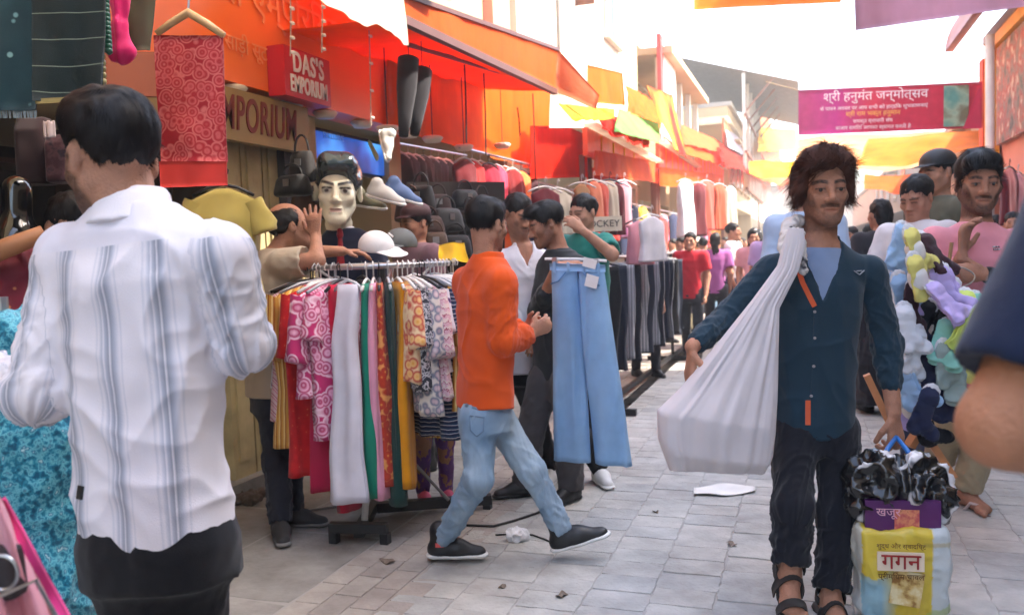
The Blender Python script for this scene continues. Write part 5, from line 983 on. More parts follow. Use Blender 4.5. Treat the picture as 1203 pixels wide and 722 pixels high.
# ---- the man with the white sack
def man_sack():
    D = 3.2; p = lambda u, v, dd=0: P(u, v, D+dd); base = down(p(955, 490), 0)
    J = dict(base=base, neck=p(962, 287, .02), pel=p(955, 482), head=p(968, 222, -.01), hR=frame(V3(-.12, -1, -.02), V3(.0, 0, 1)),
        shR=p(906, 316, .03), shL=p(1023, 317, .0), elR=p(856, 372, .02), wrR=p(813, 407, -.14), elL=p(1041, 405, .03), wrL=p(1050, 484, -.04),
        hipR=p(932, 505, 0), hipL=p(984, 505, 0), knR=p(931, 596, -.17), knL=p(985, 606, -.08), anR=p(929, 664, -.2), anL=p(976, 698, -.14))
    J['toeR'] = V3(-.12, -1, -.75); J['tupR'] = V3(0, -.75, 1.); J['toeL'] = V3(.0, -1, -.3); J['tupL'] = V3(0, -.3, 1.)
    r = empty('person', base, 'barefaced young man in dark navy shirt with tousled hair, white sack over shoulder', 'person')
    r['label'] = 'man with tousled brown hair in dark teal shirt and black rolled trousers facing camera'
    body(r, J, SK3, 1.15, .004, feet=True, slim=.01, nose=1.15, fc=dict(beard=.62, mous=.72, lips=(.75, .6, .62)),
         hand_kw={'R': dict(f=V3(-.1, -.12, -1), pn=V3(.9, .1, .1), curl=.5, thumb=1.), 'L': dict(f=V3(.06, -.05, -1), pn=V3(-.5, .75, .1), curl=.75, thumb=.8)})
    eyes(r, base, J['hR'], J['head'], 1.15, (0, 0, -.05))
    navy = cloth('dark_teal_cotton', (27, 50, 64), var=.12); orange = cloth('orange_lining', (206, 92, 56))
    # grey-blue t-shirt under the open collar
    J2 = dict(J); tf = tframe(J); L_ = np.linalg.norm(J['neck']-J['pel']); E = S()
    E.loft(tf, J['pel'], [(.55*L_, 0, 0, .11, .09), (.7*L_, 0, 0, .12, .099), (.84*L_, 0, -.002, .115, .092), (.93*L_, 0, -.002, .1, .08), (.97*L_, 0, -.002, .085, .075)], .03)
    V, Q = E.mesh(.008); N_ = vnorm(V, Q); V = drape(V, N_, tf, J['pel'], 3, .003)
    link('undershirt', mesh_np('undershirt', V, Q, base=base), cloth('grey_blue_jersey', (126, 142, 170)), r)
    def ex(E, J, tf, L_):
        n = J['neck']; t = lambda x, y, z: n+tf @ A([x, y, z])
        E.loft(tf, n, [(-.05, 0, .004, .1, .088), (.0, 0, .004, .082, .076), (.035, 0, .004, .074, .07)], .012, 2.)
    sh = shirt(r, J, navy, slack=.95, hem=-.105, h=.0055, amp=.013, seed=31, collar=False, girth=.87, extra=ex, tail=.05, cuff={'R': .9, 'L': .62}, shr=.82, depth=1., vneck=[(-.235, -.004), (-.1, .05), (-.03, .07), (.06, .08)])
    t = bvh(sh); bm = plain('button_grey', (150, 140, 138), rough=.4)
    for u, v in ((957, 366), (957, 397), (956, 430), (953, 465)): button(t, u, v, bm, sh, base)
    for pts, wd in (([(936, 300), (938, 316), (943, 332), (950, 346), (957, 360)], .018), ([(949, 470), (949, 480), (949, 490), (949, 499)], .018)):
        s_ = strip(t, pts, wd)
        if s_: s_.build('lining_strip', orange, sh, base=base)
    s_ = strip(t, [(960, 362), (959, 400), (958, 440), (955, 490)], .024, .0012)
    if s_: s_.build('button_placket', navy, sh, base=base)
    q, n = snap(t, 1009, 320)
    if q is not None:
        fr = frame(n); m = MB(); lg = plain('embroidery', (150, 156, 165))
        for sx in (-1, 1): m.tube([q+fr @ A([0, -.001, -.008]), q+fr @ A([sx*.012, -.001, .0]), q+fr @ A([sx*.022, -.001, .007])], .0022, 5)
        m.tube([q+fr @ A([-.012, -.001, .006]), q+fr @ A([.012, -.001, .006])], .002, 5); m.build('chest_emblem', lg, sh, base=base)
    trousers(r, J, cloth('black_denim', (22, 23, 31)), seed=33, girth=.86, r=(.092, .08, .072), h=.006, amp=.017, cut=.86, stack=1.2)
    q = bvh([o for o in r.children if o.name.startswith('trousers')][0])
    for u, v in ((1010, 530), (1006, 538)):
        a, n = snap(q, u, v, .001)
        if a is not None: MB().tube([a, a+n*.002], [.006, .005], 8).build('paint_fleck', EYEW, r, base=base)
    sm = plain('sandal_rubber', (44, 40, 38), rough=.8)
    for s in 'RL':      # sandals: footbed and two straps
        fr = frame(J['toe'+s], J['tup'+s]); a = J['an'+s]; tt = lambda x, y, z: a+fr @ A([x, y, z]); E = S()
        E.rc(tt(0, .05, -.1), tt(0, -.06, -.1), .042, .04, .02, fl=fr[:, 2], fs=3.); E.rc(tt(0, -.06, -.1), tt(0, -.17, -.1), .04, .046, .02, fl=fr[:, 2], fs=3.2)
        V, Q = E.mesh(.007); so_ = link('sandal', mesh_np('sandal', V, Q, base=base), sm, r)
        for y0, hh, wd, th in ((-.125, .07, .05, .022), (-.04, .104, .05, .026)):
            def fn(u, v, y0=y0, hh=hh, wd=wd, th=th):
                an = math.pi*(u*1.1-.05); return tt(math.cos(an)*.05, y0+(v-.5)*th*1.4-math.sin(an)*.0, -.098+math.sin(an)*hh)
            MB().sheet(fn, 14, 2, .005).build('strap', sm, so_, base=base, smooth=True)
        if s == 'R' or s == 'L':
            def fn(u, v):
                an = math.pi*(u*1.2-.1); return tt(math.cos(an)*.05, .0+math.sin(an)*.055, -.015+(v-.5)*.03)
            MB().sheet(fn, 14, 2, .005).build('ankle_strap', sm, so_, base=base, smooth=True)
    prims = [((0, .022, .045), (.09, .105, .092)), ((-.02, -.03, .085), (.07, .07, .05)), ((.03, .01, .1), (.06, .07, .055)), ((-.075, .01, .01), (.03, .05, .055)), ((.075, .015, .02), (.03, .055, .06)), ((.005, .0, .13), (.03, .03, .035)), ((-.05, -.055, .085), (.035, .03, .035)), ((.05, -.05, .085), (.035, .03, .035)), ((-.01, -.06, .1), (.05, .035, .03))]
    hair(r, base, J['hR'], J['head'], 1.1, prims, [(-.13, .094), (-.085, .088), (-.06, .06), (-.045, .005), (-.01, -.03), (.03, -.06), (.12, -.08)], mat=HAIRB, n=9000, length=.06, width=.001, mess=.4, lift=.16, h=.005, amp=.018, seed=9, nscale=26, grav=.05, whorl=(.03, .02, .12))
    # the white sack, knotted at the shoulder
    O = [(0, 926, 268, 944, 268), (.05, 920, 285, 946, 288), (.12, 913, 312, 938, 318), (.3, 884, 352, 914, 362), (.5, 842, 405, 913, 420), (.68, 800, 455, 912, 470), (.82, 772, 482, 910, 508), (.92, 773, 515, 907, 535), (1, 786, 551, 898, 556)]
    T_ = A([o[0] for o in O]); nu, nv = 84, 96; W = []
    for i in range(nu+1):
        s = i/nu; l = P(*[np.interp(s, T_, [o[k] for o in O]) for k in (1, 2)], D-.19); q = P(*[np.interp(s, T_, [o[k] for o in O]) for k in (3, 4)], D-.2)
        th = np.interp(s, [0, .06, .15, .5, .8, .95, 1], [.012, .014, .02, .06, .1, .085, .02]); row = []
        for j in range(nv):
            a = 2*math.pi*j/nv; c = (1-math.cos(a))/2; pt = l+(q-l)*c
            fold = (float(ridge(noise(A(c*15.), A(s*1.2), A(1.7 if math.sin(a) > 0 else 9.), 4), 1.2))-.4)*.02*min(1, s*2.2)*(1-.35*s)+(float(noise(A(c*6.), A(s*5.), A(3.), 8))-.5)*.02*s
            fold += (float(ridge(noise(A(c*38.), A(s*2.6), A(2.7 if math.sin(a) > 0 else 6.), 14), 2.))-.35)*.007*min(1, s*4); off = abs(math.sin(a))**.8*th+fold*min(1, abs(math.sin(a))*3)
            row.append(pt+(-FWD if math.sin(a) > 0 else FWD*.6)*off)
        W.append(row)
    V = A(W).reshape(-1, 3); Q = [(i*nv+j, i*nv+(j+1) % nv, (i+1)*nv+(j+1) % nv, (i+1)*nv+j) for i in range(nu) for j in range(nv)]
    sk = cloth('white_sack_cotton', (214, 206, 208), trans=.12, var=.06); c0 = down(V[-1], .0); c0[2] = V[:, 2].min()
    bag = empty('cloth_sack', c0, 'white cloth sack knotted at its top hanging from teal shirt shoulder', 'sack'); link('sack', mesh_np('sack', V, Q, base=c0), sk, bag)
    E = S(); k = P(933, 285, D-.15); E.el(k, (.03, .035, .05), k=.02); E.rc(P(928, 262, D-.02), P(925, 290, D-.15), .02, .024, .02, fl=RGT, fs=.8); E.rc(P(938, 275, D-.13), P(944, 318, D-.17), .02, .013, .015); E.rc(P(927, 280, D-.14), P(921, 312, D-.18), .02, .016, .015); E.rc(P(936, 260, D+.02), P(940, 262, D+.09), .022, .024, .02)
    V, Q = E.mesh(.005); N_ = vnorm(V, Q); V = V+N_*((ridge(noise(V[:, 0]*55, V[:, 1]*55, V[:, 2]*30, 4))-.4)*.012)[:, None]
    link('knot', mesh_np('knot', V, Q, base=c0), p_noise('sack_knot_print', [(.0, (212, 206, 200)), (.6, (206, 198, 192)), (.66, (60, 60, 66)), (.8, (40, 42, 50))], 14), bag)
man_sack()
# ---- pink sweatshirt, selling socks
def man_pink():
    D = 4.3; p = lambda u, v, dd=0: P(u, v, D+dd); base = down(p(1138, 440), 0)
    J = dict(base=base, neck=p(1147, 264), pel=p(1140, 428), head=p(1150, 214, -.02), hR=frame(V3(-.28, -1, -.08), V3(.03, 0, 1)),
        shR=p(1098, 283, .0), shL=p(1194, 285, .02), elR=p(1100, 350, .02), wrR=p(1130, 300, -.2), elL=p(1203, 345, -.05), wrL=p(1160, 322, -.24),
        hipR=p(1122, 445), hipL=p(1158, 445))
    J['anL'] = G(1143, 598)+UP*.085+V3(0, .06, 0); J['knL'] = (J['hipL']+J['anL'])/2+V3(0, -.06, .02); J['knR'] = p(1112, 500, -.02); J['anR'] = p(1101, 548, .2)
    J['toeL'] = V3(.1, -1, 0); J['toeR'] = V3(-.2, -1, -1.1); J['tupR'] = V3(0, -1, .6)
    r = empty('person', base, 'bearded man in pink sweatshirt and khaki trousers behind bunch of socks', 'person')
    body(r, J, SKD, 1.28, .0055, feet=True, fc=dict(beard=.85, mous=.8, hairc=(.012, .009, .008)), girth=1.05,
         hand_kw={'R': dict(f=V3(.15, .05, 1), pn=V3(.6, -.7, 0), curl=.45), 'L': dict(f=V3(-1, -.2, .1), pn=V3(0, .9, -.3), curl=.7)})
    eyes(r, base, J['hR'], J['head'], 1.28, (-.1, 0, -.1))
    shirt(r, J, cloth('pink_fleece', (216, 138, 148)), slack=1.12, hem=-.09, h=.008, amp=.014, seed=41, girth=1.08, colr=.068, colz=(-.03, .012), cuff={'R': .8, 'L': .35}, shr=1.02)
    q = bvh([o for o in r.children if o.name.startswith('shirt')][0])
    for i, (u, v) in enumerate(((1170, 290), (1171, 293))):
        a, n = snap(q, u, v, .002)
        if a is not None: MB().tube([a-RGT*.016, a+RGT*.016], .004, 5).build('chest_print', plain('print_grey', (105, 82, 92)), r, base=base)
    E = S(); e, w_ = J['elL'], J['wrL']; E.rc(e+(w_-e)*.3, e+(w_-e)*.95, .05, .042); V, Q = E.mesh(.008); link('black_cuff', mesh_np('black_cuff', V, Q, base=base), cloth('black_knit', (20, 20, 22)), r)
    trousers(r, J, cloth('khaki_twill', (160, 144, 116)), seed=43, girth=.95, r=(.095, .082, .075), h=.009, amp=.014, cut=.93)
    for s in 'LR':
        fr = frame(J['toe'+s], J.get('tup'+s, UP)); a = J['an'+s]; tt = lambda x, y, z: a+fr @ A([x, y, z]); E = S()
        E.rc(tt(0, .05, -.098), tt(0, -.06, -.098), .042, .04, .02, fl=fr[:, 2], fs=3.4); E.rc(tt(0, -.06, -.098), tt(0, -.17, -.098), .04, .046, .02, fl=fr[:, 2], fs=3.6)
        V, Q = E.mesh(.007); so_ = link('slipper', mesh_np('slipper', V, Q, base=base), plain('slipper_brown', (92, 74, 70)), r); m = MB()
        for sx in (-1, 1): m.tube([tt(sx*.045, -.05, -.09), tt(sx*.035, -.08, -.045), tt(0, -.13, -.05)], .008, 6)
        m.build('strap', plain('slipper_strap', (190, 170, 165)), so_, base=base)
    hair(r, base, J['hR'], J['head'], 1.28, [((0, .02, .047), (.084, .101, .09)), ((.0, -.05, .08), (.066, .05, .042)), ((-.03, -.06, .07), (.045, .04, .035))], LINE_SHORT, n=3500, length=.045, width=.0014, mess=.15, lift=.1, seed=12)
man_pink()
# ---- dark sleeve and bare elbow at the right edge
def man_near():
    D = .86; p = lambda u, v, dd=0: P(u, v, D+dd); base = down(p(1400, 300, .18), 0)
    J = dict(base=base, neck=p(1400, 150, .2), pel=p(1420, 700, .2), head=p(1415, 0, .2), hR=frame(V3(1, .5, 0)), shR=p(1300, 236, .02), shL=p(1480, 232, .45), elR=p(1178, 500, .0), wrR=p(1355, 572, .06), elL=p(1500, 500, .5), wrL=p(1500, 560, .2))
    for s, k in (('R', -.06), ('L', .08)): J['hip'+s] = J['pel']+V3(k*.5, k, -.04); J['kn'+s] = down(J['hip'+s], .48); J['an'+s] = down(J['hip'+s], .085); J['toe'+s] = V3(1, .5, 0)
    r = empty('person', base, 'person in dark navy short sleeve with bare bent elbow, cut off by photo edge', 'person')
    body(r, J, (.42, .2, .115), 1.05, .008, hand_kw={'R': dict(f=V3(1, .1, .3), pn=V3(0, .3, 1), curl=.6), 'L': dict(f=V3(.5, .3, .3), pn=V3(0, .3, 1), curl=.6)}, girth=1.1)
    shirt(r, J, cloth('navy_jersey', (24, 36, 62)), sl='short', slack=1.02, short=.74, hem=-.12, h=.006, amp=.002, seed=51, girth=1.06, colr=.07, colz=(-.03, .01))
    trousers(r, J, cloth('grey_twill', (60, 62, 68)), seed=53, h=.012)
    for s in 'LR': shoe(r, J, s, SHB, SOLEW, h=.012, tongue=False)
    hair(r, base, J['hR'], J['head'], 1.05, CAP, LINE_SHORT, n=0, seed=13, h=.01)
man_near()
# ---- grey-beige t-shirt, hand raised at the rack
def man_beige():
    D = 4.35; p = lambda u, v, dd=0: P(u, v, D+dd); base = down(p(328, 450), 0)
    J = dict(base=base, neck=p(322, 296), pel=p(322, 446), head=p(341, 266, .0), hR=frame(V3(.85, .5, .12), V3(-.1, 0, 1)),
        shR=p(334, 309, -.13), shL=p(322, 309, .14), elR=p(372, 306, -.17), wrR=p(371, 279, -.1), elL=p(358, 296, .2), wrL=p(402, 295, .2),
        hipR=p(322, 462, -.07), hipL=p(330, 462, .09), knR=p(326, 540, -.07), knL=p(340, 540, .08))
    J['anR'] = G(322, 634)+UP*.085+V3(.02, 0.05, 0); J['anL'] = G(345, 617)+UP*.085; J['toeR'] = V3(.35, -1, 0); J['toeL'] = V3(1, -.2, 0)
    r = empty('person', base, 'balding man in beige t-shirt raising his hand before his face', 'person')
    body(r, J, (.4, .2, .13), 1.02, .0055, fc=dict(beard=.3, mous=.5), hand_kw={'R': dict(f=V3(-.1, .1, 1), pn=V3(.2, 1, 0), curl=.1, spread=.14), 'L': dict(f=V3(1, 0, -.1), pn=V3(0, 0, -1), curl=.3)})
    shirt(r, J, cloth('beige_jersey', (178, 166, 148)), sl='short', slack=1.15, short=.6, hem=-.06, h=.008, amp=.012, seed=61, girth=1.04, colr=.064, colz=(-.03, .012), depth=1.12)
    trousers(r, J, cloth('dark_denim', (34, 37, 48)), seed=63, girth=1., h=.008, amp=.014)
    for s in 'LR': shoe(r, J, s, plain('shoe_charcoal', (44, 42, 42), rough=.7), plain('sole_grey', (120, 118, 115)))
    hair(r, base, J['hR'], J['head'], 1.02, [((0, .024, .028), (.08, .098, .082))], [(-.12, .2), (-.04, .12), (-.03, .02), (-.012, -.01), (.0, .012), (.03, .012), (.04, -.03), (.06, -.05), (.12, -.055)], n=1500, length=.018, width=.0014, mess=.2, lift=.05, seed=14, sub=[((0, -.02, .13), (.062, .1, .06))])
man_beige()
# ---- two men with the jeans
def men_jeans():
    D = 4.95; p = lambda u, v, dd=0: P(u, v, D+dd); base = down(p(622, 420), 0)
    J = dict(base=base, neck=p(616, 291), pel=p(622, 418), head=p(609, 252, -.03), hR=frame(V3(.55, -.75, -.35), V3(.15, -.1, 1)), shR=p(586, 307, .0), shL=p(643, 309, .05), elR=p(589, 364, -.05), wrR=p(622, 398, -.2), elL=p(650, 364, 0), wrL=p(642, 405, -.15),
        hipR=p(612, 432, 0), hipL=p(640, 432, 0))
    J['anR'] = G(648, 566)+UP*.085; J['anL'] = G(705, 566)+UP*.085; J['knR'] = (J['hipR']+J['anR'])/2; J['knL'] = (J['hipL']+J['anL'])/2; J['toeR'] = V3(-.3, -1, 0); J['toeL'] = V3(.2, -1, 0)
    r = empty('person', base, 'man in white open-collar shirt and white sneakers looking down beside jeans', 'person')
    body(r, J, SK3, .98, .007, fc=dict(beard=.4, mous=.6), hand_kw={'R': dict(f=V3(1, -.2, 0), pn=V3(0, .3, -1), curl=.5), 'L': dict(f=V3(-.5, -.5, 0), pn=V3(0, .3, -1), curl=.5)})
    wh = cloth('white_cotton', (224, 222, 230), trans=.08)
    def ex(E, J, tf, L_):
        t = lambda x, y, z: J['neck']+tf @ A([x, y, z]); two_collar(E, J, tf, L_)
    sh = shirt(r, J, wh, slack=1.1, hem=-.08, h=.008, amp=.015, seed=71, girth=.95, sl='rolled', extra=ex, collar=False, vneck=[(-.13, -.004), (-.03, .04), (.06, .05)])
    trousers(r, J, cloth('black_twill', (17, 17, 21)), seed=73, girth=.92, h=.01)
    for s in 'LR': shoe(r, J, s, plain('shoe_white', (205, 203, 200), rough=.6), SOLEW, h=.008)
    hair(r, base, J['hR'], J['head'], .98, CAP, LINE_SHORT, n=1200, length=.02, width=.0016, mess=.3, seed=15)
    base = down(P(652, 430, 4.65), 0)
    J = dict(base=base, neck=p(659, 295, -.33), pel=p(652, 430, -.25), head=p(641, 263, -.35), hR=frame(V3(-.95, -.2, -.32), V3(-.3, 0, 1)), shR=p(646, 316, -.2), shL=p(676, 314, -.42), elR=p(632, 368, -.3), wrR=p(655, 312, -.6), elL=p(694, 352, -.5), wrL=p(684, 314, -.64),
        hipR=p(640, 446, -.25), hipL=p(668, 446, -.38))
    J['anR'] = G(612, 582)+UP*.085+V3(.03, 0, 0); J['anL'] = G(662, 588)+UP*.085+V3(.04, 0.0, 0); J['knR'] = (J['hipR']+J['anR'])/2+V3(-.03, -.04, 0); J['knL'] = (J['hipL']+J['anL'])/2; J['toeR'] = V3(-1, -.3, 0); J['toeL'] = V3(-.7, -.8, 0)
    r = empty('person', base, 'young man in charcoal top in profile holding up light blue jeans', 'person')
    body(r, J, SK3, .97, .0065, fc=dict(beard=.5, mous=.7), hand_kw={'R': dict(f=V3(1, -.5, .15), pn=V3(0, .4, -1), curl=.6), 'L': dict(f=V3(-.9, -.5, .1), pn=V3(0, .4, -1), curl=.65)})
    shirt(r, J, cloth('charcoal_jersey', (38, 41, 44)), slack=1., hem=-.12, h=.008, amp=.013, seed=81, girth=.9, sl='rolled', colr=.063, colz=(-.03, .02))
    trousers(r, J, cloth('grey_wool', (78, 74, 76)), seed=83, girth=.95, r=(.095, .082, .075), h=.009, amp=.013)
    for s in 'LR': shoe(r, J, s, SHB, SHB, h=.007)
    hair(r, base, J['hR'], J['head'], .97, [((0, .02, .045), (.083, .1, .087)), ((0, -.05, .085), (.065, .05, .04))], LINE_SHORT, n=2500, length=.04, width=.0014, mess=.15, lift=.12, seed=16)
men_jeans()
# ---------------------------------------------------------------- cloth stall at the near left
def quad(us, d): return [P(u, v, d) for u, v in us]
a, b = P(-90, -30, 2.55), P(330, -22, 3.3)
o = MB().tube([a, b], .018, 10).build('hanging_rail', STEEL, None, base=a, loc=a, smooth=True); tag(o, 'steel rail of the near cloth stall above the photo edge', 'rail')
flap('saree', p_vor('teal_dotted', [(0, (110, 150, 150)), (.1, (110, 150, 150)), (.15, (4, 46, 54)), (1, (6, 52, 60))], 14, rough=.6), quad([(-45, -30), (47, -30), (44, 130), (-45, 132)], 2.5), 'teal saree with pale dots at the top left edge', 'saree', amp=.05, seed=61, nu=30, lam=.1)
m = MB()
for k in range(34): p = P(-40+k*2.5, 130, 2.5); m.tube([p, p-UP*.022+RGT*rnd.uniform(-.004, .004)], .0028, 4)
o = m.build('fringe', plain('fringe_grey', (140, 150, 150)), None, base=P(0, 130, 2.5), loc=P(0, 130, 2.5)); o.parent = bpy.data.objects['saree']; o.location = A(o.location)-A(bpy.data.objects['saree'].location); o['kind'] = 'stuff'
flap('saree', p_wave('green_striped_silk', [(0, (7, 26, 25)), (.9, (8, 28, 27)), (.93, (110, 120, 104)), (.97, (7, 26, 25))], 4.2, 'Z', rough=.6, distort=.6), quad([(34, -30), (122, -30), (122, 116), (42, 120)], 2.44), 'dark green saree with thin pale stripes beside the teal one', 'saree', amp=.06, seed=62, nu=30, lam=.12)
flap('trim_band', plain('gold_zari', (150, 130, 70), rough=.4), quad([(42, 116), (122, 112), (122, 118), (42, 122)], 2.432), 'gold edge band along the dark green saree hem', 'trim', amp=.01, seed=62)
for k, (u, v1, c, lab) in enumerate(((113, 108, (60, 110, 86), 'green bead string hanging beside the dark green saree'), (119, 96, (150, 140, 90), 'olive bead string between the green one and pink cloth'), (126, 60, (30, 90, 70), 'short green cord left of the pink cloth'))):
    a, b = P(u-4, -30, 2.5), P(u+2, v1, 2.5); r = empty('bead_string', b, lab, 'bead string', 'bead strings at the near stall'); bm = plain('bead_%d' % k, c, rough=.35); MB().tube([a, b], .004, 5).build('cord', bm, r, base=b); mm = MB()
    for j in range(12): p = a+(b-a)*(.35+.65*j/11); mm.tube([p+UP*.012, p+UP*.005, p-UP*.005, p-UP*.012], [.003, .011, .011, .003], 7)
    q = mm.build('beads', bm, r, base=b, smooth=True); q['kind'] = 'stuff'
E = S(); D = 2.62; E.rc(P(141, -25, D), P(141, 28, D), .05, .022, .02, fl=FWD, fs=1.6); E.rc(P(141, 30, D), P(141, 40, D), .025, .022, .01); E.rc(P(141, 40, D), P(143, 60, D), .02, .04, .02, fl=FWD, fs=1.8)
V, Q = E.mesh(.006); N_ = vnorm(V, Q); q0 = P(141, 20, D); ww = (V-q0) @ RGT; V = V+N_*((noise(ww*70, ww*0, V[:, 2]*6, 4)-.5)*.022)[:, None]; o = link('pink_cloth', mesh_np('pink_cloth', V, Q, base=q0), cloth('hot_pink_silk', (226, 24, 104), rough=.5), None, q0); tag(o, 'hot pink cloth gathered in a knot at the photo top', 'cloth')
flap('cloth', cloth('olive_cotton', (88, 82, 58)), quad([(146, -28), (184, -28), (180, 62), (152, 60)], 2.7), 'olive cloth hanging between pink and red cloths', 'cloth', amp=.06, seed=64, lam=.1)
# red brocade on a wooden hanger
r = empty('brocade_cloth', P(222, 30, 2.95), 'red brocade cloth with pale pink pattern on wooden hanger', 'cloth'); b0 = r.location; m = p_vor('red_brocade', [(0, (214, 110, 104)), (.2, (168, 14, 28)), (.38, (208, 92, 88)), (.5, (172, 16, 30)), (.64, (214, 108, 100)), (.74, (164, 12, 28))], 27, rough=.55); D = 2.95
tarp('cloth', m, quad([(181, 42), (262, 42), (267, 190), (187, 190)], D), r, b0, 30, 20, .04, 65, lam=.12); tarp('border', cloth('red_orange_silk', (208, 52, 40), rough=.5), quad([(187, 190), (267, 190), (268, 218), (190, 221)], D), r, b0, 30, 6, .03, 66, lam=.12)
tarp('back_layer', m, quad([(184, 44), (260, 44), (264, 196), (192, 200)], D+.03), r, b0, 20, 10, .03, 67, lam=.12); wd = plain('hanger_wood', (206, 164, 112), rough=.5, var=.2, vscale=20)
MB().tube([P(184, 40, D), P(200, 28, D), P(221, 15, D), P(243, 28, D), P(263, 42, D)], [.012, .014, .016, .014, .012], 8).build('hanger', wd, r, base=b0, smooth=True); MB().tube([P(221, 15, D), P(222, -2, D), P(227, -8, D), P(226, -25, D)], .004, 6).build('hook', STEEL, r, base=b0)
a = P(150, 35, 3.05); o = MB().sheet(lambda u, v: P(118+80*u, 62+52*v, 3.3), 4, 4, .02).build('rust_board', plain('rust_panel', (132, 66, 42), rough=.6), None, base=a, loc=a); tag(o, 'rust coloured board behind the pink and olive cloths', 'board')
# goods below
def boxy(name, u0, v0, u1, v1, d, th, mat, label, cat, r_=.02):
    a, b = P(u0, v0, d), P(u1, v1, d); c = (a+b)/2; E = S(); hw, hh = np.linalg.norm((b-a) @ RGT)/2 if False else abs((b-a) @ RGT)/2, abs(b[2]-a[2])/2
    E.loft(np.stack([RGT, FWD, UP], 1), c, [(-hh, 0, 0, hw*.97, th), (-hh*.8, 0, 0, hw, th*1.1), (hh*.6, 0, 0, hw*.98, th), (hh, 0, 0, hw*.93, th*.6)], .01, 5.); V, Q = E.mesh(max(.006, min(hw, hh)/9)); N_ = vnorm(V, Q); V = V+N_*((noise(V[:, 0]*16, V[:, 1]*16, V[:, 2]*16, 5)-.5)*min(hw, hh)*.14)[:, None]
    o = link(name, mesh_np(name, V, Q, base=c), mat, None, c); return tag(o, label, cat)
boxy('folded_cloth', 22, 140, 62, 216, 3.0, .05, cloth('maroon_velvet', (30, 9, 13)), 'dark maroon folded cloth below the green saree', 'cloth'); boxy('folded_cloth', 58, 160, 88, 214, 2.95, .05, p_noise('mauve_print', [(.4, (58, 30, 38)), (.55, (84, 54, 60)), (.65, (34, 24, 36))], 30), 'mauve printed folded cloth beside the maroon one', 'cloth')
boxy('price_card', 50, 141, 66, 162, 2.85, .003, plain('card_white', (226, 206, 206)), 'small white price card below the dark green saree', 'card')
def black_mannequin():
    D = 2.8; c = P(20, 300, D); r = empty('black_mannequin', c, 'glossy black mannequin torso draped in maroon saree', 'mannequin'); gl = plain('gloss_black', (10, 10, 12), rough=.12, coat=.5); E = S()
    E.rc(P(20, 222, D), P(20, 282, D), .045, .045); E.rc(P(20, 285, D), P(-8, 305, D), .06, .05, .05); E.rc(P(20, 285, D), P(45, 312, D), .06, .05, .05); E.loft(np.stack([RGT, FWD, UP], 1), P(18, 330, D), [(-.5, 0, 0, .13, .1), (-.2, 0, 0, .1, .08), (.0, 0, 0, .14, .1), (.1, 0, 0, .09, .07)], .05); V, Q = E.mesh(.01); link('torso', mesh_np('torso', V, Q, base=c), gl, r)
    sm__ = p_vor('maroon_gold_print', [(0, (196, 150, 80)), (.12, (150, 90, 60)), (.18, (92, 14, 34)), (1, (104, 16, 40))], 24, rough=.6); E = S(); E.loft(np.stack([RGT, FWD, UP], 1), P(14, 340, D-.02), [(-.9, 0, 0, .24, .2), (-.3, 0, 0, .18, .15), (-.05, 0, 0, .17, .13), (.06, .0, 0, .14, .11), (.12, .06, 0, .07, .07)], .04); V, Q = E.mesh(.01); N_ = vnorm(V, Q); V = drape(V, N_, np.stack([RGT, FWD, UP], 1), c, 6, .03); link('saree', mesh_np('saree', V, Q, base=c), sm__, r)
    MB().tube([P(20, 287, D)+.056*(RGT*math.cos(t)+FWD*math.sin(t)) for t in np.linspace(0, 6.283, 25)], .008, 6, cap=False).build('necklace', plain('silver', (190, 190, 186), rough=.25, metal=.8), r, base=c)
    a, b = P(-20, 302, 2.6), P(52, 274, 2.66); o = MB().tube([a, (a+b)/2, b], [.032, .03, .026], 12).build('wooden_pole', plain('pole_wood', (166, 112, 74), rough=.6, var=.2), None, base=a, loc=a, smooth=True); tag(o, 'slanted tan wooden pole before the black mannequin', 'pole')
black_mannequin()
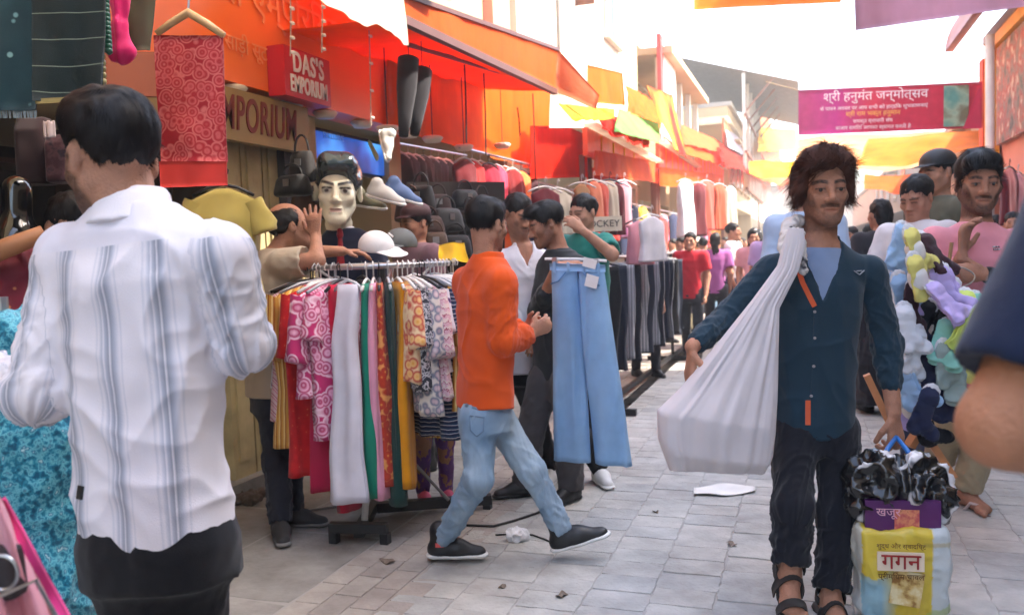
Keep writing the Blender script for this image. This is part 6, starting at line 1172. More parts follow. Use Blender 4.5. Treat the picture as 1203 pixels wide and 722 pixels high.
def turquoise():
    D = 2.12; R = np.stack([RGT, FWD, UP], 1); c = down_(P(22, 500, D), 0); r = empty('turquoise_dress', c, 'turquoise sequined dress hanging at the left edge', 'dress'); z0 = P(0, 372, D)[2]
    m = p_noise('turquoise_sequin', [(.34, (16, 82, 110)), (.46, (36, 130, 156)), (.54, (110, 186, 200)), (.62, (30, 112, 142)), (.72, (180, 216, 222))], 62, rough=.45, detail=4); E = S(); x0 = -.02
    E.loft(R, c+RGT*0, [(.12, x0, 0, .19, .14), (.5, x0, 0, .18, .13), (z0-.12, x0, 0, .16, .11), (z0-.03, x0, 0, .13, .09), (z0, x0, 0, .09, .06)], .04, 2.2); V, Q = E.mesh(.008); N_ = vnorm(V, Q); V = drape(V, N_, R, c, 8, .03, lx=.05, lz=.6); link('dress', mesh_np('dress', V, Q, base=c), m, r); MB().tube([c+RGT*x0+UP*.0, c+RGT*x0+UP*(z0+.05)], .015, 8).build('stand_pole', STEEL, r, base=c); MB().tube([c+RGT*x0, c+RGT*x0+UP*.02], [.14, .14], 20).build('stand_base', BLACKM, r, base=c)
    pk = p_vor('pink_dotted', [(0, (206, 60, 110)), (.1, (206, 60, 110)), (.15, (222, 150, 166)), (1, (226, 160, 172))], 22)
    D = 1.3; q = P(20, 700, D); r = empty('pink_scarf', q, 'pink dotted scarf with bright border at the bottom left corner', 'scarf')
    def fn(u, v): p = P(-30+120*(v**1.0)+22*u-20*(1-v), 572+165*v+8*u, D+.0+.14*u); return p+UP*(.02*math.sin(v*9+u*3))+RGT*.012*math.sin(v*14)
    MB().sheet(lambda u, v: P(-42+(46+90*v)*u, 570+20*u+190*v-30*(1-u), 1.24+.05*math.sin(u*6+v*3)+.02*math.sin(u*15)), 26, 20, .004).build('cloth', pk, r, base=q, smooth=True)
    MB().sheet(lambda u, v: P(2+92*v+8*u-4, 590+168*v-6*u, 1.228+.015*math.sin(v*12)), 3, 24, .006).build('border', cloth('bright_pink', (220, 60, 130)), r, base=q, smooth=True)
    m = MB(); 
    c2 = P(2, 672, 1.17)
    o = MB().tube([c2+.022*(RGT*math.cos(t)+UP*math.sin(t)*1.1) for t in np.linspace(0, 6.283, 25)], .0025, 6, cap=False).build('steel_ring', STEEL, None, base=c2, loc=c2); tag(o, 'thin steel ring hanging before the pink scarf', 'ring')
    a, b_, e = P(-10, 704, 1.16), P(42, 681, 1.16), P(76, 740, 1.18); o = MB().tube([a, b_, e], .003, 6).build('wire_frame', STEEL, None, base=a, loc=a); tag(o, 'bent white wire frame before the pink scarf', 'wire')
    boxy('dark_pouch', -20, 640, 26, 700, 1.2, .02, plain('pouch_dark', (44, 36, 38)), 'dark pouch lying on the pink scarf', 'pouch')
turquoise()
r_ = P(262, 222, 3.75); hung('hanging_tshirt', cloth('olive_yellow_jersey', (176, 158, 84)), r_+UP*.07, unit(RGT*.95+FWD*.2), unit(FWD*.95-RGT*.2), pr_top(.6, .15, .06), 'olive yellow t-shirt on hanger beside the red brocade', 'garment', None, 301, .4, sleeves=[(1, .14, .06, .05), (-1, .14, .06, .05)], hangw=.13)
# ---------------------------------------------------------------- goods inside the shops
RV = np.stack([RGT, FWD, UP], 1)
def display_head():
    D = 4.95; c = P(398, 300, D); r = empty('display_mannequin', c, 'display bust with painted cream face, glossy hair and navy suit', 'mannequin'); R = frame(V3(.12, -1, -.02), V3(.06, 0, 1)); o = P(397, 224, D); sc = 1.66; E = S(); head(E, R, o, sc, .012, 1., True); E.rc(o+R @ A([0, .02, -.09])*sc, P(398, 262, D+.03), .05*sc*.8, .08, .03); V, Q = E.mesh(.006)
    q = ((V-o) @ R)/sc; x, y, z = np.abs(q[:, 0]), q[:, 1], q[:, 2]; col = np.tile(A([.82, .79, .64]), (len(V), 1)); sm = lambda e0, e1, t: np.clip((t-e0)/(e1-e0), 0, 1)
    def mix(m_, cc): col[:] = col*(1-m_[:, None])+A(cc)*m_[:, None]
    fr = sm(-.03, -.06, y); mix(fr*sm(.007, .004, np.abs(z-(.022+.25*(x-.03))))*sm(.028, .024, np.abs(x-.032)), (.02, .015, .015)); mix(fr*sm(.012, .008, np.hypot((x-.031)*.55, z+.005)), (.5, .48, .42)); mix(fr*sm(.0085, .006, np.hypot(x-.031, z+.005)), (.04, .02, .02)); mix(fr*sm(.004, .0025, np.abs(z-(.006-.12*np.abs(x-.031))))*sm(.021, .018, np.abs(x-.031)), (.02, .015, .015)); mix(fr*sm(.008, .005, np.abs(z+.071))*sm(.022, .016, x)*.7, (.42, .16, .14)); mix(sm(.055, .07, np.abs(q[:, 0]-.0))*.25, (.3, .25, .2))
    link('bust', mesh_np('bust', V, Q, cols=col, base=c), attr_mat('painted_plaster', rough=.35), r); hg = plain('painted_hair', (26, 40, 46), rough=.18, coat=.6); 
    ho = hair(r, c, R, o, sc, [((0, .022, .045), (.083, .101, .09)), ((.0, -.04, .09), (.07, .06, .045)), ((-.03, -.06, .085), (.04, .04, .035)), ((.035, -.055, .085), (.035, .04, .03))], LINE_SHORT, mat=hg, n=0, h=.006, amp=.008, seed=3, nscale=26)
    E = S(); t = P(415, 300, D+.05); E.loft(RV, t, [(-.35, 0, 0, .2, .11), (-.05, 0, 0, .21, .12), (.09, -.02, 0, .19, .1), (.16, -.05, 0, .09, .07)], .05); E.rc(t+RGT*-.05+FWD*-.2+UP*.2, t+RGT*-.04+FWD*-.16+UP*-.02, .045, .006, .006, 1, fl=FWD, fs=.3); V, Q = E.mesh(.009); link('suit', mesh_np('suit', V, Q, base=c), cloth('navy_suit', (22, 28, 52)), r)
    E = S(); E.loft(RV, t, [(-.1, -.045, 0, .1, .1), (.09, -.045, 0, .09, .085), (.17, -.06, -.0, .07, .065)], .03); V, Q = E.mesh(.009); link('dress_shirt', mesh_np('dress_shirt', V, Q, base=c), cloth('white_cotton', (224, 222, 230)), r)
    E = S(); f = t+FWD*-.1+RGT*-.052; E.rc(f+UP*.145, f+UP*.12, .016, .02, .006); E.rc(f+UP*.115, f+UP*-.06+FWD*-.015, .012, .026, .006, fl=FWD, fs=1.8); V, Q = E.mesh(.006); link('tie', mesh_np('tie', V, Q, base=c), cloth('red_tie', (142, 20, 34), rough=.5), r)
display_head()
def shoe_poster():
    X = -3.3; a, b, c, d = PX(366, 152, X), PX(453, 155, X), PX(453, 190, X), PX(366, 193, X); q = (c+d)/2; r = empty('shoe_poster', q, 'glowing blue light box with pale shoe above the display bust', 'poster'); m = plain('poster_blue', (20, 60, 130), rough=.3); N, K, sk = base_in(m); n = N.new('ShaderNodeTexNoise'); n.inputs['Scale'].default_value = 2.2; K.new(coord(N, K), n.inputs['Vector']); rr = ramp(N, [(.35, (10, 22, 50)), (.5, (24, 66, 140)), (.65, (60, 130, 200))]); K.new(n.outputs['Fac'], rr.inputs[0]); K.new(rr.outputs[0], sk); K.new(rr.outputs[0], N['Principled BSDF'].inputs['Emission Color']); N['Principled BSDF'].inputs['Emission Strength'].default_value = .3
    MB().box((X-.02, a[1], d[2]), (X, b[1], a[2])).build('panel', m, r, base=q); MB().box((X-.04, a[1]-.03, d[2]-.03), (X-.021, b[1]+.03, a[2]+.03)).build('frame', BLACKM, r, base=q); E = S(); p = PX(438, 176, X+.008); E.rc(p+A([0, -.05, .05]), p+A([0, .06, -.05]), .028, .036, fl=(1, 0, 0), fs=5); V, Q = E.mesh(.006); link('shoe_print', mesh_np('shoe_print', V, Q, base=q), plain('pale_lime', (196, 206, 140)), r); text('lettering', 'EXCLUSIVE', plain('print_pale', (150, 170, 190)), r, RS, PX(392, 161, X+.004), .06, q, .001)
shoe_poster()
def sneaker(u, v, d, face, tup, mat, label, size=1.):
    p = P(u, v, d); J = dict(base=p, toeR=face, tupR=tup, anR=p); r = empty('sneaker', p, label, 'sneaker', 'shoes shown in the shop'); shoe(r, J, 'R', mat, SOLEW_, h=.007, size=size)
SOLEW_ = plain('sole_white', (222, 220, 216), rough=.6); GREYM = plain('shoe_grey', (190, 188, 184)); 
sneaker(446, 218, 4.9, V3(.9, -.3, -.3), V3(.3, -.2, 1), GREYM, 'white and grey sneaker hanging right of the display bust', .95); sneaker(466, 216, 5.0, V3(.9, -.2, -.35), V3(.3, -.2, 1), plain('shoe_blue', (84, 108, 150)), 'blue and white sneaker behind the grey one', .95); sneaker(459, 160, 5.2, V3(.2, -.3, -1), V3(1, -.3, .3), GREYM, 'white sneaker hanging at the blue poster edge', .8); sneaker(425, 228, 5.1, V3(.9, -.3, -.2), V3(.2, -.2, 1), plain('shoe_olive', (96, 92, 66)), 'olive sneaker beside the display bust cheek', .9)
def cap(u, v, d, mat, label, face, logo=None, sc=1.):
    p = P(u, v, d); r = empty('cap', p, label, 'cap'); R = frame(face, V3(0, -.25, 1)); E = S(); E.el(p, (.085*sc, .1*sc, .085*sc), R); E.clip(-R[:, 2], p-R[:, 2]*.01); V, Q = E.mesh(.006); link('crown', mesh_np('crown', V, Q, base=p), mat, r); E = S(); E.rc(p+R @ A([0, -.09, -.005])*sc, p+R @ A([0, -.14, -.015])*sc, .075*sc, .06*sc, fl=R[:, 2], fs=8); V, Q = E.mesh(.005); link('visor', mesh_np('visor', V, Q, base=p), mat, r)
    if logo: MB().tube([p+R @ A([-.02, -.096, .04])*sc, p+R @ A([0, -.1, .055])*sc, p+R @ A([.02, -.096, .04])*sc], .006, 5).build('emblem', logo, r, base=p)
cap(442, 290, 4.4, plain('cap_white', (216, 214, 214)), 'white cap resting on top of the round rack', V3(.9, -.6, -.2), sc=1.0); cap(470, 287, 4.6, plain('cap_grey', (84, 86, 84)), 'grey cap with pale emblem on top of the round rack', V3(-.5, -1, 0), plain('emblem_white', (220, 218, 214)), 1.05)
flap('towel', cloth('yellow_towel', (226, 178, 24)), (P(515, 287, 4.62), P(545, 285, 4.5), P(552, 309, 4.42), P(514, 308, 4.5)), 'bright yellow cloth thrown over the far side of round rack', 'cloth', amp=.05, seed=90, lam=.1)
# shelving at the back with rows of goods, and hung bags
def shelf(y0, y1, X, label):
    b = A([X, (y0+y1)/2, 0]); r = empty('wall_shelf', b, label, 'shelf'); wm = plain('shelf_wood', (70, 48, 38), rough=.7, var=.2)
    for z in (.5, 1.0, 1.5, 2.0): MB().box((X, y0, z), (X+.35, y1, z+.03)).build('board', wm, r, base=b)
    for y in (y0, (y0+y1)/2, y1-.03): MB().box((X+.003, y, 0.02), (X+.34, y+.03, 2.3)).build('upright', wm, r, base=b)
shelf(5.3, 8.3, -4.9, 'dark wooden wall shelf behind the round rack'); shelf(-1, 4.6, -4.9, 'dark wooden wall shelf in the near shop')
wl = [cloth('bag_' + str(i), c, rough=.6) for i, c in enumerate(((18, 15, 16), (40, 20, 20), (14, 16, 22), (58, 32, 24), (28, 24, 24), (10, 10, 11), (70, 50, 36)))]
rb = random.Random(3)
def handbag(p, w_, h_, t_, mat, label, ax, group):
    r = empty('handbag', p, label, 'bag', group); n = unit(np.cross(ax, UP)); R = np.stack([ax, n, UP], 1); E = S(); E.loft(R, p, [(-h_/2, 0, 0, w_/2, t_), (-h_*.3, 0, 0, w_/2*1.05, t_*1.1), (h_*.3, 0, 0, w_/2*.9, t_*.8), (h_/2, 0, 0, w_/2*.78, t_*.45)], .01, 3.5); V, Q = E.mesh(.018); link('bag', mesh_np('bag', V, Q, base=p), mat, r)
    MB().tube([p+ax*math.cos(t)*w_*.3+UP*(h_*.45+math.sin(t)*h_*.55) for t in np.linspace(0, math.pi, 12)], .007, 5).build('strap', mat, r, base=p); MB().box((-.02, -.004, -.02), (.02, .004, .02), R, p+n*(-t_*.95 if np.dot(n, FWD) > 0 else t_*.95)+UP*h_*.12).build('clasp', STEEL, r, base=p)
bags = [(498, 232, 5.8), (520, 236, 5.9), (543, 234, 6.0), (502, 262, 5.5), (527, 264, 5.6), (551, 258, 5.9), (508, 290, 5.4), (535, 292, 5.5), (566, 245, 6.1), (560, 285, 5.9), (480, 250, 5.8), (352, 190, 5.0), (346, 215, 4.9), (362, 240, 5.0)]
cn = ['dark', 'brown', 'navy', 'tan', 'grey brown', 'black', 'camel']
pos = ['high', 'middle', 'low']
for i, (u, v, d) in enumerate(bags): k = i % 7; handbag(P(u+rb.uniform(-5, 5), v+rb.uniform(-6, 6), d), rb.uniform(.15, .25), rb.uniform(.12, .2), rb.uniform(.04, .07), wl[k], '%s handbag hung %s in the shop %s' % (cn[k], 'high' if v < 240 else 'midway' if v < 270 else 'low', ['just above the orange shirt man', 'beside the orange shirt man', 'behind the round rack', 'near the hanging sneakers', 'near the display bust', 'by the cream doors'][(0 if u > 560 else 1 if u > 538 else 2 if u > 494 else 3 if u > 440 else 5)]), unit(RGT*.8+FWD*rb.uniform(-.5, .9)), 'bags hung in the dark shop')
# row of dark and red garments hung under the curtain
cols_ = [((96, 18, 26), 'maroon'), ((196, 40, 40), 'scarlet'), ((200, 70, 34), 'burnt orange'), ((150, 24, 50), 'wine'), ((214, 60, 90), 'rose'), ((170, 50, 30), 'brick'), ((120, 20, 24), 'dark red'), ((226, 110, 50), 'orange'), ((60, 24, 30), 'oxblood')]
for i, (c, nm_) in enumerate(cols_):
    p = PX(545+9.5*i, 178+2.2*i, -2.75-.03*(i % 3)); hung('hanging_garment', cloth('row_%d' % i, c), p, unit(RGT*.6+FWD*.8), unit(RGT*.8-FWD*.6), pr_top(.5+.07*(i % 3), .16, .05), '%s garment in the hung row below the orange curtain' % nm_, 'garment', 'red garments below the curtain', 330+i, .5, hangw=.13)
for i in range(9):
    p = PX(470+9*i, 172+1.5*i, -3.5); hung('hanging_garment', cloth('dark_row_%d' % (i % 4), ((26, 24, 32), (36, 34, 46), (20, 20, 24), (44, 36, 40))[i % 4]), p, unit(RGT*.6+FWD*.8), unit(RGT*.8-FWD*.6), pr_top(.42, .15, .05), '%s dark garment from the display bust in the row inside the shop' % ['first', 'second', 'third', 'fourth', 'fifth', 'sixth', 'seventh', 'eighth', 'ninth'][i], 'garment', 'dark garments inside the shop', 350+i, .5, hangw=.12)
# goods at the far stalls
def jockey():
    X_ = P(708, 263, 7.6); r = empty('brand_sign', X_, 'small cream sign reading JOCKEY above the trouser rack', 'sign'); R = np.stack([RGT, UP, -FWD], 1); MB().box((-.17, -.015, -.065), (.17, .015, .065), RV, X_).build('board', plain('sign_cream', (222, 206, 178)), r, base=X_); text('lettering', 'JOCKEY', plain('sign_dark', (50, 44, 44)), r, R, X_-FWD*.02, .085, X_, .002); MB().tube([X_-UP*.06, down_(X_, 0.03)], .02, 8).build('post', STEEL, r, base=X_); MB().box((-.1, -.1, 0), (.1, .1, .03), RV, down_(X_, 0)).build('base', BLACKM, r, base=X_)
jockey()
def table(u0, u1, X, label, mat):
    a, b = PX(u0, 330, X), PX(u1, 330, X); c = down_((a+b)/2, 0); r = empty('display_table', c, label, 'table'); MB().box((X-.45, a[1], .78), (X+.1, b[1], .82)).build('top', mat, r, base=c)
    for y in (a[1]+.05, b[1]-.09):
        for x in (X-.42, X+.05): MB().box((x, y, 0), (x+.04, y+.04, .777)).build('leg', RUST, r, base=c)
table(690, 728, -2.6, 'display table below the small cream sign', CREAMW); table(745, 790, -2.7, 'display table under the red stall front', CREAMW)
wgt = [('ivory', (176, 164, 146)), ('blush', (190, 130, 140)), ('coral', (180, 74, 58)), ('sand', (140, 104, 72)), ('wine', (90, 14, 26)), ('peach', (190, 112, 84)), ('white', (206, 200, 204)), ('rust', (170, 70, 40))]
for i, (u, v, d, k, ln) in enumerate(((683, 208, 8.4, 3, .5), (697, 205, 8.6, 5, .5), (706, 207, 8.8, 2, .5), (716, 205, 9.0, 0, .5), (724, 208, 9.2, 4, .55), (733, 206, 9.4, 1, .5), (765, 245, 7.6, 6, .4), (752, 250, 7.8, 1, .4), (820, 210, 13, 4, .8), (830, 208, 14, 2, .8), (845, 212, 15, 7, .8), (858, 214, 16, 0, .8), (805, 206, 12, 6, .8), (640, 212, 7.4, 4, .4), (655, 214, 7.6, 0, .4), (1186, 190, 9, 4, .6), (1196, 196, 9.2, 1, .6))):
    hung('hanging_garment', cloth('stall_' + wgt[k][0], wgt[k][1]), P(u, v, d), unit(RGT*.75+FWD*.65), unit(RGT*.65-FWD*.75), pr_top(ln, .11 if i < 6 else .17, .05), '%s garment hanging %s' % (wgt[k][0], 'beside the cream sign stall' if u < 740 and i < 6 else 'above the trouser rack' if u < 790 else 'at the red panel' if u < 660 else 'under the far orange stall fronts' if u < 900 else 'below the yellow framed poster'), 'garment', 'garments at the far stalls', 370+i, .5)
# ---------------------------------------------------------------- small things on the ground
def litter():
    c = G(848, 577); o = MB().sheet(lambda u, v: c+RGT*(-.17+.34*u+.03*v)+FWD*(-.1+.2*v)*(1.1-abs(u-.45))+UP*(.012+.006*math.sin(u*7+v*4)), 12, 8, .003).build('paper_sheet', plain('paper_white', (226, 222, 214)), None, base=c, loc=c, smooth=True); tag(o, 'flat white paper sheet lying on the pavers', 'paper')
    c = G(608, 634); E = S(); E.el(c+UP*.025, (.05, .04, .028)); V, Q = E.mesh(.005); N_ = vnorm(V, Q); V = V+N_*((ridge(noise(V[:, 0]*40, V[:, 1]*40, V[:, 2]*40, 3))-.4)*.025)[:, None]; o = link('crumpled_bag', mesh_np('crumpled_bag', V, Q, smooth=False, base=c), plain('plastic_white', (224, 222, 222), rough=.4), None, c); tag(o, 'crumpled white plastic bag on pavers behind walking man', 'bag')
    def cable(pts, lab, r=.006, mat=BLACKM): 
        pts = [G(*q)+UP*(r+.001) for q in pts]; o = MB().tube(pts, r, 6).build('ground_cable', mat, None, base=pts[0], loc=pts[0], smooth=True); tag(o, lab, 'cable')
    cable([(548, 618), (580, 619), (606, 612), (630, 604), (648, 594)], 'dark cable on the pavers from rack to walking man'); cable([(273, 580), (290, 572), (306, 560), (322, 553)], 'dark cable on the ground behind the man in beige'); cable([(582, 629), (600, 628), (626, 629), (640, 634), (652, 640)], 'short dark cord beside the crumpled bag', .004); cable([(345, 606), (365, 600), (392, 596), (420, 596)], 'pale cable under the round rack', .007, plain('cable_pale', (170, 164, 158)))
    c = G(290, 590); E = S()
    for i in range(9): a = rb.uniform(0, 6.28); p = c+A([math.cos(a)*rb.uniform(0, .14), math.sin(a)*rb.uniform(0, .14), .02]); E.rc(p, p+A([rb.uniform(-.1, .1), rb.uniform(-.1, .1), rb.uniform(0, .04)]), .03, .02, .02)
    V, Q = E.mesh(.008); N_ = vnorm(V, Q); V = V+N_*((noise(V[:, 0]*60, V[:, 1]*60, V[:, 2]*60, 3)-.5)*.03)[:, None]; o = link('rag_heap', mesh_np('rag_heap', V, Q, base=c), plain('rag_brown', (84, 70, 60), bump=.5), None, c); tag(o, 'heap of dark rags on the ground by pale green counter', 'rags')
    for i, (u, v) in enumerate(((770, 602), (660, 700), (455, 660), (590, 690), (860, 640), (735, 436), (760, 432))):
        c = G(u, v); w2 = .03+.02*(i % 3); ang = i*1.3; o = MB().sheet(lambda a, b: c+A([math.cos(ang)*(a-.5)-math.sin(ang)*(b-.5)*.6, math.sin(ang)*(a-.5)+math.cos(ang)*(b-.5)*.6, 0])*w2+UP*(.007+.006*math.sin(a*5+b*3)), 5, 4, .002).build('paper_scrap', plain('paper_white', (226, 222, 214)) if i > 4 else plain('scrap_brown', (120, 104, 90)), None, base=c, loc=c, smooth=True); tag(o, ('brown scrap near the paper sheet', 'brown scrap beside walking man’s front shoe', 'brown scrap before the round rack', 'brown scrap below walking man’s rear shoe', 'brown scrap on pavers between the walkers', 'white scrap at the trouser rack foot', 'white scrap farther along the trouser rack foot')[i].replace('’s', ''), 'scrap')
litter()

# goods packed into the far stalls of the left row
rg_ = random.Random(17); gc = [('scarlet', (190, 36, 30)), ('orange', (220, 104, 40)), ('cream', (206, 196, 176)), ('teal', (40, 110, 116)), ('plum', (100, 40, 80)), ('yellow', (226, 180, 60)), ('navy', (36, 44, 76)), ('pink', (214, 120, 150))]; ct_ = {}
spots = [(Y_, X_, z_) for Y_ in np.arange(9.2, 30, .62) for X_, z_ in ((-2.75, 2.05), (-3.25, 1.9))]
for i, (Y_, X_, z_) in enumerate(spots):
    nm_, c_ = gc[rg_.randrange(8)]; pl_ = 'front' if X_ > -3 else 'back'; ct_[(nm_, pl_)] = ct_.get((nm_, pl_), 0)+1; k_ = ct_[(nm_, pl_)]
    hung('hanging_garment', cloth('far_stall_'+nm_, c_), (X_+rg_.uniform(-.08, .08), Y_+rg_.uniform(-.12, .12), z_+rg_.uniform(-.06, .1)), unit(A([rg_.uniform(.2, .6), 1, 0])), unit(A([1, -rg_.uniform(.2, .6), 0])), pr_top(rg_.uniform(.45, .8), .17, .05), '%s garment in %s row under far stall fronts, %s of its colour' % (nm_, pl_, ['first', 'second', 'third', 'fourth', 'fifth', 'sixth', 'seventh', 'eighth', 'ninth', 'tenth'][min(k_, 10)-1]), 'garment', 'garments packed under the far stall fronts', 420+i, .5, nz=10, ns=20)

for X_, z_, l_ in ((-2.75, 2.1, 'front garment rail under the far stall fronts'), (-3.25, 1.97, 'back garment rail under the far stall fronts')):
    o = MB().tube([(X_, 8.9, z_), (X_, 30, z_)], .014, 6).build('garment_rail', STEEL, None, base=(X_, 9, z_), loc=(X_, 9, z_)); tag(o, l_, 'rail')
a, b = PX(540, 176, -2.76), PX(628, 197, -2.78); o = MB().tube([a+UP*.02, b+UP*.02], .012, 6).build('garment_rail', STEEL, None, base=a, loc=a); tag(o, 'steel rail of the red garment row below the curtain', 'rail')
a, b = PX(466, 171, -3.5), PX(548, 185, -3.5); o = MB().tube([a+UP*.02, b+UP*.02], .012, 6).build('garment_rail', STEEL, None, base=a, loc=a); tag(o, 'steel rail of the dark garment row inside the shop', 'rail')
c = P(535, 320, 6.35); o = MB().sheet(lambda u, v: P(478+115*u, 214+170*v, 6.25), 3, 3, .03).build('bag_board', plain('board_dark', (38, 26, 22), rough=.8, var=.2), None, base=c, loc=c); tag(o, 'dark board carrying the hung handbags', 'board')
# ---------------------------------------------------------------- socks, shopping bag and the people further off
SOCK = {}
def sock_meshes():
    E = S(); E.rc((0, 0, 0), (0, 0, -.12), .044, .04, .02, fl=(0, 1, 0), fs=5); E.rc((0, 0, -.12), (.07, 0, -.15), .038, .032, .02, fl=(0, 1, 0), fs=5.); E.rc((.0, 0, -.13), (-.012, 0, -.14), .034, .034, .02, fl=(0, 1, 0), fs=5.); V, Q = E.mesh(.0055); N_ = vnorm(V, Q); V = V+A([0, 1., 0])*((noise(V[:, 0]*24, V[:, 1]*0, V[:, 2]*24, 3)-.5)*.03)[:, None]+N_*((ridge(noise(V[:, 0]*45, V[:, 1]*45, V[:, 2]*60, 5))-.4)*.003)[:, None]
    E = S(); E.rc((0, 0, .008), (0, 0, .018), .041, .041, .01, fl=(0, 1, 0), fs=4.5); W, U = E.mesh(.006); N_ = vnorm(W, U); W = W+N_*((ridge(noise(W[:, 0]*75, W[:, 1]*75, W[:, 2]*20, 6))-.4)*.004)[:, None]
    E = S(); E.rc((0, 0, -.06), (0, 0, -.085), .043, .042, .004, fl=(0, 1, 0), fs=1.8); B, BQ = E.mesh(.006)
    return (V, Q), (W, U), (B, BQ)
SM = sock_meshes()
def sock(p, R, col, mat, cuffm, label):
    r = empty('sock_pair', p, label, 'socks', 'socks in the seller’s bunch'.replace('’s', '')); r.rotation_euler = Matrix(R.tolist()).to_euler()
    for dx in (0, .022):
        key = (mat.name, dx); 
        if key not in SOCK: SOCK[key] = mesh_np('sock', SM[0][0]+A([dx*.6, dx, -dx*.4]), SM[0][1])
        o = link('sock', SOCK[key], mat, r)
    k = ('cuff', cuffm.name)
    if k not in SOCK: SOCK[k] = mesh_np('cuff', SM[1][0]+A([.006, .011, 0]), SM[1][1])
    link('cuff', SOCK[k], cuffm, r)
    if 'band' not in SOCK: SOCK['band'] = mesh_np('paper_band', SM[2][0]*A([1.04, 1.5, 1])+A([.006, .011, 0]), SM[2][1])
    if col % 4 == 1: link('paper_band', SOCK['band'], plain('band_paper', (226, 220, 216)), r)
def socks():
    CW_ = cloth('sock_cuff_white', (222, 220, 222)); cs = [('lemon', (226, 214, 120)), ('maroon', (54, 26, 34)), ('lilac', (190, 170, 220)), ('lime', (206, 222, 110)), ('mint', (140, 196, 178)), ('white', (222, 222, 226)), ('black', (24, 24, 30)), ('sage grey', (150, 164, 158)), ('navy', (34, 40, 70)), ('sky', (160, 190, 222))]
    sp = [(1062, 262, 9, 10), (1074, 268, 0, -15), (1092, 272, 1, -20), (1098, 298, 1, 15), (1108, 312, 2, -10), (1078, 300, 0, -25), (1092, 305, 1, 5), (1120, 328, 2, 20), (1102, 330, 2, -15), (1138, 340, 3, 0), (1124, 352, 3, -10), (1060, 322, 9, -20), (1076, 330, 1, 10), (1152, 345, 4, -25), (1144, 362, 4, -15), (1092, 352, 6, 20), (1066, 358, 5, 0), (1108, 362, 6, -10), (1130, 385, 7, -30), (1082, 385, 5, 15), (1112, 402, 7, -20), (1068, 396, 2, 5), (1096, 405, 8, -5), (1150, 360, 3, 12), (1086, 318, 2, 12), (1070, 285, 9, 18), (1116, 374, 4, 14), (1146, 398, 0, -18), (1100, 384, 8, -22), (1064, 372, 7, 16), (1126, 420, 7, 8), (1062, 430, 9, -12), (1104, 440, 8, 6), (1086, 290, 0, -6), (1132, 368, 2, -26), (1076, 424, 5, 10), (1090, 430, 2, -10), (1074, 450, 2, 0), (1095, 455, 8, 15), (1080, 470, 6, -10), (1138, 410, 7, -10), (1158, 385, 4, -5)]
    cnt = {}; w_ = ['topmost', 'second highest', 'third highest', 'fourth highest', 'fifth highest', 'sixth highest', 'seventh highest', 'eighth highest', 'ninth highest']
    tot = {}
    for s_ in sp: tot[s_[2]] = tot.get(s_[2], 0)+1
    for i, (u, v, c, rz) in sorted(enumerate(sp), key=lambda t: t[1][1]):
        nm_, rgb = cs[c]; cnt[c] = cnt.get(c, 0)+1; lab = ('%s socks in the bunch held before pink sweatshirt' % nm_) if tot[c] == 1 else ('%s of the %s socks in the bunch before pink sweatshirt' % ('lowest' if cnt[c] == tot[c] else w_[cnt[c]-1], nm_))
        d = 3.86-.12*math.sin(i*1.7)-.05*(i % 3); rr = random.Random(i); R = np.stack([RGT, FWD, UP], 1) @ rot((0, 1, 0), math.radians(rz+rr.uniform(-14, 14))) @ rot((0, 0, 1), rr.uniform(-.55, .55)) @ rot((1, 0, 0), rr.uniform(-.5, .3))
        sock(P(u-4, v+10, d), R, i, cloth('sock_'+nm_, rgb), CW_, lab)
    c = P(1100, 360, 3.97); r = empty('sock_hoop', c, 'wire hoop carrying the bunch of socks', 'hoop'); 
    for k, (du, dv) in enumerate(((-8, -40), (0, 10), (0, 60))): q = P(1105+du, 365+dv, 3.97); MB().tube([q+.2*(RGT*math.cos(t)*.95+UP*math.sin(t)*.3+FWD*math.sin(t)*.25) for t in np.linspace(0, 6.283, 33)], .004, 5, cap=False).build('hoop', STEEL, r, base=c)
    wm_ = plain('stand_wood', (196, 132, 84), rough=.6, var=.2, vscale=12)
    for q0, q1 in (((1130, 425), (1068, 524)), ((1018, 440), (1056, 520)), ((1062, 470), (1120, 560))): MB().bar(P(*q0, 3.92), P(*q1, 3.9), .05, .03).build('slat', wm_, r, base=c)
    MB().tube([P(1118, 285, 3.98), P(1108, 365, 3.97), P(1090, 460, 3.97)], .009, 6).build('stick', plain('stick_wood', (150, 110, 70)), r, base=c)
socks()
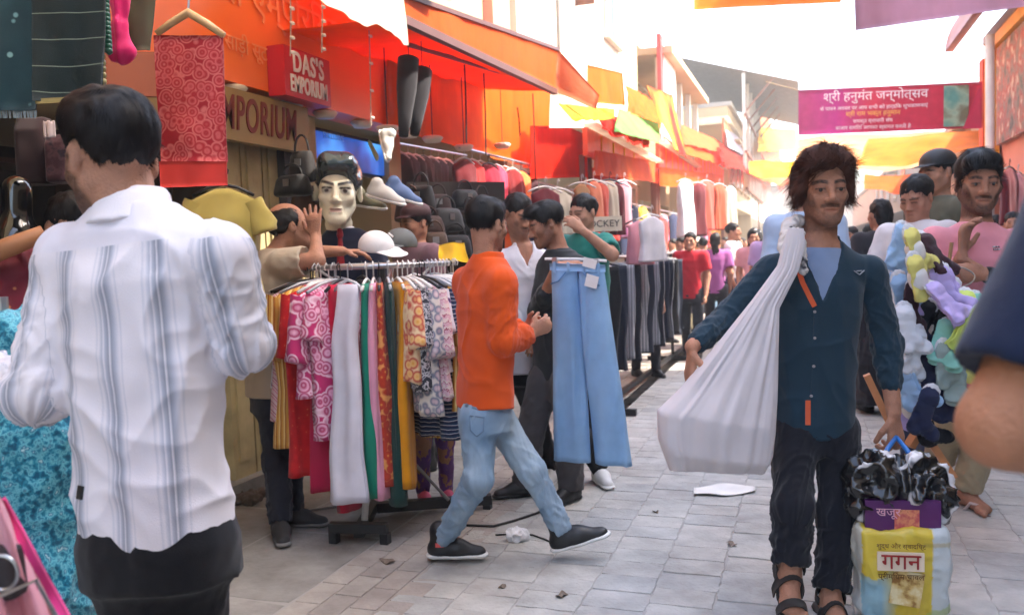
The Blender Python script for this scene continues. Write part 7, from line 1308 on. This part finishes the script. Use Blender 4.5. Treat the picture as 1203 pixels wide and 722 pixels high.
def shopping_bag():
    D = 3.02; c = down_(P(1056, 690, D), .02); r = empty('shopping_bag', c, 'yellow printed carrier bag topped by black plastic, held by blue handles', 'bag'); R = np.stack([unit(RGT-FWD*.2), unit(FWD+RGT*.2), UP], 1); zt = P(1050, 612, D)[2]
    E = S(); E.loft(R, c, [(0, 0, 0, .125, .075), (.05, 0, 0, .145, .09), (zt*.6, .005, 0, .155, .1), (zt-.04, 0, 0, .15, .09), (zt-.02, 0, 0, .142, .08)], .01, 4.); V, Q = E.mesh(.007); N_ = vnorm(V, Q); V = V+N_*((ridge(noise(V[:, 0]*13, V[:, 1]*13, V[:, 2]*7, 3))-.4)*.02+(ridge(noise(V[:, 0]*35, V[:, 1]*35, V[:, 2]*28, 5))-.4)*.006)[:, None]
    q = (V-c) @ R; col = np.tile(A([.74, .56, .06]), (len(V), 1)); nn = noise(q[:, 0]*9, q[:, 1]*9, q[:, 2]*9, 2)
    def mix(m_, cc): m_ = np.clip(m_, 0, 1)[:, None]; col[:] = col*(1-m_)+A(cc)*m_
    mix((q[:, 0] > .085)*1., (.62, .68, .7)); mix((np.clip((.24-q[:, 2])/.1, 0, 1)*np.clip((-q[:, 0]-.02)/.06, 0, 1))*.9*(nn > .3), (.25, .5, .66)); mix(np.clip((.2-q[:, 2])/.12, 0, 1)*(q[:, 0] > 0)*.6*(nn > .4), (.4, .55, .12)); mix((q[:, 0] < -.138)*.9, (.7, .7, .66)); mix(((q[:, 2] > zt-.075) & (q[:, 2] < zt-.06) & (nn > .3))*.5, (.4, .3, .04))
    link('bag', mesh_np('bag', V, Q, cols=col, base=c), attr_mat('bag_plastic', rough=.3, bump=.1, spec=.5, trans=.15), r); F = np.stack([R[:, 0], UP, -R[:, 1]], 1); f = c-R[:, 1]*.112+UP*(zt-.12)
    pw = plain('label_cream', (232, 214, 190)); rd = plain('label_red', (150, 30, 30)); bar_ = MB().box((-.075, -.004, -.032), (.075, .004, .032), R, f+R[:, 0]*-.02); bar_.build('label_panel', pw, r, base=c); text('lettering', 'गगन', rd, r, F, f-R[:, 1]*.008+R[:, 0]*-.02, .075, c, .002); text('lettering', 'प्रीमियम चावल', plain('label_brown', (110, 74, 20)), r, F, f-R[:, 1]*.006+R[:, 0]*-.02-UP*.052, .026, c, .001); text('lettering', 'शुद्ध और स्वादिष्ट', plain('label_brown', (110, 74, 20)), r, F, f-R[:, 1]*.008+R[:, 0]*-.02+UP*.055, .022, c, .001)
    MB().box((-.05, -.004, -.06), (.05, .003, .06), R @ rot((0, 1, 0), .15), c-R[:, 1]*.108+UP*.14).build('print_panel', p_noise('label_print', [(.35, (226, 214, 170)), (.55, (206, 176, 110)), (.65, (150, 110, 60))], 24), r, base=c)
    z2 = P(1045, 586, D)[2]; bx = empty('purple_carton', c+UP*(zt-.1), 'purple printed carton sticking out of the carrier bag', 'box'); bx.location = A(bx.location)-R[:, 1]*.022; b2_ = A(bx.location); MB().box((-.125, -.05, -.06), (.12, .045, z2-zt+.1), R, b2_).build('carton', plain('carton_purple', (84, 22, 92), rough=.35), bx, base=b2_); Fz = F; text('lettering', 'खजूर', plain('print_pale_pink', (226, 170, 190)), bx, Fz, b2_-R[:, 1]*.054+R[:, 0]*-.05+UP*(z2-zt+.06), .04, b2_, .001); MB().box((-.03, -.053, -.02), (.05, -.0505, z2-zt+.07), R, b2_).build('print_panel', p_noise('print_dates', [(.4, (190, 84, 90)), (.55, (226, 150, 110)), (.65, (120, 40, 60))], 30), bx, base=b2_)
    E = S(); p = P(1056, 574, D+.02); E.el(p, (.15, .1, .06)); E.el(P(1030, 560, D), (.09, .08, .07), k=.05); E.el(P(1078, 565, D), (.085, .08, .08), k=.05); E.el(P(1095, 590, D), (.05, .07, .05), k=.05); E.el(P(1010, 585, D), (.035, .06, .06), k=.05); V, Q = E.mesh(.007); N_ = vnorm(V, Q); V = V+N_*((ridge(noise(V[:, 0]*20, V[:, 1]*20, V[:, 2]*20, 3))-.45)*.05+(ridge(noise(V[:, 0]*50, V[:, 1]*50, V[:, 2]*50, 4))-.45)*.014)[:, None]; pb = link('black_plastic_bag', mesh_np('black_plastic_bag', V, Q, base=p), plain('black_white_plastic', (30, 30, 32), rough=.25, coat=.3), None, p); tag(pb, 'black plastic bag with white print stuffed in carrier bag top', 'bag')
    mm = MATS['black_white_plastic']; N, K, sk = base_in(mm); v = N.new('ShaderNodeTexNoise'); v.inputs['Scale'].default_value = 7; v.inputs['Detail'].default_value = 2; K.new(coord(N, K, loc=(.3, .1, .6)), v.inputs['Vector']); rr = ramp(N, [(0, (18, 18, 20)), (.55, (18, 18, 20)), (.58, (210, 208, 210)), (1, (220, 218, 220))], 'LINEAR'); K.new(v.outputs['Fac'], rr.inputs[0]); K.new(rr.outputs[0], sk)
    bl = plain('handle_blue', (36, 110, 186), rough=.4); hp = P(1053, 513, 3.13)
    for q in ((1034, 545), (1078, 550)): MB().tube([P(*q, D), (P(*q, D)+hp)/2+UP*.01, hp], [.012, .009, .008], 7).build('handle', bl, r, base=c, smooth=True)
shopping_bag()
# ---------------------------------------------------------------- standing figures
def stand(base, H, face, arms=None, lean=0., stride=.0):
    """a figure of height H standing at base and looking along face"""
    k = H/1.70; F = frame(A([face[0], face[1], 0.])); b = A(base, float); T = lambda x, y, z: b+F @ A([x*k, y*k-lean*max(0, z-.9), z*k]); J = dict(base=b, pel=T(0, 0, .94), neck=T(0, .015, 1.435), head=T(0, -.01, 1.575), hR=frame(face), k=k)
    for s, m in (('L', 1), ('R', -1)):
        J['sh'+s] = T(m*.17, 0, 1.38); J['el'+s] = T(m*.21, .03, 1.1); J['wr'+s] = T(m*.2, -.06, .86); J['hip'+s] = T(m*.085, 0, .9); J['kn'+s] = T(m*.09, -.02-m*stride*.5, .49); J['an'+s] = T(m*.09, .02-m*stride, .085); J['toe'+s] = -F[:, 1]
    for q, (x, y, z) in (arms or {}).items(): J[q] = T(x, y, z)
    return J
def figure(base, H, face, top, legs, skin, label, hairc=None, long=0, h=.014, sl='short', arms=None, skirt=False, seed=1, lean=0., stride=.08, scarf=None, name='person', group=None, fine=False, cap_=None, hm=None, girth=.95, hands=True, shoes=SHB, beard=0.):
    J = stand(base, H, face, arms, lean, stride); r = empty(name, J['base'], label, 'person', group); k = J['k']; F = J['hR']; hk = {}
    if hands:
        for s in 'LR': f = J['wr'+s]-J['el'+s]; hk[s] = dict(f=f, pn=F @ A([-1. if s == 'L' else 1., 0, 0])+.01, curl=.5)
    body(r, J, skin, k, h*.8, fine=fine, hand_kw=hk, hands=hands, fc=dict(mous=beard, beard=beard), seed=seed, girth=.92)
    shirt(r, J, top, sl=sl, h=h, amp=.012, seed=seed, girth=girth*k, hem=-.1 if not skirt else -.3, flare=1. if not skirt else 1.25, colr=.064, colz=(-.03, .015), shr=.95)
    if skirt and legs is not None:
        E = S(); E.loft(F, J['pel'], [(-.86*k, 0, 0, .2, .17), (-.4, 0, 0, .19, .15), (-.05, 0, 0, .15, .11)], .03); V, Q = E.mesh(h); N_ = vnorm(V, Q); V = drape(V, N_, F, J['pel'], seed, .03); link('skirt', mesh_np('skirt', V, Q, base=J['base']), legs, r)
    else: trousers(r, J, legs, seed=seed+2, girth=.95*k, h=h, amp=.012)
    for s in 'LR': shoe(r, J, s, shoes, shoes, h=.012, tongue=False, size=k)
    if cap_: 
        o = J['head']; E = S(); E.el(o+F @ A([0, .015, .06])*k, [.088*k, .105*k, .075*k], F); E.clip(-F[:, 2], o+F @ A([0, 0, .04])*k); E.rc(o+F @ A([0, -.09, .045])*k, o+F @ A([0, -.145, .035])*k, .065*k, .055*k, fl=F[:, 2], fs=7); V, Q = E.mesh(.008); link('cap', mesh_np('cap', V, Q, base=J['base']), cap_, r)
    pr = list(CAP); ln = LINE_SHORT
    if long: pr = pr+[((0, .075, -.02), (.07, .045, .08)), ((0, .09, -.12*long), (.06, .035, .12*long))]; ln = [(-.12, .06), (-.085, .055), (-.05, .02), (-.02, -.03), (.03, -.1), (.05, -.4), (.2, -.5)]
    hair(r, J['base'], F, J['head'], k, pr, ln, mat=hairc or HAIR, n=500 if h < .012 else 0, length=.03, width=.002, h=max(h*.6, .007), amp=.006, seed=seed)
    if scarf:
        E = S(); E.el(J['head']+F @ A([0, .03, .03])*k, [.095*k, .11*k, .105*k], F); E.el(J['head']+F @ A([0, -.1, -.02])*k, [.06*k, .07*k, .085*k], F, .01, 1); E.rc(J['head']+F @ A([0, .06, -.06])*k, J['neck']+F @ A([0, .1, -.2])*k, .09*k, .12*k, .05, fl=F[:, 1], fs=1.5); V, Q = E.mesh(h*.8); N_ = vnorm(V, Q); V = drape(V, N_, F, J['neck'], seed, .02); link('scarf', mesh_np('scarf', V, Q, base=J['base']), scarf, r)
    return r
def at_head(u, v, d):                # ground spot and height of a figure whose head is seen there
    p = P(u, v, d); return down_(p, 0), (p[2])/1.575*1.70
def fig(u, v, d, face, top, legs, skin, label, **kw): b, H = at_head(u, v, d); return figure(b, H, face, top, legs, skin, label, **kw)
C = lambda n, c: cloth('wear_'+n, c)
jean = C('jean', (60, 70, 96)); dk = C('dark', (34, 34, 40))
fig(945, 222, 5.3, V3(.2, 1, 0), C('pale_blue', (176, 196, 222)), dk, SK2, 'man in pale blue shirt walking away behind tousled man', seed=101, h=.011, sl='long')
fig(1034, 252, 6.6, V3(-.1, 1, 0), C('charcoal', (40, 38, 44)), dk, SK2, 'woman with long black hair in dark dress walking away', long=1.6, skirt=True, seed=102, h=.012)
fig(1102, 203, 5.3, V3(-.9, -.3, -.1), C('olive', (92, 92, 76)), jean, SK2, 'man in black cap and olive jacket behind the sock seller', seed=103, h=.011, sl='long', cap_=plain('cap_black', (22, 22, 26), rough=.6), fine=True)
fig(1076, 232, 4.75, V3(-.8, -.6, -.35), C('cream_stripe', (206, 202, 204)), jean, (.4, .2, .13), 'man in cream top leaning in beside the sock bunch', seed=104, h=.01, sl='rolled', fine=True, arms={'elR': (-.24, -.1, 1.12), 'wrR': (-.3, -.25, .82)}, lean=-.02)
fig(686, 250, 5.6, V3(-.6, -.6, -.1), C('teal', (30, 120, 108)), dk, SK1, 'person in teal top behind the held jeans', seed=105, h=.011, arms={'elL': (.3, -.1, 1.3), 'wrL': (.2, -.25, 1.45)})
fig(489, 262, 5.35, V3(-.7, -.6, -.1), C('mauve', (126, 92, 100)), dk, SK3, 'shopkeeper in dark cap and mauve shirt behind the round rack', seed=106, h=.01, cap_=plain('cap_maroon', (66, 34, 36), rough=.7), fine=True)
fig(84, 268, 2.9, V3(-.6, .7, -.5), C('grey_olive', (86, 84, 80)), dk, SK3, 'dark-haired shopper half hidden behind the striped shirt man', seed=107, h=.01)
fig(840, 283, 11.2, V3(.2, 1, 0), C('orchid', (160, 92, 150)), dk, SK2, 'woman in orchid pink top with long hair by the pale jeans', seed=108, long=2., h=.014)
fig(811, 283, 10.2, V3(-.4, -1, 0), C('crimson', (176, 30, 44)), dk, SK2, 'person in crimson top beyond the trouser rack', seed=109)
fig(861, 272, 11.5, V3(.8, -.5, 0), C('white', (214, 212, 212)), jean, SK2, 'man in white shirt beyond the woman in orchid', seed=110)
fig(886, 279, 10.6, V3(-.3, -1, 0), C('rose', (206, 150, 156)), C('rose', (206, 150, 156)), SK1, 'woman in rose dress with black and white scarf', skirt=True, scarf=p_vor('scarf_spots', [(0, (226, 222, 222)), (.2, (226, 222, 222)), (.26, (24, 24, 28)), (1, (24, 24, 28))], 22), seed=111)
fig(908, 268, 8.6, V3(-.2, -1, 0), C('lilac', (190, 160, 200)), C('lilac', (190, 160, 200)), SK1, 'woman in lilac dress with pink flowered scarf', skirt=True, scarf=p_vor('scarf_flowers', [(0, (190, 40, 120)), (.3, (206, 90, 150)), (.4, (206, 196, 214)), (1, (214, 206, 222))], 20), seed=112)
fig(756, 285, 8.9, V3(.4, -1, 0), C('black_top', (26, 26, 30)), dk, SK2, 'seller in black behind the trouser rack', seed=113)
fig(1190, 262, 8.5, V3(-.6, -1, 0), C('maroon', (120, 40, 50)), dk, SK2, 'person in maroon top beyond the pink sweatshirt shoulder', seed=114)
b = G(512, 588); figure(b, 1.18, V3(.3, -1, 0), C('pink_child', (206, 120, 150)), C('purple', (112, 72, 140)), SK2, 'child in purple trousers and pink slippers behind the round rack', seed=115, h=.012, shoes=plain('slipper_pink', (216, 80, 116)), stride=.02)
fc_ = [((150, 40, 44), 'red'), ((206, 206, 206), 'white'), ((60, 70, 100), 'blue'), ((206, 150, 60), 'mustard'), ((90, 120, 96), 'green'), ((190, 120, 150), 'pink'), ((40, 40, 46), 'black'), ((150, 110, 160), 'purple'), ((196, 170, 140), 'beige'), ((120, 60, 50), 'brown')]
far = [(826, 287, 13), (872, 286, 16), (852, 284, 19), (898, 284, 15), (925, 282, 18), (1000, 276, 11), (1016, 280, 15), (1052, 272, 12.5), (1068, 276, 17), (1110, 268, 13), (1046, 278, 20), (790, 287, 15.5), (1170, 262, 12), (1008, 281, 22), (880, 288, 24), (910, 287, 27), (776, 289, 12), (800, 286, 13.5), (842, 287, 16), (866, 285, 13.8), (889, 287, 18), (918, 285, 14), (1024, 274, 10), (1060, 280, 14.5), (1084, 274, 15), (1128, 270, 17), (1036, 279, 24), (1096, 273, 21), (935, 284, 22), (856, 288, 26), (820, 289, 20), (1150, 268, 14)]
def ord_(i):
    same = [q for q in range(len(far)) if q % 10 == i % 10 and (far[q][0] < 935) == (far[i][0] < 935)]; same.sort(key=lambda q: far[q][2]); k = same.index(i)
    return '' if len(same) == 1 else (', nearest of their colour', ', second nearest of their colour', ', third nearest of their colour', ', farthest of their colour')[k]
wd_ = ['first', 'second', 'third']
for i, (u, v, d) in enumerate(far):
    c, n_ = fc_[i % 10]; side = 'beyond the trouser rack' if u < 935 else 'below the festival banner'
    fig(u, v, d, V3(math.sin(i*2.1), math.cos(i*2.1), 0), C('far_'+n_, c), (dk, jean, C('far_khaki', (150, 136, 110)))[i % 3], (SK1, SK2, SK3)[i % 3], 'distant shopper in %s %s%s' % (n_, side, ord_(i)), seed=120+i, h=.022 if d < 15 else .03, long=1.5 if i % 4 == 1 else 0, skirt=i % 4 == 1, hands=False, group='distant shoppers')
# ---------------------------------------------------------------- dusty air
def haze():
    o = MB().box((-70, -30, -1.3), (70, 270, 9.6)).build('haze', None); m = mk('dusty_air'); N, K = nodes(m); N.remove(N['Principled BSDF']); v = N.new('ShaderNodeVolumePrincipled'); v.inputs['Color'].default_value = (1, .95, .88, 1); v.inputs['Density'].default_value = .005; v.inputs['Anisotropy'].default_value = .3; K.new(v.outputs[0], N['Material Output'].inputs['Volume']); o.data.materials.append(m); o['kind'] = 'stuff'
haze()
